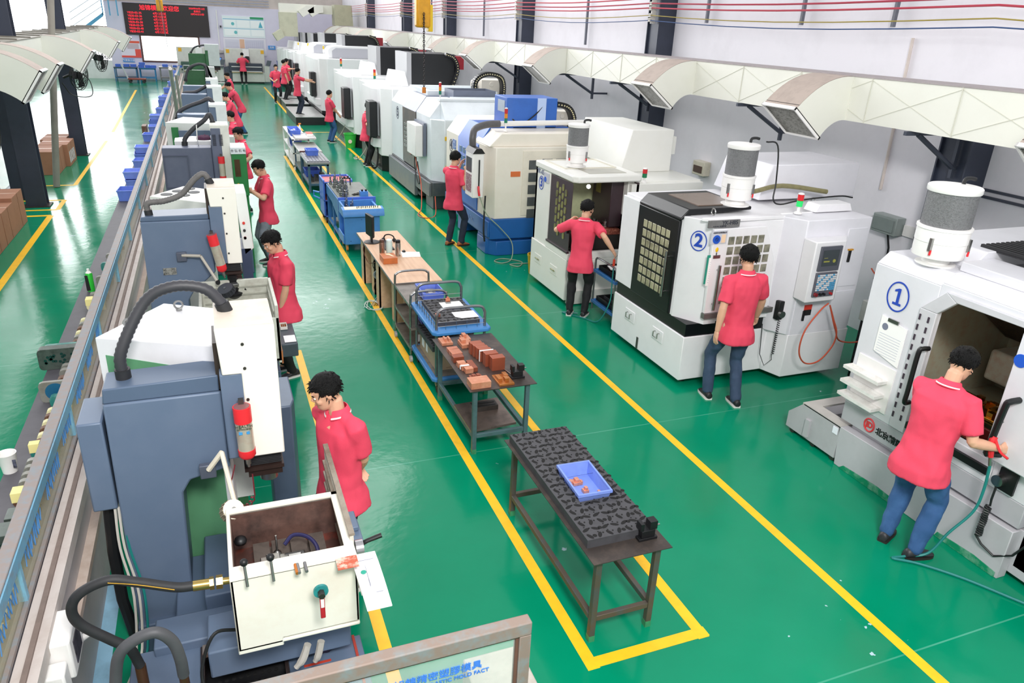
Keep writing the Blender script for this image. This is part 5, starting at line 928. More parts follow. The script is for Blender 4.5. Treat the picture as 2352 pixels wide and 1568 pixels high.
hp=[(-.30,3.2,1.22),(-.39,3.2,1.235),(-.55,3.2,1.31),(-.66,3.2,1.35),(-.78,3.2,1.31),(-.83,3.2,1.23),(-.81,3.2,1.13),(-.70,3.2,1.0),(-.63,3.2,.92),(-.60,3.2,.80)]
obj('hose_tube',MB().tube(hp,.024,14,sub=8),RUB,oh); obj('brass_coupling',MB().cyl((-.31,3.2,1.22),(-.235,3.2,1.215),.026).cyl((-.235,3.2,1.215),(-.215,3.2,1.215),.032,n=6).cyl((-.205,3.2,1.215),(-.175,3.2,1.213),.034,n=6).cyl((-.175,3.2,1.213),(-.13,3.2,1.21),.018),mat('#b59a5a',.3,.9,.05),oh)
obj('printed_line',MB().tube([(x,y-.024,z+.004) for x,y,z in hp[1:4]],.002,4,sub=8),mat('#d9a83a',.5,0,0),oh)
tag(obj('oil_hose',MB().tube([(-.66,2.9,.98),(-.62,2.9,1.16),(-.55,2.9,1.23),(-.46,2.9,1.25),(-.40,2.9,1.18),(-.38,2.9,1.07),(-.38,2.92,.95)],.026,14,sub=8),mat('#4b4c50',.55,0,.1)),'grey rubber hose arching over the round lid','hose')
tag(obj('pump_cable',MB().tube([(-.14,3.3,.80),(-.25,3.25,.85),(-.32,3.2,.72),(-.32,3.15,.6),(-.22,3.08,.46),(-.1,3.05,.42),(.0,3.04,.40)],.009,8,sub=6),HOSEK),'thin black cable curling down to the greasy tray','cable')
for (x,y,l) in ((.22,3.38,'grey cotton glove hanging under the cream tank'),):
    g=thing('work_glove',l,'glove',(x,y,.55)); obj('glove_fingers',MB().tube([(.2,3.16,.72),(.17,3.15,.64),(.13,3.15,.59)],[.02,.022,.015],8,sub=3).tube([(.27,3.16,.72),(.25,3.15,.64),(.23,3.15,.60)],[.02,.02,.014],8,sub=3),mat('#b9b4ad',.9,0,.1),g)
tag(obj('dark_rag',rag,mat('#2b2740',.9,0,.1,10,.6,bscale=20),smooth=60),'crumpled dark blue rag on the blue reservoir','rag')
# work lamp, extinguisher on e1
def lamp(y,par_label,base,elb,mid,head,mt,white=True,r=.062):
    t=thing('work_lamp',par_label,'lamp',base); obj('clamp_base',MB().box(base[0]-.05,base[0]+.04,y+.02,y+.06,base[2]-.06,base[2]+.03),mat('#5b6170',.4,.3,.05),t,bev=.005)
    obj('lower_arm',MB().tube([base,elb],.016,8),mt,t); obj('upper_arm',MB().tube([elb,mid],.014,8),mt,t); obj('arm_joint',MB().cyl((mid[0],mid[1]-.02,mid[2]),(mid[0],mid[1]+.02,mid[2]),.022),BLK,t)
    hx,hy,hz=head; d=V((.25,-.55,.6)).normalized() if white else V((-.3,-.3,.8)).normalized(); c=V(head)
    obj('lamp_shade',MB().cyl(c-d*.05,c+d*.0,r*1.0,r*.85,20),mat('#8a7f6a' if white else '#2d3036',.45,.2,.2,12),t); obj('lamp_cap',MB().cyl(c,c+d*.008,r*.9,n=24),mat('#f3e9d2' if white else '#3b3f46',.5,0,.03),t); obj('cap_screw',MB().cyl(c+d*.008,c+d*.016,.012),STEEL,t)
    f=MB(); a=d.orthogonal().normalized(); b=d.cross(a)
    for i in range(16):
        q=i*math.pi/8; u=a*math.cos(q)+b*math.sin(q); f.tube([c-d*.05+u*r,c+u*r*.93],.004,4)
    obj('shade_fins',f,mat('#9a8f78' if white else '#3b3f46',.45,.2,.1),t)
    return t
lamp(4.1,'cream jointed work lamp with round cap on the nearest machine',(-.22,4.12,1.30),(-.135,4.08,1.43),(-.09,3.85,1.20),(-.10,3.70,1.28),mat('#e4dcc8',.4,0,.05))
lamp(7.65,'jointed work lamp with dark round head on the second spark erosion machine',(-.39,7.68,1.60),(-.22,7.62,1.60),(-.09,7.5,1.36),(-.03,7.4,1.32),mat('#b9b3a8',.4,.2,.05),white=False,r=.085)
def extinguisher(x,y,z0,z1,dx,label,r=.05,txt=False):
    t=thing('fire_extinguisher',label,'extinguisher',(x,y,z0)); L=z1-z0; a=V((x+dx,y,z0)); b=V((x,y,z1)); d=(b-a)
    P=lambda t_:a+d*t_
    obj('silver_body',MB().cyl(P(.22),P(.74),r,n=24),mat('#c9c4b2',.3,.5,.08,12,dcol='#b3382c') ,t)
    obj('red_bottom_cap',MB().tube([P(.04),P(.07),P(.12),P(.23)],[r*.35,r*.8,r*1.05,r*1.05],24),RED,t); obj('red_top_band',MB().cyl(P(.73),P(1),r*1.06,n=24).cyl(P(1),P(1.002),r*.9,n=24),RED,t); obj('top_dish',MB().cyl(P(1.0),P(1.005),r*.92,n=24),mat('#8f5f60',.4,.3,0),t)
    obj('sprinkler_nozzle',MB().cyl(P(-.06),P(.05),r*.35,n=10).cyl(P(-.12),P(-.06),r*.2,n=8),STEEL,t); obj('hanger',MB().box(x-.015,x+.015,y+.02,y+.05,z1-.01,z1+.03),DSTEEL,t)
    if txt: obj('label_text',text(text(MB(),'HEALTH',P(.70)+V((0,-r-.001,0)),(1,0,0),(0,0,1),.026),'EXTINGUISHER',P(.65)+V((0,-r-.001,0)),(1,0,0),(0,0,1),.012),mat('#3b4a3a',.5,0,0),t); obj('blue_mark',MB().box(x-.03,x-.01,y-r-.003,y-r+.01,z0+L*.56,z0+L*.6).box(x+.012,x+.03,y-r-.003,y-r+.01,z0+L*.56,z0+L*.6),mat('#3a8fc9',.5,0,0),t)
extinguisher(.0,4.03,1.38,1.74,.005,'large red and silver hanging fire extinguisher lettered HEALTH on the nearest machine',r=.047,txt=True)
extinguisher(-.10,7.58,1.42,1.82,.07,'tilted red and silver extinguisher on the second spark erosion machine',r=.045)
extinguisher(.10,12.25,1.42,1.80,0,'red and silver extinguisher upright on the third spark erosion machine',r=.045)
sp_=[(-.045+.055*math.cos(q)+.012*math.cos(q*14),3.98,1.17+.055*math.sin(q)*1.3+.012*math.sin(q*14)) for q in [math.pi+i*math.pi/90 for i in range(90)]]
tag(obj('red_coiled_wire',MB().tube([(-.07,4.0,1.38),(-.10,3.99,1.28)]+sp_+[(.02,4.0,1.3)],.004,5),mat('#6b1f2a',.5,0,0)),'dark red coiled wire hanging under the extinguisher of the nearest machine','wire')
# work in tank 1
tp1=thing('steel_mould_part','clear shiny steel mould plate on the slotted table of the cream tank','metal part',(.05,3.35,1.10)); obj('mould_plate',MB().box(.01,.24,3.27,3.42,1.10,1.14).box(.04,.11,3.29,3.40,1.14,1.17).box(.15,.22,3.29,3.38,1.14,1.16),STEEL,tp1,bev=.004); obj('probe_pin',MB().lathe((.10,3.45,1.10),[(.022,0),(.022,.03),(.012,.04),(.006,.05),(.005,.14)],14),STEEL,tp1)
tag(obj('coolant_nozzle',MB().tube([(.14,3.45,1.17),(.19,3.48,1.20),(.26,3.46,1.19),(.30,3.38,1.18),(.30,3.25,1.18)],.011,8,sub=5),mat('#2b2a55',.3,.2,.1)),'dark beaded coolant nozzle bent over the steel mould plate','nozzle')
for (x,c,l) in ((.17,'#c9762f','orange handled scriber lying on the tank rim'),(.18,'#8b8a8c','slim steel pin lying on the tank rim'),(.215,'#7d7c7e','thick steel pin lying on the tank rim')): tag(obj('hand_tool',MB().cyl((x,3.02,1.315),(x-.003,3.09,1.315),.008),mat(c,.35,.6,0)),l,'tool')
pa=thing('drawing_sheets','open pad of drawings with a round green stamp hanging off the tank corner','papers',(.5,2.95,1.28))
pm_=MB(); n=10
for i in range(n): 
    t0=i/n;t1=(i+1)/n; f=lambda t:(3.14-.36*t, 1.26-.05*t*t*1.0)
    (ya,za),(yb,zb_)=f(t0),f(t1); pm_.add([(.44+.02*t0,ya,za),(.57+.01*t0,ya,za),(.57+.01*t1,yb,zb_),(.44+.02*t1,yb,zb_)]+[(.44+.02*t0,ya,za-.006),(.57+.01*t0,ya,za-.006),(.57+.01*t1,yb,zb_-.006),(.44+.02*t1,yb,zb_-.006)],[(0,1,2,3),(7,6,5,4),(0,4,5,1),(2,6,7,3),(1,5,6,2),(0,3,7,4)])
obj('sheet_stack',pm_,PAPER,pa); obj('green_stamp',MB().cyl((.485,3.0,1.255),(.485,3.0,1.258),.014,n=16),mat('#2a9f8a',.6,0,0),pa)
obj('pencil_lines',MB().box(.52,.555,2.86,2.862,1.237,1.239).box(.50,.502,2.9,3.05,1.244,1.257).box(.47,.55,3.08,3.082,1.262,1.264),mat('#9094a5',.7,0,0),pa)
obj('pad_clamp',MB().box(.455,.475,2.9,3.15,1.20,1.25),WHT,pa)
# controller cabinets between machines
cA=thing('controller_cabinet','white controller cabinet with pale green side behind the nearest machine','cabinet',(-.45,4.9,0))
obj('cabinet_body',MB().prism([(-.78,4.72),(-.10,4.40),(-.06,5.05),(-.42,5.25)],'z',.05,1.97),mat('#e6e6ea',.45,0,.03,3),cA,bev=.006)
d=V((.68,-.32,0)).normalized(); nrm=V((d.y,-d.x,0)); o=V((-.78,4.72,0))+nrm*.004
q=[o+d*.05,o+d*.70]; obj('green_panel',MB().add([q[0]+V((0,0,.3)),q[1]+V((0,0,.3)),q[1]+V((0,0,1.80)),q[0]+V((0,0,1.86))]+[p-nrm*.006 for p in (q[0]+V((0,0,.3)),q[1]+V((0,0,.3)),q[1]+V((0,0,1.80)),q[0]+V((0,0,1.86)))],[(0,1,2,3),(7,6,5,4),(0,4,5,1),(1,5,6,2),(2,6,7,3),(3,7,4,0)]),GRN,cA)
for (x,y) in ((-.60,4.82),(-.32,5.08)): obj('lifting_eye',MB().tube([(x+.026*math.cos(a),y,2.01+.026*math.sin(a)) for a in [i*math.pi/8 for i in range(16)]],.007,6,closed=True).cyl((x,y,1.97),(x,y,1.985),.02),STEEL,cA)
obj('green_low_door',MB().box(-.36,-.02,4.62,4.66,.2,1.12),GRN3,cA); obj('grey_low_door',MB().box(-.36,.02,4.61,4.65,.75,1.16),mat('#c9cec8',.5,0,.04),cA)
tag(obj('tool_cabinet',MB().prism([(.16,4.9),(.33,4.9),(.36,5.0),(.36,5.4),(.16,5.4)],'z',0,1.25),mat('#4d5c70',.45,.1,.05),bev=.01),'slate blue cabinet half behind the white head of the nearest machine','cabinet')
cB=thing('controller_cabinet','white controller cabinet with five round fan grilles on top','cabinet',(-.4,9.0,0))
obj('cabinet_body',MB().prism([(-.70,8.92),(-.13,8.50),(-.10,9.2),(-.37,9.42)],'z',.05,1.93),mat('#e9ebe4',.45,0,.03,3),cB,bev=.006)
for (x,y) in ((-.53,8.98),(-.42,9.14),(-.35,8.9),(-.25,9.05),(-.30,9.25)):
    f=obj('fan_grille',MB().cyl((x,y,1.93),(x,y,1.936),.062,n=20),mat('#3a3c40',.6,0,.1),cB)
e2=edm(7.72,'second blue grey spark erosion machine with cream head and worn grey hose',zt=1.935,hh=.045,hdp=.3,zh=2.26,zb=1.50,hose=([(-.64,.1,1.98),(-.64,.1,2.09),(-.49,.1,2.11),(-.33,.1,2.17),(-.20,.1,2.31),(-.11,.1,2.36),(-.06,.1,2.27)],.03),hmat=OLDH,tank=False,xh=.16,bluez=0)
obj('rating_plate',MB().box(-.58,-.46,7.712,7.72,1.40,1.47),mat('#a5a49e',.4,.5,.3,40,dcol='#2b2b2b'),e2)
x0,x1,y1,y2,z0,z1=-.28,.41,6.75,7.62,.78,1.34
k=obj('work_tank',MB().box(x0,x1,y2-.03,y2,z0,z1).box(x1-.03,x1,y1,y2,z0-.02,z1).box(x0,x0+.03,y1,y2,z0,z1-.1).box(x0,x1,y1,y1+.02,z0,z1-.12).box(x0,x1,y1,y2,z0,z0+.03),mat('#c9cbc0',.45,.1,.12,8,dcol='#8d8272'),e2,bev=.004)
sl=MB()
for z in (1.02,1.1,1.18,1.26): sl.box(x0+.05,x1-.04,y2-.045,y2-.03,z,z+.012).box(x1-.045,x1-.03,y1+.05,y2-.05,z,z+.012)
obj('tank_ribs',sl,mat('#a9aa9e',.45,.1,.1),k); obj('rust_edge',MB().box(x1-.005,x1+.01,y1,y1+.4,z0-.03,z0+.1),mat('#a9683c',.6,0,.2,16),k)
eh=thing('electrode_head','black electrode chuck with copper tip above the grey tank','tool head',(.05,7.66,1.0)); obj('chuck_body',MB().lathe((.05,7.62,1.13),[(.02,0),(.05,.02),(.085,.05),(.085,.075),(.05,.09),(.06,.13),(.06,.17),(.045,.19),(.05,.24)],20),BLK,eh); obj('steel_ring',MB().lathe((.05,7.62,1.27),[(.062,0),(.062,.03),(.05,.04)],20),STEEL,eh); obj('shaft',MB().cyl((.05,7.62,1.03),(.05,7.62,1.13),.009),STEEL,eh); obj('copper_tip',MB().box(.01,.09,7.6,7.64,.995,1.03),mat('#b3694a',.4,.6,.1),eh)
obj('side_knob',MB().cyl((.13,7.62,1.22),(.17,7.6,1.24),.018),BLK,eh)
mc=obj('operator_panel',MB().prism([(.16,2.10),(.27,2.10),(.30,1.5),(.20,1.42)],'y',8.15,8.6),mat('#eef0ee',.4,0,.02),e2,bev=.01); 
for (z,c) in ((1.78,'#d63b32'),(1.70,'#2b2b2f'),(1.62,'#2f9a55'),(1.62,'#b3303a')): obj('push_button',MB().cyl((.22,8.15,z),(.22,8.13,z),.014),mat(c,.4,0,0),mc)
obj('front_navy_panel',MB().box(.17,.27,8.15,8.6,.75,1.5),mat('#3c4763',.45,0,.04),e2); obj('side_tray_box',MB().box(.41,.58,6.95,7.5,.72,.86),mat('#47525c',.45,.2,.1),e2,bev=.01)
for (x,y,z,w_,l_,c,nm,lb,ct) in ((.46,6.98,.865,.11,.17,'#f4f4f6','worksheet','white worksheet lying on the dark shelf by the second worker','papers'),(.45,7.32,.865,.07,.13,'#d8d6cf','parts_tray','small white tray of copper electrodes on the dark shelf','tray')):
    t=thing(nm,lb,ct,(x,y,z)); obj('sheet' if nm=='worksheet' else 'tray_shell',MB().box(x,x+w_,y,y+l_,z,z+.004) if nm=='worksheet' else MB().tray(x,x+w_,y,y+l_,z,z+.03,.008),mat(c,.6,0,0),t)
    if nm!='worksheet':
        m=MB(); 
        for i in range(3):
            for j in range(4): m.box(x+.012+i*.018,x+.024+i*.018,y+.014+j*.026,y+.032+j*.026,z+.008,z+.022)
        obj('copper_pieces',m,mat('#a5652f',.4,.6,.2),t,kind='stuff')
# third machine with green monitor cabinet
e3=edm(12.45,'third spark erosion machine, dark slate with side door and tall vented head',zt=1.90,zh=2.24,zb=1.39,col=mat('#5a6176',.5,.05,.08,3,dcol='#75798c'),hood=False,hose=([(-.40,.25,1.90),(-.38,.25,2.01),(-.25,.25,2.15),(-.09,.25,2.27),(-.01,.25,2.36),(.02,.25,2.32),(.04,.25,2.2)],.036),tank=False,detail=False,neck=False,xs=-.02,xh=.25,wh=mat('#e5e5dc',.42,0,.04))
obj('side_door_rim',MB().frame(-.72,-.37,12.43,12.45,1.30,1.79,.012,'y'),mat('#4b5266',.5,0,0),e3); vt=MB()
for i in range(12): vt.box(.005,.055,12.343,12.352,2.10-i*.014,2.107-i*.014).box(.10,.15,12.343,12.352,2.10-i*.014,2.107-i*.014)
obj('vent_louvres',vt,mat('#2b2f3b',.6,0,0),e3); obj('tall_head',MB().box(-.012,.128,12.352,12.7,1.40,2.2),mat('#636a80',.5,.05,.06),e3,bev=.01)
gm_=thing('green_monitor_cabinet','bright green and white monitor cabinet with brand lettering beside the third machine','cabinet',(.36,12.3,1.0)); obj('green_body',MB().box(.25,.46,12.2,12.65,1.20,1.84),GRN2,gm_,bev=.01); obj('white_header',MB().box(.24,.46,12.18,12.66,1.84,1.94),mat('#dfe6ea',.4,0,0),gm_,bev=.006); obj('header_lettering',text(MB(),'合 弘 机 电',(.35,12.178,1.89),(1,0,0),(0,0,1),.045),mat('#3c4045',.5,0,0),gm_); obj('dark_screen',MB().box(.28,.36,12.19,12.2,1.50,1.76),mat('#4b3a26',.2,0,.2),gm_); obj('green_leg',MB().box(.26,.45,12.3,12.6,0,1.2),GRN2,gm_); obj('emergency_knob',MB().cyl((.31,12.2,1.38),(.31,12.17,1.38),.02),mat('#d9a21a',.4,0,0),gm_)
cC=thing('controller_cabinet','white and green controller cabinet with purple cloth and wire on top','cabinet',(-.35,13.2,0)); obj('cabinet_body',MB().prism([(-.55,12.92),(-.02,12.92),(-.02,13.4),(-.3,13.5),(-.55,13.3)],'z',.05,1.93),mat('#e9eaea',.45,0,.02),cC)
cl2=MB(); cl2.ball((0,0,0),1,n=20); cl2.v=[(-.12+p[0]*.11*(1+.4*noise.noise(V(p)*3)),13.1+p[1]*.09,1.95+max(-.02,p[2]*.05*(1+.6*noise.noise(V(p)*4)))) for p in cl2.v]
tag(obj('purple_cloth',cl2,mat('#4a2140',.8,0,.1,8,.5,bscale=20),smooth=60),'crumpled purple cloth on a cabinet behind the third machine','cloth')
tag(obj('white_cable_tie',MB().tube([(-.20,12.62,2.22),(-.21,12.6,2.0),(-.20,12.75,1.86)],.008,6,sub=3),WHT),'white cord hanging from the black hose of the third machine','cord')
cD=thing('controller_cabinet','white controller cabinet with dark green stripe left of the fourth machine','cabinet',(-.3,14.6,0)); obj('cabinet_body',MB().prism([(-.72,14.35),(-.0,14.2),(.0,14.95),(-.45,15.15)],'z',.05,2.04),mat('#e2e6e2',.45,0,.02),cD,bev=.006); obj('green_stripe',MB().box(-.63,-.52,14.24,14.28,.3,1.97),GRN2,cD); obj('blue_side',MB().box(-.52,.0,14.14,14.18,.3,1.93),EB2,cD)
def medm(y,zt,zh,xl,xs,xh,label,hose,col=EB,wh=mat('#e6ebea',.42,0,.03),hmat=CORR):
    e=edm(y,label,xl=xl,xs=xs,xh=xh,zt=zt,zh=zh,zb=zt-.5,col=col,wh=wh,hood=False,hose=(hose,.04),tank=False,detail=False,neck=False,hmat=hmat)
    obj('tank_box',MB().box(.1,.5,y-.6,y+.1,.7,1.15),EG,e,bev=.01); return e
medm(15.6,2.03,2.22,-.56,-.0,.31,'fourth spark erosion machine with white head and dark wavy hose',[(-.58,.3,1.88),(-.53,.3,2.04),(-.34,.3,2.15),(-.12,.3,2.23),(.01,.3,2.29),(.06,.3,2.26),(.09,.3,2.17)])
medm(19.6,2.03,2.22,-.56,-.0,.33,'fifth spark erosion machine with white head and low dark hose',[(-.53,.3,1.91),(-.50,.3,2.03),(-.25,.3,2.06),(-.07,.3,2.15),(.05,.3,2.22),(.1,.3,2.16)])
medm(24.2,1.85,2.05,-.62,.0,.33,'sixth spark erosion machine, grey blue with a tall black looping hose',[(-.53,.1,1.97),(-.51,.1,2.09),(-.40,.1,2.32),(-.15,.1,2.43),(.01,.1,2.40),(.05,.1,2.28),(.06,.1,2.1)],col=EB)
medm(30,1.9,2.02,-.62,.0,.34,'seventh spark erosion machine with dark green side',[(-.5,.2,1.9),(-.3,.2,2.05),(0,.2,2.1),(.1,.2,2.0)],col=GRN3,wh=mat('#c9cecb',.45,0,.04))
medm(38,2.1,2.5,-.6,.1,.7,'farthest spark erosion machine with green tank and dial gauge',[(-.5,.2,2.1),(-.3,.2,2.35),(.1,.2,2.45),(.3,.2,2.4)],col=GRN3,wh=mat('#b9bfbf',.45,0,.04))
pl_=thing('leaning_post','pale grey steel post leaning beside the partition behind the fifth machine','post',(-.8,23.3,0)); obj('post_tube',MB().tube([(-.82,23.3,.0),(-.82,23.2,1.0),(-.80,21.7,2.45)],.05,8).tube([(-.70,23.3,.0),(-.70,23.2,1.0),(-.70,22.0,2.3)],.035,8),mat('#b5b0aa',.5,.1,.06),pl_)
for y,l in ((5.9,'white wall socket box on the partition beside the white cabinet'),(3.3,'open white socket box with wires on the partition by the thick hose')):
    t=thing('socket_box',l,'socket',(-1.0,y,.7)); obj('socket_shell',MB().box(-1.02,-.90,y,y+.26,.72,.95).box(-1.02,-.92,y-.12,y-.01,.70,.86),WHT,t,bev=.012)
    if y<4: obj('socket_opening',MB().box(-.905,-.895,y+.06,y+.2,.76,.9),mat('#3d3a44',.6,0,.3,20),t); obj('cable',MB().tube([(-.95,3.3,.72),(-.9,3.28,.45),(-.85,3.35,.2),(-.8,3.5,.05)],.012,8,sub=4),HOSEK,t); obj('plug',MB().cyl((-.96,3.62,.66),(-.86,3.66,.70),.018),WHT,t)
tag(obj('blue_tape',MB().box(-1.02,-.93,3.4,4.9,.0,.002).box(-.96,-.9,3.7,4.2,.002,.003),mat('#8fbcd6',.7,0,.1)),'torn pale blue masking on the floor along the partition','masking')

# ================= things on the ledge and the near guard =================
cup=thing('paper_cup','white paper cup with small print on the dark ledge','cup',(-1.465,5.05,.955)); obj('cup_wall',MB().lathe((-1.465,5.05,.955),[(.042,0),(.056,.135),(.058,.138),(.053,.136),(.040,.01)],28),WHT,cup); obj('cup_print',MB().box(-1.43,-1.41,5.005,5.008,1.0,1.06),mat('#55586a',.6,0,.3,40),cup)
can=thing('spray_can','green and black spray can with white nozzle on the ledge','spray can',(-1.39,8.75,.955)); obj('can_body',MB().lathe((-1.39,8.75,.955),[(.036,0),(.036,.19),(.03,.205)],20),mat('#2fc43e',.3,.1,0),can); obj('black_label',MB().prism([(-1.428,.97),(-1.39,.97),(-1.40,1.14),(-1.428,1.14)],'y',8.712,8.722),BLK,can); obj('nozzle_cap',MB().lathe((-1.39,8.75,1.16),[(.03,0),(.02,.015),(.012,.02),(.012,.045)],16),WHT,can)
GP=mat('#8f9089',.4,.3,.15,10,dcol='#6d5a4a'); RU=mat('#6b4a3a',.55,.3,.25,12,dcol='#8d8073'); CRM=mat('#e2dcae',.6,0,.08,10); TEAL=mat('#2d7f78',.35,.1,.15,10,dcol='#9fb5ac'); DG=mat('#55605a',.4,.4,.2,12)
def insert(y,w,th,h,m,label,grp=None,dots=None,rnd=True,tape=False,x1=-1.19,lean=.0):
    w=(.17 if w<.35 else (.36 if y>6.3 else .25))*(1 if w>.12 else .6); h=h*.72
    t=thing('mould_insert',label,'mould part',(x1-w/2,y,.955),grp); z=.956; r=.03 if rnd else .004
    pts=[(x1-w+r,z),(x1,z),(x1,z+h),(x1-w+r,z+h),(x1-w+r*.3,z+h-r*.3),(x1-w,z+h-r),(x1-w,z+r),(x1-w+r*.3,z+r*.3)]
    obj('plate',MB().prism(pts,'y',y-th/2,y+th/2),m,t,bev=.002)
    if dots:
        d=MB(); random.seed(int(y*100))
        for i in range(dots):
            a=x1-w+.05+random.random()*(w-.09); c=z+.04+random.random()*(h-.08); d.cyl((a,y-th/2-.003,c),(a,y-th/2,c),.012,n=10)
        obj('bolt_heads',d,mat('#1f4a44',.3,.5,.1),t,kind='stuff')
    if tape: obj('masking_tape',MB().box(x1-w-.003,x1-w+.06,y-th/2-.003,y+th/2+.003,z+h-.06,z+h+.004),mat('#eee39a',.6,0,0),t)
    return t
insert(10.4,.10,.10,.06,RU,'brown rusty mould block farthest along the stone ledge',rnd=False); insert(9.95,.16,.05,.10,GP,'low grey mould plate behind the teal fan shaped insert')
insert(9.45,.27,.04,.15,TEAL,'teal and grey mould plate with dark fan pattern behind the green spray can',dots=5)
insert(8.95,.20,.05,.14,GP,'worn grey mould plate touching the green spray can'); 
insert(8.45,.22,.08,.10,GP,'grey block right in front of the green spray can',rnd=False); insert(8.15,.22,.10,.16,CRM,'cream block with chewed edge on the ledge',tape=True)
random.seed(21)
ys=7.65
for i in range(6): insert(ys-i*.11,.22+.02*(i%2),.05,.12,(CRM,GP,RU)[i%3],'narrow striped mould insert in the far row on the ledge','striped mould inserts, far row')
insert(6.95,.42,.035,.17,TEAL,'wide teal plate with green bolts at the middle of the ledge',dots=6); insert(6.82,.46,.05,.16,RU,'brown edged plate right before the wide teal plate',tape=True)
insert(6.72,.46,.09,.26,DG,'large rounded grey green mould box full of bolts',dots=26); insert(6.52,.3,.05,.15,GP,'grey plate leaning at the large rounded mould box'); insert(6.42,.28,.05,.15,GP,'second grey plate in front of the large rounded mould box'); insert(6.30,.28,.06,.13,RU,'thick brown plate in front of the large rounded mould box')
bdp=insert(6.05,.44,.03,.24,GP,'big grey plate with a blue disc'); obj('blue_disc',MB().cyl((-1.33,6.034,1.045),(-1.33,6.029,1.045),.07,n=28),mat('#1a5f84',.4,.1,.05),bdp)
insert(5.95,.26,.05,.14,TEAL,'small teal plate before the plate with the blue disc',dots=3)
for i in range(6): insert(5.78-i*.095,.26+.015*i,.045,.10,(CRM,RU)[i%2],'cream edged flat insert in the near row on the ledge','cream edged inserts, near row')
insert(5.18,.34,.05,.16,TEAL,'teal bolted plate with yellow tape near the paper cup',dots=6,tape=True)
for i in range(4): insert(5.02-i*.085,.27,.04,.12,GP,'grey steel insert to the right of the paper cup','grey inserts right of the paper cup')
insert(4.62,.32,.08,.14,RU,'dark brown block wrapped with yellow tape on the ledge',tape=True); insert(4.42,.22,.12,.10,DG,'dark grey spring block near the bottom left corner',rnd=False)
insert(4.22,.44,.14,.14,DG,'large grey machined block at the left edge',dots=5,rnd=False); insert(4.0,.44,.08,.12,TEAL,'green bolted plate at the left edge below the grey block',dots=6,rnd=False); insert(3.86,.5,.06,.10,RU,'brown plate lowest at the left edge')
for i in range(4): insert(3.74-i*.1,.5,.06,.08,CRM,'wooden coloured flat insert seen at the left edge','wooden coloured inserts at the left edge')
lbl=['nearest','second','third','fourth','fifth','sixth','seventh','eighth','ninth','tenth','eleventh','twelfth','thirteenth','fourteenth','fifteenth','sixteenth','seventeenth']
for i,y in enumerate((13.4,14.3,15.0,16.2,17.0,17.8,19.8,21.2,22.4,25.2,27.4,29.2,32.0,35,38.5,42)):
    crate(-1.32+(.02 if i%2 else -.02),y if y<42 else 41.6,.955,.30,.42 if i%3 else .36,.17,c='#7f9cf2' if i%2 else '#6f8eec',rz=.06*((i*5)%3-1),label='%s blue plastic crate from the camera on the partition ledge'%lbl[i],fill='#aebfe8' if i%2 else '#8fa0cc')
for i,(y,z) in enumerate(((14.3,1.13),(17.0,1.13),(22.4,1.13),(27.4,1.13))): crate(-1.32,y+.03,z,.29,.36,.12,c='#8aa4f4',label='blue crate stacked on the %s crate of the ledge'%lbl[(1,4,8,10)[i]])
tag(obj('rusty_bracket',MB().box(-1.56,-1.46,20.5,20.9,.955,1.2),RU),'rusty brown block beside the blue crates on the ledge','block')
# near guard with the company lettering
ng=thing('glass_guard_rail','near guard rail with peeling teal paint and company lettering on its glass','guard rail',(.3,2.05,0)); Yg=2.05; wp=mat('#8b7a70',.6,.1,.1,14,dcol='#6fa6b5')
obj('top_rail',MB().box(-1.2,.975,Yg-.022,Yg+.03,1.60,1.665),wp,ng,bev=.006); obj('end_post',MB().box(.925,.975,Yg-.02,Yg+.028,0,1.60),wp,ng,bev=.004); obj('glass_frame',MB().box(-.2,.925,Yg-.01,Yg+.01,1.588,1.60).box(.912,.925,Yg-.01,Yg+.01,.9,1.588).box(-.2,.925,Yg-.01,Yg+.01,.9,.915).box(-.2,-.187,Yg-.01,Yg+.01,.9,1.59),mat('#6b4a3e',.6,0,.1),ng)
obj('mid_rail',MB().box(-1.2,.93,Yg-.02,Yg+.02,.86,.9),wp,ng); obj('far_post',MB().box(-.24,-.2,Yg-.02,Yg+.02,0,1.6),wp,ng)
gp2=obj('glass_pane',MB().box(-.187,.912,Yg-.003,Yg+.003,.915,1.588),mat('#e8f4ec',.05,0,.05,8,alpha=.22),ng); LB=mat('#3f7ad0',.5,0,0)
obj('company_lettering',text(MB(),'旭錦精密塑膠模具',(.60,Yg-.006,1.50),(1,0,0),(0,0,1),.044),LB,gp2); obj('english_lettering',text(MB(),'Precision PLASTIC MOLD FACT',(.63,Yg-.006,1.462),(1,0,0),(0,0,1),.026),LB,gp2); obj('logo_swirl',text(MB(),'S',(.375,Yg-.006,1.46),(1,0,0),(0,0,1),.06,bold=.003).cyl((.405,Yg-.006,1.485),(.405,Yg-.008,1.485),.006),LB,gp2)
tag(obj('concrete_block',MB().prism([(1.00,2.5),(1.36,2.5),(1.36,3.0),(1.02,3.0)],'z',0,.5),mat('#b9b2a8',.8,0,.08,6,.3),bev=.01),'beige concrete block seen through the lettered glass','block')

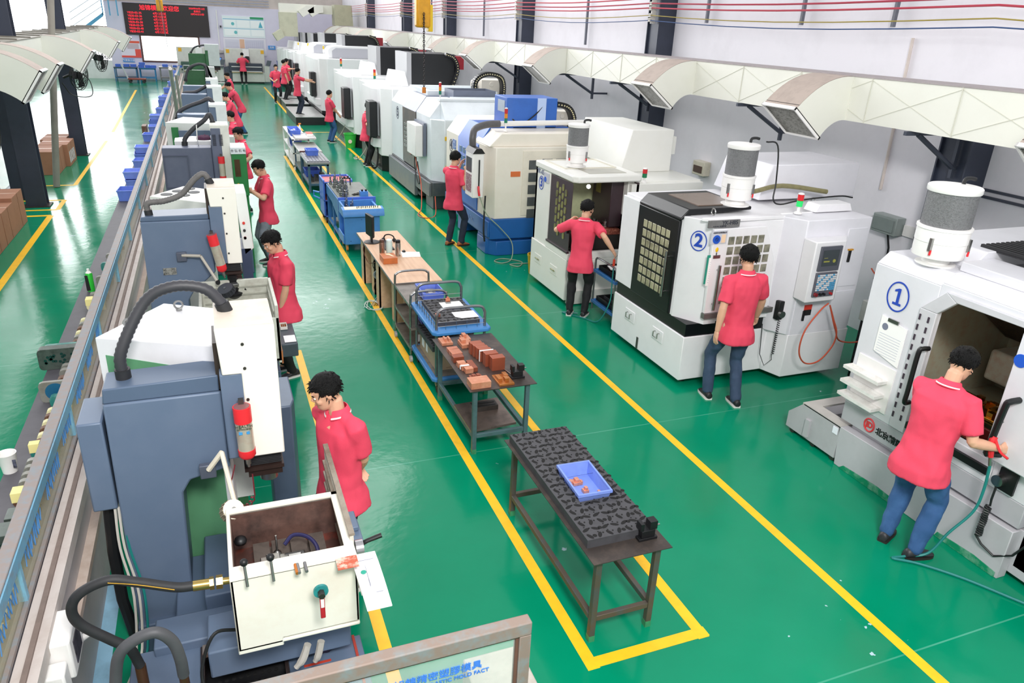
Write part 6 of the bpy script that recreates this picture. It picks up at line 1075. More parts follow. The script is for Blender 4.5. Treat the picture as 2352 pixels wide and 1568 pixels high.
# ================= centre lane =================
TT=mat('#4a4340',.45,.5,.12,7,dcol='#7a6a5f'); TLG=mat('#5d5348',.5,.3,.15,9,dcol='#41606a'); TLT=mat('#4f6d72',.5,.2,.15,9,dcol='#3a4a48'); COP=mat('#d08a6a',.42,.35,.15,10,dcol='#edb598'); COPD=mat('#96503a',.42,.5,.15,10,dcol='#b0664a'); FOAM=mat('#434347',.6,0,.1,10); FHOLE=mat('#0a0a0b',.9,0,0)
def table(x0,x1,y0,y1,h,label,ml,zf=.17,leg=.042,sides=True,lift=.0):
    t=thing('steel_table',label,'table',((x0+x1)/2,(y0+y1)/2,0)); obj('tabletop',MB().box(x0,x1,y0,y1,h-.006,h),TT,t); i=.05
    for (x,y) in ((x0+i,y0+i*.9),(x1-i-leg,y0+i*.9),(x0+i,y1-i-leg),(x1-i-leg,y1-i-leg)):
        l=obj('leg',MB().box(x,x+leg,y,y+leg,0,h-.006),ml,t,bev=.003); obj('leg_tip',MB().box(x-.001,x+leg+.001,y-.001,y+leg+.001,0,.05),mat('#3c8a5f',.5,0,.1,20),l)
    a=MB(); X0=x0+i;X1=x1-i;Y0=y0+i;Y1=y1-i
    a.box(X0+leg,X1-leg,Y0,Y0+leg*.8,zf,zf+leg).box(X0+leg,X1-leg,Y1-leg*.8,Y1,zf,zf+leg).box(X0,X0+leg*.9,Y0+leg,Y1-leg,zf,zf+leg).box(X1-leg*.9,X1,Y0+leg,Y1-leg,zf,zf+leg)
    obj('lower_frame',a,ml,t,bev=.003); obj('apron',MB().frame(X0,X1,Y0,Y1,h-.036,h-.006,.025,'z'),ml,t); return t
def foam_pad(x0,x1,y0,y1,z0,z1,label,cell=.066,notch=None):
    t=thing('foam_pad',label,'foam pad',((x0+x1)/2,(y0+y1)/2,z0)); b=MB()
    if notch:
        a0,a1,b0,b1=notch; b.box(x0,x1,y0,b0,z0,z1).box(x0,x1,b1,y1,z0,z1).box(x0,a0,b0,b1,z0,z1).box(a1,x1,b0,b1,z0,z1)
    else: b.box(x0,x1,y0,y1,z0,z1)
    obj('pad_block',b,FOAM,t); h=MB(); ny=int((y1-y0)/cell); nx=int((x1-x0)/cell); zz=z1+.0006
    def leaf(cx,cy,a,L,W):
        pts=[]
        for k in range(10):
            q=2*math.pi*k/10; u=math.cos(q)*L;v=math.sin(q)*W; pts.append((cx+u*math.cos(a)-v*math.sin(a),cy+u*math.sin(a)+v*math.cos(a)))
        h.prism(pts,'z',z1-.002,zz)
    for i in range(nx):
        for j in range(ny):
            cx=x0+(i+.5)*(x1-x0)/nx; cy=y0+(j+.5)*(y1-y0)/ny
            if notch and notch[0]-.02<cx<notch[1]+.02 and notch[2]-.02<cy<notch[3]+.02: continue
            k=(i+j)%2; leaf(cx,cy,math.pi/4*(1 if k else 3)+(.3 if i%2 else -.3),cell*.46,cell*.21)
            if (i+2*j)%3==0: leaf(cx+cell*.5,cy,0,cell*.24,cell*.24)
            else:
                leaf(cx+cell*.45,cy+cell*.2,1,cell*.12,cell*.1); leaf(cx,cy+cell*.45,0,cell*.1,cell*.09)
    obj('cut_outs',h,FHOLE,t,kind='stuff')
    obj('joint_line',MB().box(x0,x1,(y0+y1)/2-.001,(y0+y1)/2+.001,z1,z1+.0008).box((x0+x1)/2-.001,(x0+x1)/2+.001,y0 if not notch else notch[3]+.02,y1,z1,z1+.0008),FHOLE,t)
    return t
t1=table(1.97,2.55,3.27,4.88,.70,'dark bare steel table nearest the camera with a black foam pad on it',TLG)
foam_pad(2.0,2.50,3.43,4.84,.70,.765,'black foam pad with leaf shaped cut-outs covering the nearest table',notch=(2.14,2.44,3.83,4.26))
bc=crate(2.275,4.05,.702,.255,.40,.10,c='#7c96e4',rz=-.04,label='pale blue plastic crate set into the black foam pad')
for (x,y,s_,l) in ((2.25,4.12,1,'shiny copper electrode cluster in the pale blue crate'),(2.27,4.00,.7,'small copper electrode in the middle of the pale blue crate'),(2.34,3.93,.6,'dull copper block at the near end of the pale blue crate')):
    t=thing('copper_electrode',l,'metal part',(x,y,.71)); m=MB(); m.box(x-.03*s_,x+.03*s_,y-.03*s_,y+.03*s_,.71,.735).box(x-.012*s_,x+.02*s_,y-.02*s_,y+.02*s_,.735,.755)
    if s_==1: m.box(x-.05,x-.03,y-.01,y+.02,.71,.745).box(x+.03,x+.045,y-.03,y,.71,.74)
    obj('copper_block',m,mat('#e8a184',.3,.5,.1,20),t,bev=.002)
def fixture(x,y,z,label):
    t=thing('clamp_block',label,'fixture',(x,y,z)); obj('block_base',MB().box(x-.07,x+.07,y-.04,y+.04,z,z+.02).box(x-.05,x+.05,y-.035,y+.035,z+.02,z+.075),BLK,t,bev=.002); obj('jaw',MB().box(x-.06,x-.035,y-.03,y+.03,z+.075,z+.13),BLK,t); obj('jaw',MB().box(x+.01,x+.065,y-.03,y+.03,z+.075,z+.135),BLK,t); obj('set_screw',MB().cyl((x+.06,y-.02,z+.10),(x+.085,y-.02,z+.10),.007),STEEL,t)
fixture(2.43,3.42,.70,'black clamp block at the near corner of the foam covered table')
t2=table(1.97,2.64,5.77,7.07,.70,'worn teal legged steel table with copper blocks on top',TLT)
sp2=thing('steel_plate','bare steel plate lying across the lower frame of the copper table','plate',(2.25,6.1,.22)); obj('plate_sheet',MB().prism([(2.02,5.86),(2.50,5.90),(2.50,6.45),(2.02,6.42)],'z',.212,.235),mat('#8a7a72',.35,.7,.15,8),sp2)
vb=thing('vee_block','slotted steel block on the plate under the copper table','block',(2.3,6.25,.235)); obj('block_body',MB().box(2.16,2.42,6.2,6.32,.235,.285),DSTEEL,vb); obj('slot_row',MB().box(2.18,2.40,6.22,6.235,.285,.288).box(2.18,2.40,6.27,6.285,.285,.288),BLK,vb)
def cop(x0,x1,y0,y1,h,label,m=COP,extra=(),z=.70,grp=None):
    t=thing('copper_block',label,'metal part',((x0+x1)/2,(y0+y1)/2,z),grp); obj('block_body',MB().box(x0,x1,y0,y1,z,z+h),m,t,bev=.002)
    for e in extra: obj('machined_step',MB().box(e[0],e[1],e[2],e[3],z+h,z+h+e[4]),m,t,bev=.001)
    return t
cop(2.02,2.14,6.86,7.02,.03,'stepped copper electrode at the far left corner of the table',extra=((2.06,2.08,6.9,6.98,.03),(2.10,2.12,6.88,6.96,.035)))
cop(2.20,2.32,6.74,6.90,.04,'pair of copper blocks near the far middle of the table',extra=((2.21,2.26,6.80,6.88,.03),)); cop(2.26,2.35,6.90,7.02,.035,'low copper block behind the far middle pair',extra=((2.27,2.31,6.93,7.0,.035),))
for i,(y,l) in enumerate(((6.68,'first light copper slice in the left row of the table'),(6.60,'second light copper slice in the left row of the table'),(6.53,'third light copper slice in the left row of the table'))): cop(2.03,2.14,y,y+.06,.04+.005*i,l,mat('#cf8468',.35,.5,.12,10))
cop(2.01,2.12,6.42,6.50,.06,'darker copper block ending the left row of slices',COPD)
for i in range(3): cop(2.02+.015*i,2.10+.015*i,6.30-.075*i,6.365-.075*i,.05,'thin copper slab in the trio under the white slip','thin' and COP,grp='copper slabs under the white slip')
cop(2.12,2.18,6.17,6.36,.045,'notched copper strip beside the trio of slabs',COPD)
tag(obj('paper_slip',MB().box(2.02,2.11,6.22,6.245,.752,.755).box(2.018,2.022,6.22,6.245,.72,.755),PAPER),'narrow white slip folded over the thin copper slabs','paper')
cop(2.05,2.17,5.99,6.06,.03,'brown corroded copper cube cluster behind the long block',COPD,extra=((2.07,2.10,6.0,6.04,.02),(2.12,2.15,6.01,6.05,.015)))
cop(1.995,2.19,5.81,5.95,.065,'long copper block at the near left corner of the table')
cop(2.27,2.42,5.80,6.02,.022,'flat copper electrode plate at the near edge of the table',mat('#c07a3f',.35,.6,.1,10),extra=((2.28,2.32,5.86,5.96,.03),(2.34,2.38,5.84,5.9,.035),(2.36,2.40,5.92,6.0,.03)))
for i in range(4): cop(2.235+.012*i,2.36+.012*i,6.57-.065*i,6.632-.065*i,.125,'tall copper slab in the double row before the white strip',mat('#b0634a',.4,.5,.1,10,dcol='#8d4a36'),grp='tall copper slabs in the middle of the table')
for i in range(2): cop(2.285+.03*i,2.42+.03*i,6.25-.11*i,6.34-.11*i,.135,['large copper block behind the largest copper cube','largest copper cube in the middle of the table'][i],mat('#ab5c42',.4,.5,.1,10,dcol='#8d4a36'))
tag(obj('plastic_strip',MB().box(2.26,2.40,6.345,6.36,.83,.837).box(2.255,2.26,6.345,6.36,.72,.837),WHT),'white plastic strip standing between the tall copper slabs','strip')
fixture(2.50,5.95,.70,'black clamp block at the near right corner of the copper table'); tag(obj('scriber_rod',MB().cyl((2.42,6.25,.706),(2.47,6.0,.706),.005),STEEL),'thin steel rod lying beside the copper cube','rod')
# blue plastic trolley
PB=mat('#3f83c4',.45,0,.05,6); TUB=mat('#8b8d90',.3,.8,.08,10)
bt=thing('platform_trolley','two deck blue platform trolley with grey tube handles and black foam pads','trolley',(2.33,7.6,0))
def deck(z,nm): return obj(nm,MB().prism([(2.03,7.10),(2.62,7.10),(2.66,7.14),(2.66,8.08),(2.62,8.12),(2.03,8.12),(1.99,8.08),(1.99,7.14)],'z',z-.045,z),PB,bt,bev=.012)
deck(.20,'lower_deck'); deck(.75,'upper_deck'); obj('deck_mat',MB().box(2.04,2.61,7.15,8.07,.20,.205),mat('#77716a',.6,0,.15,8),bt)
for y,n_ in ((7.18,'near'),(8.04,'far')):
    obj('tube_handle',MB().tube([(2.05,y,.1),(2.05,y,.82),(2.06,y,.93),(2.12,y,.985),(2.3,y,.99),(2.53,y,.985),(2.59,y,.93),(2.60,y,.82),(2.60,y,.1)],.016,12,sub=4),TUB,bt)
wr=MB()
for z in (.79,.84):
    wr.tube([(2.05,7.17,z),(2.60,7.17,z)],.003,5).tube([(2.05,8.03,z),(2.6,8.03,z)],.003,5).tube([(2.04,7.18,z),(2.04,8.03,z)],.003,5)
for k in range(4): wr.tube([(2.15+k*.12,7.17,.75),(2.15+k*.12,7.17,.84)],.003,5)
for k in range(8): wr.tube([(2.04,7.25+k*.1,.75),(2.04,7.25+k*.1,.84)],.003,5)
obj('wire_guard',wr,STEEL,bt)
for (x,y) in ((2.07,7.18),(2.58,7.18),(2.07,8.03),(2.58,8.03)):
    w_=obj('caster',MB().cyl((x-.015,y,.045),(x+.015,y,.045),.045,n=18),RUB,bt); obj('caster_fork',MB().box(x-.025,x+.025,y-.015,y+.015,.08,.16),STEEL,w_)
foam_pad(2.10,2.57,7.26,8.0,.752,.80,'black foam pad on the upper deck of the blue trolley',cell=.075); foam_pad(2.04,2.6,7.3,8.0,.44,.50,'black foam pad on the cartons on the lower deck of the blue trolley',cell=.075)
cx_=thing('cardboard_carton','flat brown carton under foam on the lower deck of the blue trolley','carton',(2.3,7.6,.206)); obj('carton_body',MB().box(2.08,2.56,7.3,8.0,.206,.44),mat('#b7a183',.75,0,.05,6),cx_); obj('printed_lines',MB().box(2.2,2.5,7.297,7.3,.23,.235).box(2.25,2.4,7.297,7.3,.30,.303).cyl((2.32,7.299,.34),(2.32,7.297,.34),.03,n=20),mat('#8a7458',.7,0,0),cx_); obj('white_labels',MB().box(2.077,2.08,7.8,7.9,.28,.42).box(2.077,2.08,7.65,7.72,.28,.42),PAPER,cx_)
for (x0,x1,y0,y1,l,cut) in ((2.27,2.52,7.66,7.86,'clipboard sheet with small copper part on the upper foam pad',0),(2.32,2.58,7.32,7.52,'second white sheet nearer the near handle of the blue trolley',1)):
    t=thing('worksheet',l,'papers',((x0+x1)/2,(y0+y1)/2,.802)); obj('sheet',MB().prism([(x0,y0+.06*cut),(x0+.06*cut,y0),(x1,y0),(x1,y1),(x0,y1)],'z',.803,.807),PAPER,t)
    if not cut: obj('bulldog_clip',MB().box(2.34,2.40,7.80,7.86,.807,.825),STEEL,t); 
for (x,y,z,l) in ((2.37,7.84,.826,'copper part on the clip of the worksheet'),(2.14,7.45,.802,'copper electrode at the left side of the upper foam pad')):
    t=thing('copper_electrode',l,'metal part',(x,y,z)); obj('copper_block',MB().box(x-.025,x+.025,y-.02,y+.02,z,z+.03).box(x-.01,x+.012,y-.01,y+.012,z+.03,z+.05),mat('#d98a6a',.3,.6,.1,20),t)
# steel three-shelf trolley
st3=thing('steel_trolley','three shelf stainless trolley squeezed between the wooden desk and blue trolley','trolley',(2.2,8.5,0))
for z in (.16,.42,.70): obj('shelf',MB().tray(1.97,2.42,8.02,8.88,z,z+.03,.012),mat('#8e8780',.35,.7,.15,8),st3)
for y in (8.05,8.86): obj('tube_handle',MB().tube([(1.98,y,.1),(1.98,y,.78),(2.0,y,.86),(2.06,y,.89),(2.2,y,.895),(2.34,y,.89),(2.40,y,.86),(2.42,y,.78),(2.42,y,.1)],.014,12,sub=4),STEEL,st3)
for (x,y) in ((1.98,8.05),(2.42,8.05),(1.98,8.86),(2.42,8.86)): obj('caster',MB().cyl((x-.014,y,.04),(x+.014,y,.04),.04,n=16),mat('#a9abb0',.4,.2,0),st3)
crate(2.29,8.32,.73,.26,.40,.10,c='#6f86de',label='violet blue crate on the top shelf of the steel trolley',fill='#b9b3a8'); crate(2.24,8.25,.45,.24,.3,.13,c='#5f7ee0',label='blue crate on the middle shelf of the steel trolley',fill='#e4e4e8'); tag(obj('folded_paper',MB().prism([(2.1,8.2),(2.3,8.15),(2.32,8.35),(2.12,8.38)],'z',.192,.21),PAPER),'folded white paper on the bottom shelf of the steel trolley','papers')
# desk
def wood(h='#e6c3a3'):
    m=bpy.data.materials.new('pale_wood'); m.use_nodes=True; nt=m.node_tree; b=nt.nodes['Principled BSDF']; tc=nt.nodes.new('ShaderNodeTexCoord'); mp=nt.nodes.new('ShaderNodeMapping'); mp.inputs['Scale'].default_value=(16,1.2,16); nt.links.new(tc.outputs['Object'],mp.inputs[0])
    n=nt.nodes.new('ShaderNodeTexNoise'); n.inputs['Scale'].default_value=1.5; n.inputs['Detail'].default_value=5; nt.links.new(mp.outputs[0],n.inputs['Vector']); c=nt.nodes.new('ShaderNodeValToRGB'); c.color_ramp.elements[0].position=.3; c.color_ramp.elements[1].position=.7; c.color_ramp.elements[0].color=lin('#d3a987'); c.color_ramp.elements[1].color=lin('#e4bf9f'); nt.links.new(n.outputs['Fac'],c.inputs[0]); nt.links.new(c.outputs[0],b.inputs['Base Color']); b.inputs['Roughness'].default_value=.45; return m
WD=wood(); dk=thing('wooden_desk','long pale wooden desk in the yellow lane with a monitor on it','desk',(2.3,10.2,0)); obj('desktop',MB().box(1.98,2.63,8.95,11.54,.68,.705),WD,dk,bev=.002); obj('edge_strip',MB().box(1.974,1.98,8.95,11.54,.678,.706),mat('#8f8a86',.5,.2,0),dk)
for (y0,y1,x0) in ((11.1,11.2,2.0),(10.55,10.6,2.05),(9.95,10.0,2.0),(9.3,9.4,2.08)): obj('leg_panel',MB().box(x0,x0+.5,y0,y0+.03,0,.68).box(x0,x0+.02,y0,y0+.22,0,.68),WD,dk)
obj('modesty_panel',MB().box(2.58,2.6,9.1,11.4,.25,.68),WD,dk); obj('end_panel',MB().box(2.12,2.56,8.98,9.0,0,.68),WD,dk)
mo=thing('monitor','black flat monitor seen from behind on the desk','monitor',(2.13,10.95,.705)); obj('panel_shell',MB().prism([(2.07,10.88),(2.10,10.85),(2.22,10.80),(2.24,10.84),(2.18,11.02),(2.10,11.18),(2.06,11.18)],'z',.86,1.18) if 0 else MB().prism([(2.04,11.10),(2.08,10.80),(2.105,10.80),(2.13,10.86),(2.09,11.06),(2.065,11.10)],'z',.80,1.12),BLK,mo,bev=.006); obj('stand_neck',MB().box(2.08,2.11,10.9,10.97,.72,.95),BLK,mo); obj('stand_foot',MB().lathe((2.10,10.93,.705),[(.12,0),(.12,.01),(.1,.016)],28),BLK,mo)
kb_=thing('computer_keyboard','black keyboard behind the bottles on the desk','keyboard',(2.27,10.8,.706)); obj('keyboard_body',MB().box(2.20,2.34,10.45,10.95,.706,.722),BLK,kb_); kk=MB(); 
for i in range(5):
    for j in range(14): kk.box(2.21+i*.024,2.23+i*.024,10.47+j*.033,10.496+j*.033,.722,.728)
obj('keys',kk,mat('#33353a',.5,0,0),kb_,kind='stuff')
tag(obj('headphones',MB().tube([(2.28,10.95,.73),(2.3,10.93,.80),(2.36,10.9,.82),(2.42,10.88,.79),(2.43,10.88,.73)],.01,6,sub=4).ball((2.28,10.95,.735),.03).ball((2.43,10.88,.735),.03),BLK),'black headphones lying behind the keyboard','headphones')
def bottle(x,y,h,r,c,lc,label,tr=0):
    t=thing('drinking_bottle',label,'bottle',(x,y,.705)); obj('bottle_body',MB().lathe((x,y,.705),[(r*.95,0),(r,.01),(r,h*.75),(r*.92,h*.8),(r*.9,h*.82)],20),c,t); obj('bottle_lid',MB().lathe((x,y,.705),[(r*.92,h*.82),(r*.95,h*.84),(r*.9,h*.97),(r*.7,h)],20),lc,t)
bottle(2.105,10.22,.235,.038,mat('#b08a78',.25,.8,.05),mat('#6a4f46',.35,.4,0),'copper coloured flask leftmost on the desk'); bottle(2.21,10.22,.23,.045,mat('#cfe8e2',.3,0,.03),mat('#dff0ee',.3,0,0),'mint plastic bottle in the middle of the three'); bottle(2.32,10.15,.235,.038,mat('#b3aca6',.22,.9,.05),BLK,'silver steel flask rightmost of the three')
wbx=thing('wooden_box','orange wooden tissue box in front of the bottles','box',(2.14,9.9,.706)); obj('box_body',MB().box(2.03,2.23,9.78,10.04,.706,.79),mat('#c9703a',.4,0,.08,6),wbx,bev=.004); obj('torn_tissue',MB().prism([(2.10,10.0),(2.16,10.0),(2.2,9.84),(2.17,9.86),(2.14,9.93),(2.11,9.95)],'z',.7905,.793),mat('#f0d9b5',.7,0,0),wbx)
tag(obj('desk_papers',MB().prism([(2.36,10.05),(2.62,10.02),(2.66,10.25),(2.40,10.32)],'z',.706,.714),PAPER),'white sheets at the right edge of the desk','papers'); tag(obj('computer_mouse',MB().ball((2.44,10.3,.722),.03,(.9,1.3,.6)),BLK),'small black mouse beside the silver flask','mouse')
tag(obj('grommet_cable',MB().tube([(2.0,10.95,.71),(1.96,10.9,.6),(2.0,10.75,.45),(2.05,10.5,.52),(2.08,10.3,.6)],.006,6,sub=5),mat('#6b3a20',.5,0,0)),'brown cable drooping from the monitor over the desk edge','cable')
for i in range(5): tag(obj('computer_cable',MB().tube([(2.07+.03*i,10.45,.66),(2.0+.03*i,10.4,.5),(2.09-.02*i,10.42,.35),(2.0+.04*i,10.35,.18),(2.06,10.2+.05*i,.03),(2.0-.03*i,10.05,.01)],.005,6,sub=5),BLK if i<3 else mat('#9fb0b8',.5,0,0),group='cables tangled under the desk'),'one of the tangled cables hanging under the wooden desk','cable')
tag(obj('cable_loop',MB().tube([(1.93+.11*math.cos(a)+.02*math.sin(a*2.3),10.05+.2*math.sin(a)+.03*math.cos(a*1.7),.012+.004*(a%3)) for a in [i*math.pi/8 for i in range(42)]],.006,6),mat('#c3cfc8',.5,0,0)),'pale cable coiled on the yellow line beside the desk','cable')
# blue tool carts
LB1=mat('#4f8fd6',.4,0,.04,5); LB2=mat('#4a72d8',.42,0,.04,5); REDM=mat('#c96a6a',.5,0,.05)
tc1=thing('tool_cart','light blue closed tool cart with tool holder strip facing the camera','tool cart',(2.3,13.2,0)); obj('cart_shell',MB().box(2.0,2.62,12.85,12.90,.14,.72).box(2.0,2.03,12.9,13.45,.60,.80).box(2.58,2.62,12.9,13.45,.14,.78).box(2.0,2.62,12.9,13.45,.14,.17).box(1.98,2.0,12.9,13.45,.14,.30).box(2.0,2.62,13.42,13.45,.14,.80),LB1,tc1,bev=.006); obj('sloped_tray',MB().prism([(12.72,.66),(12.72,.72),(12.76,.78),(12.92,.80),(12.92,.72),(12.86,.70)],'x',1.96,2.68),LB1,tc1,bev=.004); obj('cream_strip',MB().prism([(12.73,.735),(12.78,.79),(12.9,.805),(12.9,.80),(12.78,.785)],'x',2.0,2.64),mat('#e8e3c8',.6,0,.05),tc1)
sk=MB()
for i in range(11): sk.cyl((2.22+i*.036,12.82+.02*(i%2),.79),(2.22+i*.036,12.8+.02*(i%2),.825),.008,n=8)
obj('socket_bits',sk,DSTEEL,tc1,kind='stuff')
for (x,y) in ((2.05,12.98),(2.55,12.98),(2.05,13.38),(2.55,13.38)): 
    k=obj('caster',MB().cyl((x-.015,y,.05),(x+.015,y,.05),.05,n=18),mat('#e08a3a',.5,0,.05),tc1); obj('caster_fork',MB().box(x-.02,x+.02,y-.02,y+.02,.06,.15),STEEL,k)
obj('red_mat',MB().box(2.04,2.22,13.0,13.42,.60,.605),REDM,tc1); obj('panel_bolts',MB().cyl((2.1,12.85,.2),(2.1,12.845,.2),.008).cyl((2.4,12.85,.22),(2.4,12.845,.22),.008).cyl((2.3,12.85,.58),(2.3,12.845,.58),.006).cyl((2.38,12.85,.58),(2.38,12.845,.58),.006),mat('#22407a',.5,0,0),tc1,kind='stuff')
tc2=thing('tool_bench','darker blue tool bench crowded with upright tool holders','tool bench',(2.3,14.2,0)); obj('bench_top',MB().box(2.02,2.66,13.5,14.95,.78,.82),mat('#7b7e78',.45,.3,.1,6),tc2); obj('front_board',MB().box(2.0,2.68,13.47,13.5,.60,.84),LB2,tc2); obj('side_board',MB().prism([(13.5,.80),(14.95,.80),(14.95,.62),(14.3,.6),(13.5,.42)],'x',2.0,2.02),mat('#3c78b8',.42,0,.08,5),tc2)
for (x,y) in ((2.01,13.52),(2.62,13.52),(2.01,14.9),(2.62,14.9),(2.01,14.2)): obj('leg',MB().box(x,x+.045,y,y+.045,0,.78),mat('#3c78b8',.42,0,.08,5),tc2)
obj('lower_rail',MB().box(2.01,2.05,13.55,14.9,.10,.15).box(2.62,2.66,13.55,14.9,.10,.15).box(2.05,2.62,14.86,14.9,.15,.55),mat('#3c78b8',.42,0,.08,5),tc2)
tc3=thing('tool_cart','violet blue open tool cart with red matting behind the tool bench','tool cart',(2.2,15.3,0)); obj('cart_shell',MB().box(1.95,1.98,15.0,15.6,.12,.86).box(2.5,2.53,15.0,15.6,.12,.86).box(1.95,2.53,15.57,15.6,.12,.86).box(1.95,2.53,15.0,15.6,.12,.15).box(1.95,2.53,15.0,15.6,.44,.46).box(1.95,2.53,15.0,15.6,.80,.82),LB2,tc3,bev=.004); obj('red_mat',MB().box(1.99,2.5,15.03,15.56,.82,.826).box(1.99,2.5,15.03,15.56,.46,.465),REDM,tc3); obj('push_handle',MB().tube([(1.95,15.6,.5),(1.85,15.75,.5),(1.85,15.75,.4),(1.98,15.62,.35)],.02,8),LB1,tc3)
for (x,y) in ((2.0,15.06),(2.48,15.06),(2.0,15.54),(2.48,15.54)): obj('caster',MB().cyl((x-.015,y,.06),(x+.015,y,.06),.06,n=16),RUB,tc3)
random.seed(4); th0=None; n=0
for i in range(26):
    x=2.06+random.random()*.2 if i<20 else 2.1+random.random()*.1; y=13.6+(i%13)*.1+random.random()*.04; z=.82
    if i>=20: y=13.1+(i-20)*.05; z=.605
    h=.13+.12*random.random()
    if th0 is None:
        th0=thing('tool_holder','upright steel tool holder in the crowd on the blue tool carts','tool holder',(x,y,z),'upright tool holders on the blue tool carts'); obj('holder_body',MB().lathe((x,y,z),[(.028,0),(.028,.05),(.018,.06),(.03,.065),(.03,.085),(.016,.09),(.014,.17),(.008,.175),(.007,.22)],12),STEEL,th0); tp0=(x,y,z)
    else: c_=dup(th0,(x-tp0[0],y-tp0[1],z-tp0[2])); c_.scale=(1,1,.7+.7*random.random())
bb=thing('bench_block','small light blue fixture box at the near end of the tool bench','fixture',(2.5,13.6,.82)); obj('box_body',MB().box(2.42,2.56,13.55,13.68,.82,.92),LB1,bb); obj('black_knobs',MB().cyl((2.46,13.6,.92),(2.46,13.6,.95),.02).cyl((2.53,13.6,.92),(2.53,13.6,.95),.02),BLK,bb,kind='stuff')
br_=thing('tap_stand','black goal shaped stand on the far end of the tool bench','stand',(2.35,14.7,.82)); obj('stand_frame',MB().box(2.27,2.29,14.68,14.7,.82,.96).box(2.42,2.44,14.68,14.7,.82,.96).box(2.27,2.44,14.68,14.7,.94,.96),BLK,br_); obj('top_grips',MB().ball((2.32,14.69,.97),.02).ball((2.39,14.69,.98),.02),BLK,br_,kind='stuff')
for i,(x,y,l) in enumerate(((2.38,13.75,'dark wrench heap nearest on the tool bench'),(2.45,13.82,'second dark wrench heap on the tool bench'))): tag(obj('wrench_heap',MB().tube([(x-.06,y-.03,.83),(x+.05,y+.04,.835)],.012,6).tube([(x-.03,y+.04,.84),(x+.06,y-.02,.845)],.01,6).tube([(x-.08,y,.832),(x,y+.06,.838)],.009,6),DSTEEL),l,'tools')
tag(obj('spray_nozzle_bottle',MB().lathe((2.13,13.95,.82),[(.025,0),(.025,.06),(.008,.09),(.004,.12)],12),WHT),'tiny white cone bottle among the tool holders','bottle')
# further tables
t3=simple_table(1.98,2.52,17.9,19.3,.70,mat('#9a9a98',.4,.3,.1,10),mat('#3f5f78',.5,.1,.1,8),'grey grooved plate table before the white carts',name='work_table')
gr=MB()
for i in range(7):
    for j in range(8): gr.box(2.0+i*.073,2.062+i*.073,17.95+j*.16,18.08+j*.16,.70,.735)
tag(obj('magnetic_plate',gr.box(1.99,2.52,17.93,19.25,.70,.715),mat('#9b9ca0',.35,.5,.1,12)),'grid of steel plates laid over the grooved table','plate')
crate(2.22,18.85,.736,.28,.4,.13,c='#5d80e0',label='blue crate on the grooved plate table',fill='#c5ccd9'); tag(obj('brown_tool',MB().box(1.98,2.12,19.25,19.3,.735,.76),mat('#5a2a22',.5,0,0)),'brown wooden tool grip behind the blue crate','tool')
crate(2.2,18.9,.23,.34,.5,.16,c='#4a68d0',label='blue crate under the grooved plate table',fill='#8a8a90')
for k in range(3): tag(obj('steel_scrap',MB().box(2.05+.14*k,2.15+.14*k,18.1+.1*k,18.3+.1*k,.222,.32+.03*k).cyl((2.1+.14*k,18.2,.3),(2.1+.14*k,18.2,.38),.02),DSTEEL,group='steel parts under the grooved table'),'dark steel part on the shelf under the grooved plate table','metal part')
simple_table(1.98,2.55,19.4,21.0,.72,mat('#a6a5a3',.35,.6,.1,8),mat('#3f5f78',.5,.1,.1,8),'bare grey steel table between the grooved table and white cart')
wc=thing('white_cart','white shelf cart with spray bottle and blue tray on top','cart',(2.2,22.4,0)); 
for z in (.12,.45,.80): obj('shelf',MB().box(1.98,2.42,20.9,23.6,z-.03,z),WHT,wc)
for (x,y) in ((1.98,20.9),(2.38,20.9),(1.98,23.56),(2.38,23.56),(1.98,22.2)): obj('upright',MB().box(x,x+.04,y,y+.04,0,.8),WHT,wc)
wt=thing('white_tray','white shallow tray on short feet at the near end of the white cart','tray',(2.42,21.2,.80)); obj('tray_shell',MB().tray(2.05,2.58,20.7,21.7,.83,.87,.01),mat('#dcdad8',.4,.1,.08),wt)
for (x,y) in ((2.10,20.75),(2.53,20.75),(2.10,21.6),(2.53,21.6)): obj('tray_foot',MB().box(x,x+.03,y,y+.03,.80,.83),WHT,wt)
crate(2.14,21.95,.802,.28,.9,.15,c='#5778dd',label='long blue tray on the white shelf cart',fill='#dfe4f2'); crate(2.2,22.3,.452,.3,.5,.18,c='#3f5fc0',label='blue crate on the middle shelf of the white cart')
sb_=thing('spray_bottle','clear spray bottle with orange trigger on the white cart','bottle',(2.37,22.9,.80)); obj('bottle_body',MB().lathe((2.37,22.6,.80),[(.035,0),(.035,.1),(.015,.16),(.014,.18)],16),mat('#e8eeee',.2,0,0),sb_); obj('orange_trigger',MB().box(2.34,2.41,22.58,22.62,.98,1.01).box(2.345,2.355,22.59,22.61,.93,.98),mat('#ef8a1d',.4,0,0),sb_)
rb_=thing('red_lidded_box','white and red lidded box beside the spray bottle','box',(2.5,21.6,.87)); obj('box_body',MB().box(2.40,2.56,21.2,21.6,.845,.90),WHT,rb_); obj('red_lid',MB().box(2.40,2.56,21.22,21.58,.90,.91),mat('#e0503a',.5,0,0),rb_)
pb=thing('waste_bucket','bright green plastic pail beside a dark machine base','bucket',(4.13,25.0,0)); gb=mat('#3fbf4a',.4,0,.03); obj('pail_shell',MB().lathe((4.13,24.6,0),[(.15,0),(.20,.42),(.215,.43),(.215,.45),(.19,.45),(.14,.02)],24),gb,pb); obj('round_sticker',MB().cyl((4.09,24.42,.22),(4.09,24.405,.22),.06,n=16),mat('#e9d9c6',.6,0,0),pb)
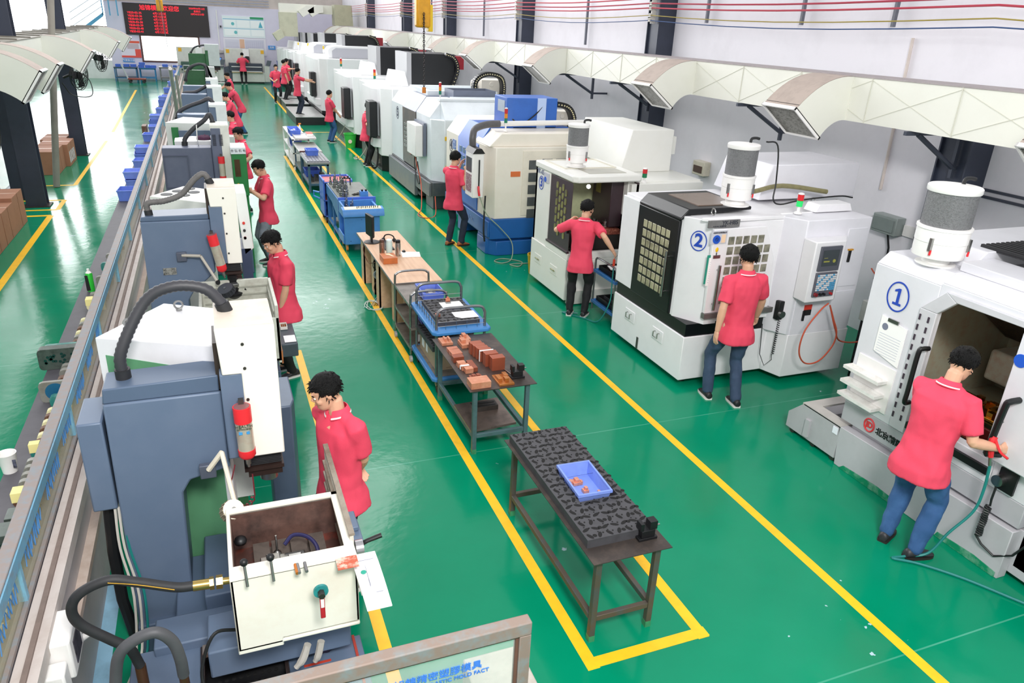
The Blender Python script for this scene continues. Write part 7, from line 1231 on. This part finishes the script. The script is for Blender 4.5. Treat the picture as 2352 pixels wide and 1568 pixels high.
for i,(x0,y0,l) in enumerate(((3.95,26.2,'pale wires tangled on the floor behind the man in light jeans'),(3.98,22.3,'pale cable curling out by the second white machine'))): tag(obj('loose_wires',MB().tube([(x0+.3,y0-.2,.9),(x0+.25,y0-.1,.45),(x0,y0,.05),(x0-.1,y0+.3,.01),(x0+.05,y0+.6,.01),(x0-.05,y0+.2,.012),(x0+.1,y0-.3,.012)],.012,6,sub=6),mat('#b9b8a8',.5,0,0)),l,'cable')
tag(obj('black_cable_loop',MB().tube([(4.1,20.9,.95),(4.02,20.85,.7),(4.0,20.8,.3),(4.08,20.75,.05),(4.2,20.8,.1),(4.25,20.85,.5),(4.2,20.9,.9)],.025,8,sub=6),HOSEK),'thick black cable looped beside the worker hidden behind a pendant','cable')
# small blue trolley between machines 2 and 3
_b4=set(o.name for o in COL.objects)
tr=thing('parts_trolley','blue three tier trolley with trays in the gap left of machine 2','trolley',(4.6,8.75,0)); 
for z in (.16,.62): obj('shelf',MB().tray(4.42,4.9,8.3,8.95,z,z+.045,.02),mat('#3b78b8',.42,0,.05),tr,bev=.005)
for (x,y) in ((4.44,8.32),(4.44,8.93),(4.88,8.32),(4.88,8.93)): obj('upright',MB().cyl((x,y,.06),(x,y,.80 if x<4.5 else .64),.014),TUB,tr)
obj('side_handle',MB().tube([(4.44,8.32,.8),(4.44,8.4,.84),(4.44,8.85,.84),(4.44,8.93,.8)],.014,8,sub=3),TUB,tr)
for i,(z,l) in enumerate(((.665,'black tray of tools on the top shelf of the parts trolley'),(.205,'black tray on the lower shelf of the parts trolley'))):
    t=thing('tool_tray',l,'tray',(4.66,8.6,z)); obj('tray_shell',MB().tray(4.48,4.84,8.36,8.9,z,z+.06,.012),BLK,t); obj('tray_ribs',MB().box(4.6,4.61,8.37,8.89,z+.01,z+.05).box(4.72,4.73,8.37,8.89,z+.01,z+.05),mat('#55575c',.4,.4,.1),t)
tag(obj('trolley_papers',MB().prism([(4.52,8.62),(4.74,8.55),(4.76,8.74),(4.56,8.8)],'z',.73,.74),PAPER),'sheet of paper on the black tool tray','papers')
ag=thing('air_gun','red handled air gun with hose on the blue parts trolley','air gun',(4.44,8.5,.9)); obj('gun_body',MB().tube([(4.44,8.42,.86),(4.44,8.42,.95)],.018,8),mat('#d9432f',.4,0,0),ag); obj('nozzle',MB().tube([(4.44,8.42,.95),(4.46,8.4,1.0),(4.50,8.38,1.07)],.004,6),STEEL,ag); obj('air_hose',MB().tube([(4.44,8.42,.86),(4.42,8.38,.6),(4.40,8.36,.35),(4.3,8.45,.05),(4.2,8.7,.012),(4.0,9.0,.012),(4.2,8.9,.012)],.009,6,sub=6),HOSEG,ag)
for o in COL.objects:
    if o.name not in _b4 and o.parent is None: o.location+=V((.50,.12,0))

# ================= people =================
SK=mat('#dba98c',.5,0,.03,5,dcol='#c98f75'); SHIRT=mat('#e84561',.75,0,.04,3,.25,bscale=300,dcol='#d8384f'); HAIR=mat('#0d0c0d',.62,0,0,bump=1.0,bscale=160,spec=.25)
TRK={'black':mat('#17171b',.8,0,.05,4,.2,bscale=200),'jeans':mat('#33455f',.8,0,.12,5,.3,bscale=300,dcol='#4d6485'),'blue':mat('#2f5688',.8,0,.12,4,.3,bscale=300,dcol='#4f7fb5'),'dark':mat('#252c3d',.8,0,.1,4,.3,bscale=300,dcol='#36425c'),'grey':mat('#7c828c',.8,0,.06,4,.2,bscale=200)}
EYEW=mat('#e9e4de',.3,0,0); EYEB=mat('#1b1310',.2,0,0); LIP=mat('#b56a5f',.5,0,0)
def remesh(name,mb,vox,mtl,par,smooth=2,wr=0,wscale=9):
    me=bpy.data.meshes.new('r'); me.from_pydata([V(p) for p in mb.v],[],mb.f)
    bm=bmesh.new(); bm.from_mesh(me); bmesh.ops.recalc_face_normals(bm,faces=bm.faces); bm.to_mesh(me); bm.free()
    o=bpy.data.objects.new('r',me); COL.objects.link(o); r=o.modifiers.new('r','REMESH'); r.mode='VOXEL'; r.voxel_size=vox
    s=o.modifiers.new('s','SMOOTH'); s.iterations=smooth; s.factor=.5
    dg=bpy.context.evaluated_depsgraph_get(); m2=bpy.data.meshes.new_from_object(o.evaluated_get(dg)); bpy.data.objects.remove(o)
    if wr:
        co=[v.co.copy() for v in m2.vertices]; no=[v.normal.copy() for v in m2.vertices]
        for v,c,n in zip(m2.vertices,co,no): v.co=c+n*wr*(noise.noise(c*wscale)+.6*noise.noise(V((c.x*wscale*2.3,c.y*wscale*2.3,c.z*wscale*1.2))))
    m2.name=name
    m2.materials.clear(); m2.materials.append(mtl); m2.shade_smooth()
    p=bpy.data.objects.new(name,m2); COL.objects.link(p); p.parent=par; return p
def loft(mb,secs,n=20,m=0):
    """secs: list of (center, sideVec, frontVec, halfwidth, front, back, power)"""
    vs=[]
    for c,s,f,hw,fr,bk,pw in secs:
        for j in range(n):
            t=2*math.pi*j/n; cs,sn=math.cos(t),math.sin(t); x=math.copysign(abs(cs)**pw,cs)*hw; y=math.copysign(abs(sn)**pw,sn)*(fr if sn>0 else bk); vs.append(c+s*x+f*y)
    k=len(secs); mb.add(vs,[(i*n+j,i*n+(j+1)%n,(i+1)*n+(j+1)%n,(i+1)*n+j) for i in range(k-1) for j in range(n)]+[list(range(n))[::-1],list(range((k-1)*n,k*n))],m)
def limb(mb,pts,rs,n=12):
    P=[];R=[]; pts=[V(p) for p in pts]
    d0=(pts[0]-pts[1]).normalized(); d1=(pts[-1]-pts[-2]).normalized()
    P.append(pts[0]+d0*rs[0]*.8);R.append(rs[0]*.45)
    for p,r in zip(pts,rs): P.append(p);R.append(r)
    P.append(pts[-1]+d1*rs[-1]*.8);R.append(rs[-1]*.45)
    mb.tube(P,R,n)
def ik(a,b,l1,l2,hint):
    a=V(a);b=V(b); d=b-a; L=min(d.length,(l1+l2)*.995); u=d.normalized(); b=a+u*L
    x=(l1*l1-l2*l2+L*L)/(2*L); h=math.sqrt(max(0,l1*l1-x*x)); hv=V(hint); hv=(hv-u*hv.dot(u)); hv=hv.normalized() if hv.length>1e-4 else u.orthogonal().normalized()
    return a+u*x+hv*h,b
HEAD=[(0,.022,.070,.0),(.012,.038,.086,-.03),(.03,.050,.092,-.05),(.055,.058,.093,-.066),(.08,.064,.092,-.080),(.105,.069,.090,-.091),(.13,.072,.088,-.099),(.155,.0745,.090,-.103),(.18,.073,.083,-.101),(.20,.066,.068,-.092),(.217,.052,.046,-.072),(.23,.030,.02,-.042),(.235,.010,.0,-.015)]
def person(label,x,y,head,h=1.70,z=0,lean=0,side=0,hn=(0,0),hands=(None,None),hint=(None,None),feet=None,tr='black',shoe='#1d1d20',vox=.011,near=False,collar=True,bw=1.0,fists=(0,0),hyaw=None):
    """heading head in degrees: direction faced, 0 = +Y, 90 = +X. hn = (turn of the head, nod down)"""
    s=h/1.72; t=thing('person',label,'person',(0,0,0)); t.location=(0,0,0)
    a=math.radians(head); F=V((math.sin(a),math.cos(a),0)); R=V((math.cos(a),-math.sin(a),0)); U=V((0,0,1)); O=V((x,y,z))
    if feet is None: feet=((-.11,0,0),(.11,0,8))
    le=math.radians(lean); hip=O+U*.90*s-F*math.sin(le)*.12*s
    up=(U*math.cos(le)+F*math.sin(le)+R*math.sin(math.radians(side))).normalized(); fr=(F*math.cos(le)-U*math.sin(le)).normalized()
    T=lambda k:hip+up*k*s
    neck=T(.535); shL=T(.475)-R*.175*s; shR=T(.475)+R*.175*s
    # head frame
    hy=math.radians(hn[0]); nd=math.radians(hn[1]); hf=(F*math.cos(hy)+R*math.sin(hy)); hr=(R*math.cos(hy)-F*math.sin(hy)); hu=(U*math.cos(nd)+hf*math.sin(nd)).normalized(); hfr=(hf*math.cos(nd)-U*math.sin(nd)).normalized()
    hb=neck+up*.075*s+hf*.025*s*(1+math.sin(nd)); H=lambda zz,yy=0,xx=0:hb+hu*(zz*s)+hfr*(yy*s)+hr*(xx*s)
    skin=MB(); vt=vox
    secs=[]
    for zz,hw,f_,b_ in HEAD: 
        c=(f_+b_)/2; secs.append((H(zz-.02,c),hr,hfr,hw*s,(f_-c)*s,(c-b_)*s,.92))
    loft(skin,secs,24)
    skin.ball(H(.075,.093),.0165*s,(.85,1.1,.8),10); skin.tube([H(.115,.084),H(.095,.094),H(.078,.104)],[.008*s,.010*s,.013*s],8)
    skin.ball(H(.045,.090),.02*s,(1,.5,.35),10); skin.ball(H(.012,.078),.022*s,(1,.8,.7),10); skin.ball(H(.128,.078,.028),.022*s,(1.2,.5,.45),8); skin.ball(H(.128,.078,-.028),.022*s,(1.2,.5,.45),8); skin.ball(H(.07,.062,.036),.028*s,(1,1,1),8); skin.ball(H(.07,.062,-.036),.028*s,(1,1,1),8)
    for sx in (-1,1):
        rot=Matrix((hr,hfr,hu)).transposed(); skin.ball(H(.095,-.006,.075*sx),.03*s,(.32,.62,1.05),10,rot=rot)
    limb(skin,[neck-up*.05*s,H(.02,-.025)],[.058*s,.054*s]); limb(skin,[T(.05),T(.45)],[.10*s,.10*s]); limb(skin,[T(.46)-R*.12*s,T(.46)+R*.12*s],[.035*s,.035*s])
    arms=[]
    for k,sh in ((0,shL),(1,shR)):
        sg=-1 if k==0 else 1; tg=hands[k]
        if tg is None: tg=sh-U*.50*s+R*sg*.06*s+F*.05*s
        hv=hint[k] if hint[k] is not None else (-F*.7+R*sg*.5-U*.2)
        el,wr=ik(sh,tg,.285*s,.25*s,hv); arms.append((sh,el,wr,sg))
        limb(skin,[sh.lerp(T(.44),.12),sh.lerp(el,.5),el],[.036*s,.043*s,.039*s]); limb(skin,[el,el.lerp(wr,.35),wr],[.040*s,.041*s,.0265*s])
        d=(wr-el).normalized(); pn=(R*(-sg)); pn=(pn-d*pn.dot(d)); pn=pn.normalized() if pn.length>.2 else (U-d*U.dot(d)).normalized()
        w=d.cross(pn).normalized()*(1 if sg>0 else -1)    # towards the thumb
        if w.dot(F)+w.dot(U)*.8<0: w=-w
        if not near: 
            limb(skin,[wr,wr+d*.05*s],[.028*s,.034*s],8)
        for q,(o_,L,cu) in enumerate(((.03,.070,.35),(.010,.078,.45),(-.010,.073,.55),(-.029,.058,.65))):
            base=wr+d*.085*s+w*o_*s; cu=cu+(.9 if fists[k] else 0); p=[wr+d*.02*s+w*o_*.6*s,base]; dd=d.copy()
            for j in range(3):
                dd=(dd*math.cos(cu*.5)+pn*math.sin(cu*.5)).normalized(); pp=dd.cross(w); base=base+dd*L*s*(.42,.32,.26)[j]; p.append(base)
            skin.tube([V(v_) for v_ in p],[.015*s,.0105*s,.0095*s,.0088*s,.0075*s],8)
        tb=wr+d*.025*s+w*.022*s; th=(d*.65+w*.6+pn*.35).normalized(); skin.tube([wr+d*.005*s,tb,tb+th*.035*s,tb+th*.03*s+(d*.85+pn*.4).normalized()*.033*s],[.018*s,.016*s,.0115*s,.008*s],8)
        if near or True: limb(skin,[wr+d*.02*s-w*.012*s,wr+d*.075*s-w*.018*s],[.019*s,.017*s],8); limb(skin,[wr+d*.02*s+w*.012*s,wr+d*.075*s+w*.018*s],[.020*s,.017*s],8); limb(skin,[wr,wr+d*.07*s],[.022*s,.017*s],8)
    legs=[]
    for k,(fx,fy,toe) in enumerate(feet):
        sg=-1 if k==0 else 1; hj=hip+R*sg*.095*s-U*.02*s; ft=O+R*fx*s+F*fy*s; an=ft+U*.085*s
        kn,an=ik(hj,an,.43*s,.42*s,F+R*sg*.15); legs.append((hj,kn,an,ft,toe,sg)); limb(skin,[hj,kn,an],[.065*s,.048*s,.036*s])
        limb(skin,[an,an-U*.03*s+F*.05*s],[.035*s,.03*s],8)
    body=remesh('body',skin,vox,SK,t,2)
    # eyes, brows, mouth
    if near:
        for sx in (-1,1):
            e=MB().ball(H(.101,.083,.031*sx),.0125*s,(1.15,.6,.5),12,rot=Matrix((hr,hfr,hu)).transposed()); eo=obj('eye',e,EYEW,body); 
            obj('iris',MB().ball(H(.099,.0905,.031*sx),.0052*s,(1,.5,1),10,rot=Matrix((hr,hfr,hu)).transposed()),EYEB,eo)
            obj('eyebrow',MB().tube([H(.124,.088,.016*sx),H(.130,.090,.032*sx),H(.124,.083,.05*sx)],[.004*s,.0045*s,.003*s],6),HAIR,body)
        obj('lips',MB().ball(H(.041,.1005),.017*s,(1.1,.35,.32),12,rot=Matrix((hr,hfr,hu)).transposed()),LIP,body)
    # hair
    n=40; vs=[];fs=[]; Z=[.015,.035,.055,.075,.095,.115,.135,.155,.172,.188,.204,.22,.234,.246,.252]
    def hs(zz,ang):
        for i in range(len(HEAD)-1):
            if HEAD[i][0]<=zz<=HEAD[i+1][0]: q=(zz-HEAD[i][0])/(HEAD[i+1][0]-HEAD[i][0]); hw,f_,b_=[HEAD[i][j]*(1-q)+HEAD[i+1][j]*q for j in (1,2,3)]; break
        else: hw,f_,b_=HEAD[-1][1:]
        return hw,f_,b_
    for zi in Z:
        q=min(zi,.226)
        for j in range(n):
            g=2*math.pi*j/n; hw,f_,b_=hs(q,g); c=(f_+b_)/2; sx=math.cos(g); sy=math.sin(g)   # sy>0 front
            front=max(0,sy); lim=.165 if front>.55 else (.118 if front>.15 else (.080 if front>-.3 else .022))
            lim+=.010*noise.noise(V((g*5,zi*9,x)))+.006*noise.noise(V((g*17,2,x)))
            cov=min(1,max(0,(zi-lim)/.016+.5)); th=-.014+cov*(.0175+.012*noise.noise(V((sx*5,sy*5,zi*34+x)))+min(.014,max(0,zi-lim)*.30))
            if zi>.226: sh_=1-((zi-.226)/.03)**1.6; sh_=max(.12,sh_)
            else: sh_=1
            px=sx*(hw+th)*sh_; py=c+sy*((f_-c if sy>0 else c-b_)+th)*sh_; vs.append(H(zi-.02+.004*(zi>.2),py,px))
    k=len(Z); fs=[(i*n+j,i*n+(j+1)%n,(i+1)*n+(j+1)%n,(i+1)*n+j) for i in range(k-1) for j in range(n)]+[list(range(n))[::-1],list(range((k-1)*n,k*n))]
    hm=MB().add(vs,fs); ho=obj('hair',hm,HAIR,t,smooth=80)
    if near:
        rnd=random.Random(int(x*100)); tf=MB()
        for _ in range(300):
            g=rnd.uniform(0,2*math.pi); zi=rnd.uniform(.05,.225); sy=math.sin(g); sx=math.cos(g)
            if zi<(.175 if sy>.55 else (.13 if sy>.15 else .08)): continue
            hw,f_,b_=hs(min(zi,.226),g); c=(f_+b_)/2; th=.010
            p0=H(zi-.018,c+sy*((f_-c if sy>0 else c-b_)+th),sx*(hw+th)); out=(hr*sx+hfr*sy); d_=(out*.35-hu*.8+hfr*(.5 if sy>0 else -.2)+hr*rnd.uniform(-.4,.4)).normalized() if zi<.19 else (out*.5+hfr*.5+hu*.15+hr*rnd.uniform(-.6,.6)).normalized()
            L_=rnd.uniform(.014,.03)*s; tf.tube([p0-out*.003,p0+d_*L_*.5+out*.004,p0+d_*L_],[.0045,.0035,.0005],4)
        obj('hair_tufts',tf,HAIR,ho,kind='stuff')
    # shirt
    sm=MB(); S=R; secs=[(hip-U*.20*s,S,F,.200*s,.150*s,.165*s,.85),(T(-.10)*.5+(hip-U*.10*s)*.5,S,F,.186*s,.140*s,.152*s,.85),(T(.0),S,fr,.158*s,.118*s,.115*s,.85),(T(.12),S,fr,.152*s,.115*s,.10*s,.85),(T(.24),S,fr,.163*s,.118*s,.108*s,.85),(T(.35),S,fr,.175*s,.118*s,.118*s,.85),(T(.43),S,fr,.178*s,.105*s,.112*s,.85),(T(.485),S,fr,.150*s,.082*s,.092*s,.9),(T(.52),S,fr,.095*s,.068*s,.075*s,1),(T(.545),S,fr,.066*s,.060*s,.066*s,1)]
    secs=[(q[0],q[1],q[2],q[3]*(bw if i<7 else 1),q[4]*(bw if i<7 else 1),q[5]*(bw if i<7 else 1),q[6]) for i,q in enumerate(secs)]; loft(sm,secs,28)
    for sg in(-1,1): limb(sm,[T(.525)+R*sg*.04*s,T(.455)+R*sg*.15*s],[.055*s,.058*s],12)
    for sh,el,wr,sg in arms:
        e=sh.lerp(el,.80); sm.tube([sh-R*sg*.05*s+up*.005*s,sh,sh.lerp(el,.35),e],[.062*s,.072*s,.073*s,.074*s],14)
    so=remesh('polo_shirt',sm,max(vox,.012),SHIRT,t,3,.010 if near else .005,8)
    cl=MB(); cw=MB(); n=28; nb=neck-up*.0*s
    def ring(k,rr,zz,gap=.0): return [nb+up*(zz*s)+(R*math.cos(q)*rr*s+fr*(math.sin(q)*rr*.95*s)) for q in [math.pi/2+.28+i*(2*math.pi-.56)/(n-1) for i in range(n)]]
    r0=ring(0,.062,.052);r1=ring(0,.072,.048);r2=ring(0,.092,.004);r3=ring(0,.086,.000)
    for i in range(n):
        fq=abs(i-(n-1)/2)/((n-1)/2); dz=-up*.028*s*fq**3
        r2[i]=r2[i]+dz; r3[i]=r3[i]+dz; r0[i]+=dz*.6; r1[i]+=dz*.6
    vs=r0+r1+r2+r3; cl.add(vs,[(i+a_*n,i+1+a_*n,i+1+((a_+1)%4)*n,i+((a_+1)%4)*n) for a_ in range(4) for i in range(n-1)]+[(0,n,2*n,3*n),(n-1,4*n-1,3*n-1,2*n-1)])
    co_=obj('collar',cl,SHIRT,t,smooth=60)
    st_=[(r2[i]*.88+r1[i]*.12)+(r2[i]-nb).normalized()*.003*s for i in range(n)]; st2=[(r2[i]*.70+r1[i]*.30)+(r2[i]-nb).normalized()*.003*s for i in range(n)]
    cw.add(st_+st2+[p-(p-nb).normalized()*.002 for p in st_]+[p-(p-nb).normalized()*.002 for p in st2],[(i,i+1,i+1+n,i+n) for i in range(n-1)]+[(i+2*n,i+3*n,i+1+3*n,i+1+2*n) for i in range(n-1)]); obj('collar_stripe',cw,WHT,co_)
    # trousers and shoes
    tm=MB(); loft(tm,[(T(-.02),R,F,.135*s,.10*s,.10*s,.85),(T(-.10)*.6+(hip-U*.10*s)*.4,R,F,.150*s,.11*s,.125*s,.85),(hip-U*.16*s,R,F,.150*s,.105*s,.12*s,.8)],20)
    for hj,kn,an,ft,toe,sg in legs:
        limb(tm,[hj-U*.07*s,hj.lerp(kn,.5),kn,kn.lerp(an,.5),an-U*.015*s],[.080*s*bw**.5,.086*s*bw,.068*s*bw,.064*s*bw,(.058 if tr!='black' else .05)*s],14)
    remesh('trousers',tm,max(vox,.012),TRK[tr],t,3,.010 if near else .005,10)
    for hj,kn,an,ft,toe,sg in legs:
        q=a+math.radians(toe*sg); Fd=V((math.sin(q),math.cos(q),0)); Rd=V((math.cos(q),-math.sin(q),0)); b0=V((an.x,an.y,ft.z))-Fd*.02*s
        P=lambda yy,zz:b0+Fd*yy*s+U*zz*s
        sm_=MB(); L=[(-.055,.030,.065,.03),(-.045,.036,.085,.03),(-.01,.040,.095,.03),(.04,.043,.085,.028),(.09,.047,.064,.024),(.14,.047,.048,.02),(.175,.038,.036,.018),(.198,.018,.024,.016)]
        vs=[]
        for yy,hw,top,mid in L:
            for j in range(10):
                g=2*math.pi*j/10; cx=math.cos(g)*hw; cz=.012+(top-.012)*(.5+.5*math.sin(g)); vs.append(P(yy,cz)+Rd*cx*s*(1 if math.sin(g)<.3 else .86))
        k=len(L); sm_.add(vs,[(i*10+j,i*10+(j+1)%10,(i+1)*10+(j+1)%10,(i+1)*10+j) for i in range(k-1) for j in range(10)]+[list(range(10))[::-1],list(range((k-1)*10,k*10))])
        sho=obj('shoe',sm_,mat(shoe,.5,0,.05),t,smooth=60)
        so_=MB(); so_.add([P(yy,0)+Rd*hw*1.08*s*e for yy,hw,_,_ in L for e in (-1,1)]+[P(yy,.018)+Rd*hw*1.08*s*e for yy,hw,_,_ in L for e in (-1,1)],[(2*i,2*i+1,2*i+3,2*i+2) for i in range(k-1)]+[(2*k+2*i,2*k+2*i+2,2*k+2*i+3,2*k+2*i+1) for i in range(k-1)]+[(2*i,2*i+2,2*k+2*i+2,2*k+2*i) for i in range(k-1)]+[(2*i+1,2*k+2*i+1,2*k+2*i+3,2*i+3) for i in range(k-1)]+[(0,2*k,2*k+1,1),(2*k-2,2*k-1,4*k-1,4*k-2)])
        obj('sole',so_,mat('#e4e2dd' if shoe in('#1d1d20','#24242a') else '#2a2523',.6,0,0),sho)
    return t
P_=person
P_('man in red polo with hands clasped behind his back, watching the nearest cream tank',.59,4.42,-122,h=1.69,bw=1.06,hn=(30,22),hands=(V((.73,4.50,.90)),V((.72,4.58,.90))),hint=(V((.3,-1,0)),V((.3,1,0))),tr='black',vox=.0062,near=True)
P_('heavy set man in red polo and black trousers looking down at the second machine',.56,8.12,-105,h=1.70,bw=1.14,hn=(-8,30),hands=(V((.50,7.98,.78)),None),hint=(V((.6,-.5,0)),None),tr='black',shoe='#24242a',vox=.007,near=True)
P_('man in red polo with a black wristband holding a machine door, grey trousers',.72,12.5,-100,h=1.70,hn=(-5,28),hands=(V((.50,12.32,1.24)),V((.48,12.6,1.18))),hint=(V((.3,-.8,-.6)),V((.2,.8,-.6))),tr='grey',vox=.0085,near=True)
wbm=tag(obj('wristband',MB().cyl((.525,12.31,1.225),(.545,12.31,1.21),.032,n=14),BLK),'black wristband on the man in grey trousers','watch')
P_('man in red polo standing beside the green monitor cabinet',.56,16.35,-95,h=1.70,hn=(-20,20),hands=(V((.50,16.0,1.02)),None),tr='grey',vox=.012,near=True)
P_('man in red polo seen half behind a white machine head beside a brown chair back',.50,19.5,-80,h=1.66,hn=(-5,10),hands=(V((.3,19.7,1.05)),V((.32,19.9,1.05))),tr='dark',vox=.016)
P_('man in red polo bowing over the machine in front of the man in jeans',.72,24.4,-90,h=1.70,lean=18,hn=(-10,30),hands=(V((.25,24.2,1.0)),V((.25,24.7,1.0))),tr='dark',vox=.016)
P_('man in red polo and blue jeans leaning far forward over his machine',.98,27.9,-85,h=1.74,lean=24,hn=(-5,30),hands=(V((.35,27.8,1.05)),V((.35,28.2,1.0))),feet=((-.1,-.12,0),(.12,.1,8)),tr='blue',vox=.016)
P_('man in red polo farthest along the left row of machines',.92,32.4,-85,h=1.70,lean=8,hn=(-5,20),hands=(V((.4,32.3,1.0)),V((.4,32.7,1.0))),tr='black',vox=.018)
P_('man in red polo and blue jeans reaching into machine 1, seen from behind',4.90,3.42,75,h=1.77,bw=1.12,lean=9,hn=(8,28),hands=(V((5.28,3.75,1.0)),V((5.24,3.11,1.07))),hint=(V((-.3,.3,-1)),V((-.6,-.3,-.9))),feet=((-.12,.04,10),(.13,.0,25)),tr='blue',shoe='#2c2c30',vox=.0062,near=True,fists=(0,1))
P_('man in red polo and faded jeans standing before machine 2, back to the camera',5.14,6.08,8,h=1.80,hn=(10,4),hands=(V((4.86,6.06,.88)),V((5.50,6.22,.94))),hint=(V((-.5,-.6,0)),V((.6,-.6,-.3))),feet=((-.17,.10,-5),(.05,-.12,5)),tr='jeans',shoe='#1d1d20',vox=.0062,near=True,fists=(0,1))
P_('man in red polo and black trousers reaching both arms out at machine 3',4.66,8.98,35,h=1.66,lean=6,hn=(30,8),hands=(V((4.60,9.30,1.32)),V((4.95,8.62,1.05))),hint=(V((-1,0,-.6)),V((.2,-.7,-.5))),tr='black',vox=.0085,near=True,fists=(1,1))
P_('man in red polo, dark jeans and brown shoes pressing the panel of machine 4',3.98,12.86,55,h=1.72,hn=(5,6),hands=(V((4.16,13.05,1.46)),V((4.12,12.62,1.36))),hint=(V((-.3,.5,-1)),V((.2,-.6,-1))),feet=((-.12,.02,5),(.10,.12,20)),tr='dark',shoe='#a5633d',vox=.009,near=True)
P_('worker in red polo and black trousers half hidden behind a dark pendant',4.02,21.3,85,h=1.72,lean=6,hn=(0,10),hands=(V((4.25,21.5,1.1)),V((4.2,21.05,1.1))),tr='black',vox=.014)
P_('man in red polo and light blue jeans holding a cable at a dark pendant',3.68,25.8,75,h=1.64,hn=(5,6),hands=(V((3.98,26.05,.9)),V((3.98,25.75,.88))),tr='blue',vox=.014)
P_('man in red polo and jeans on the nearest black step reaching to a pendant',3.26,31.0,75,h=1.70,z=.30,hn=(5,12),hands=(V((3.85,31.2,1.55)),V((3.88,30.9,1.5))),tr='dark',vox=.016)
P_('young man in red polo and black trousers, left of the standing pair, facing the camera',3.10,38.3,170,h=1.70,hn=(0,5),hands=(V((3.05,38.1,1.0)),V((2.95,38.1,.98))),tr='black',vox=.016)
P_('young man in red polo stretching his arm to a pendant, right of the standing pair',3.30,36.6,80,h=1.70,z=.30,hn=(0,5),hands=(V((3.85,36.8,1.62)),V((3.42,36.35,1.15))),tr='black',vox=.016)
P_('worker mostly hidden behind the man in jeans on the step, black trousers',3.62,38.6,60,h=1.66,z=.30,tr='black',vox=.018)
P_('man in red polo alone at the white machine by the back wall',2.12,48.9,5,h=1.72,hn=(10,10),hands=(V((1.95,49.2,1.15)),V((2.4,49.2,1.2))),tr='black',vox=.018)
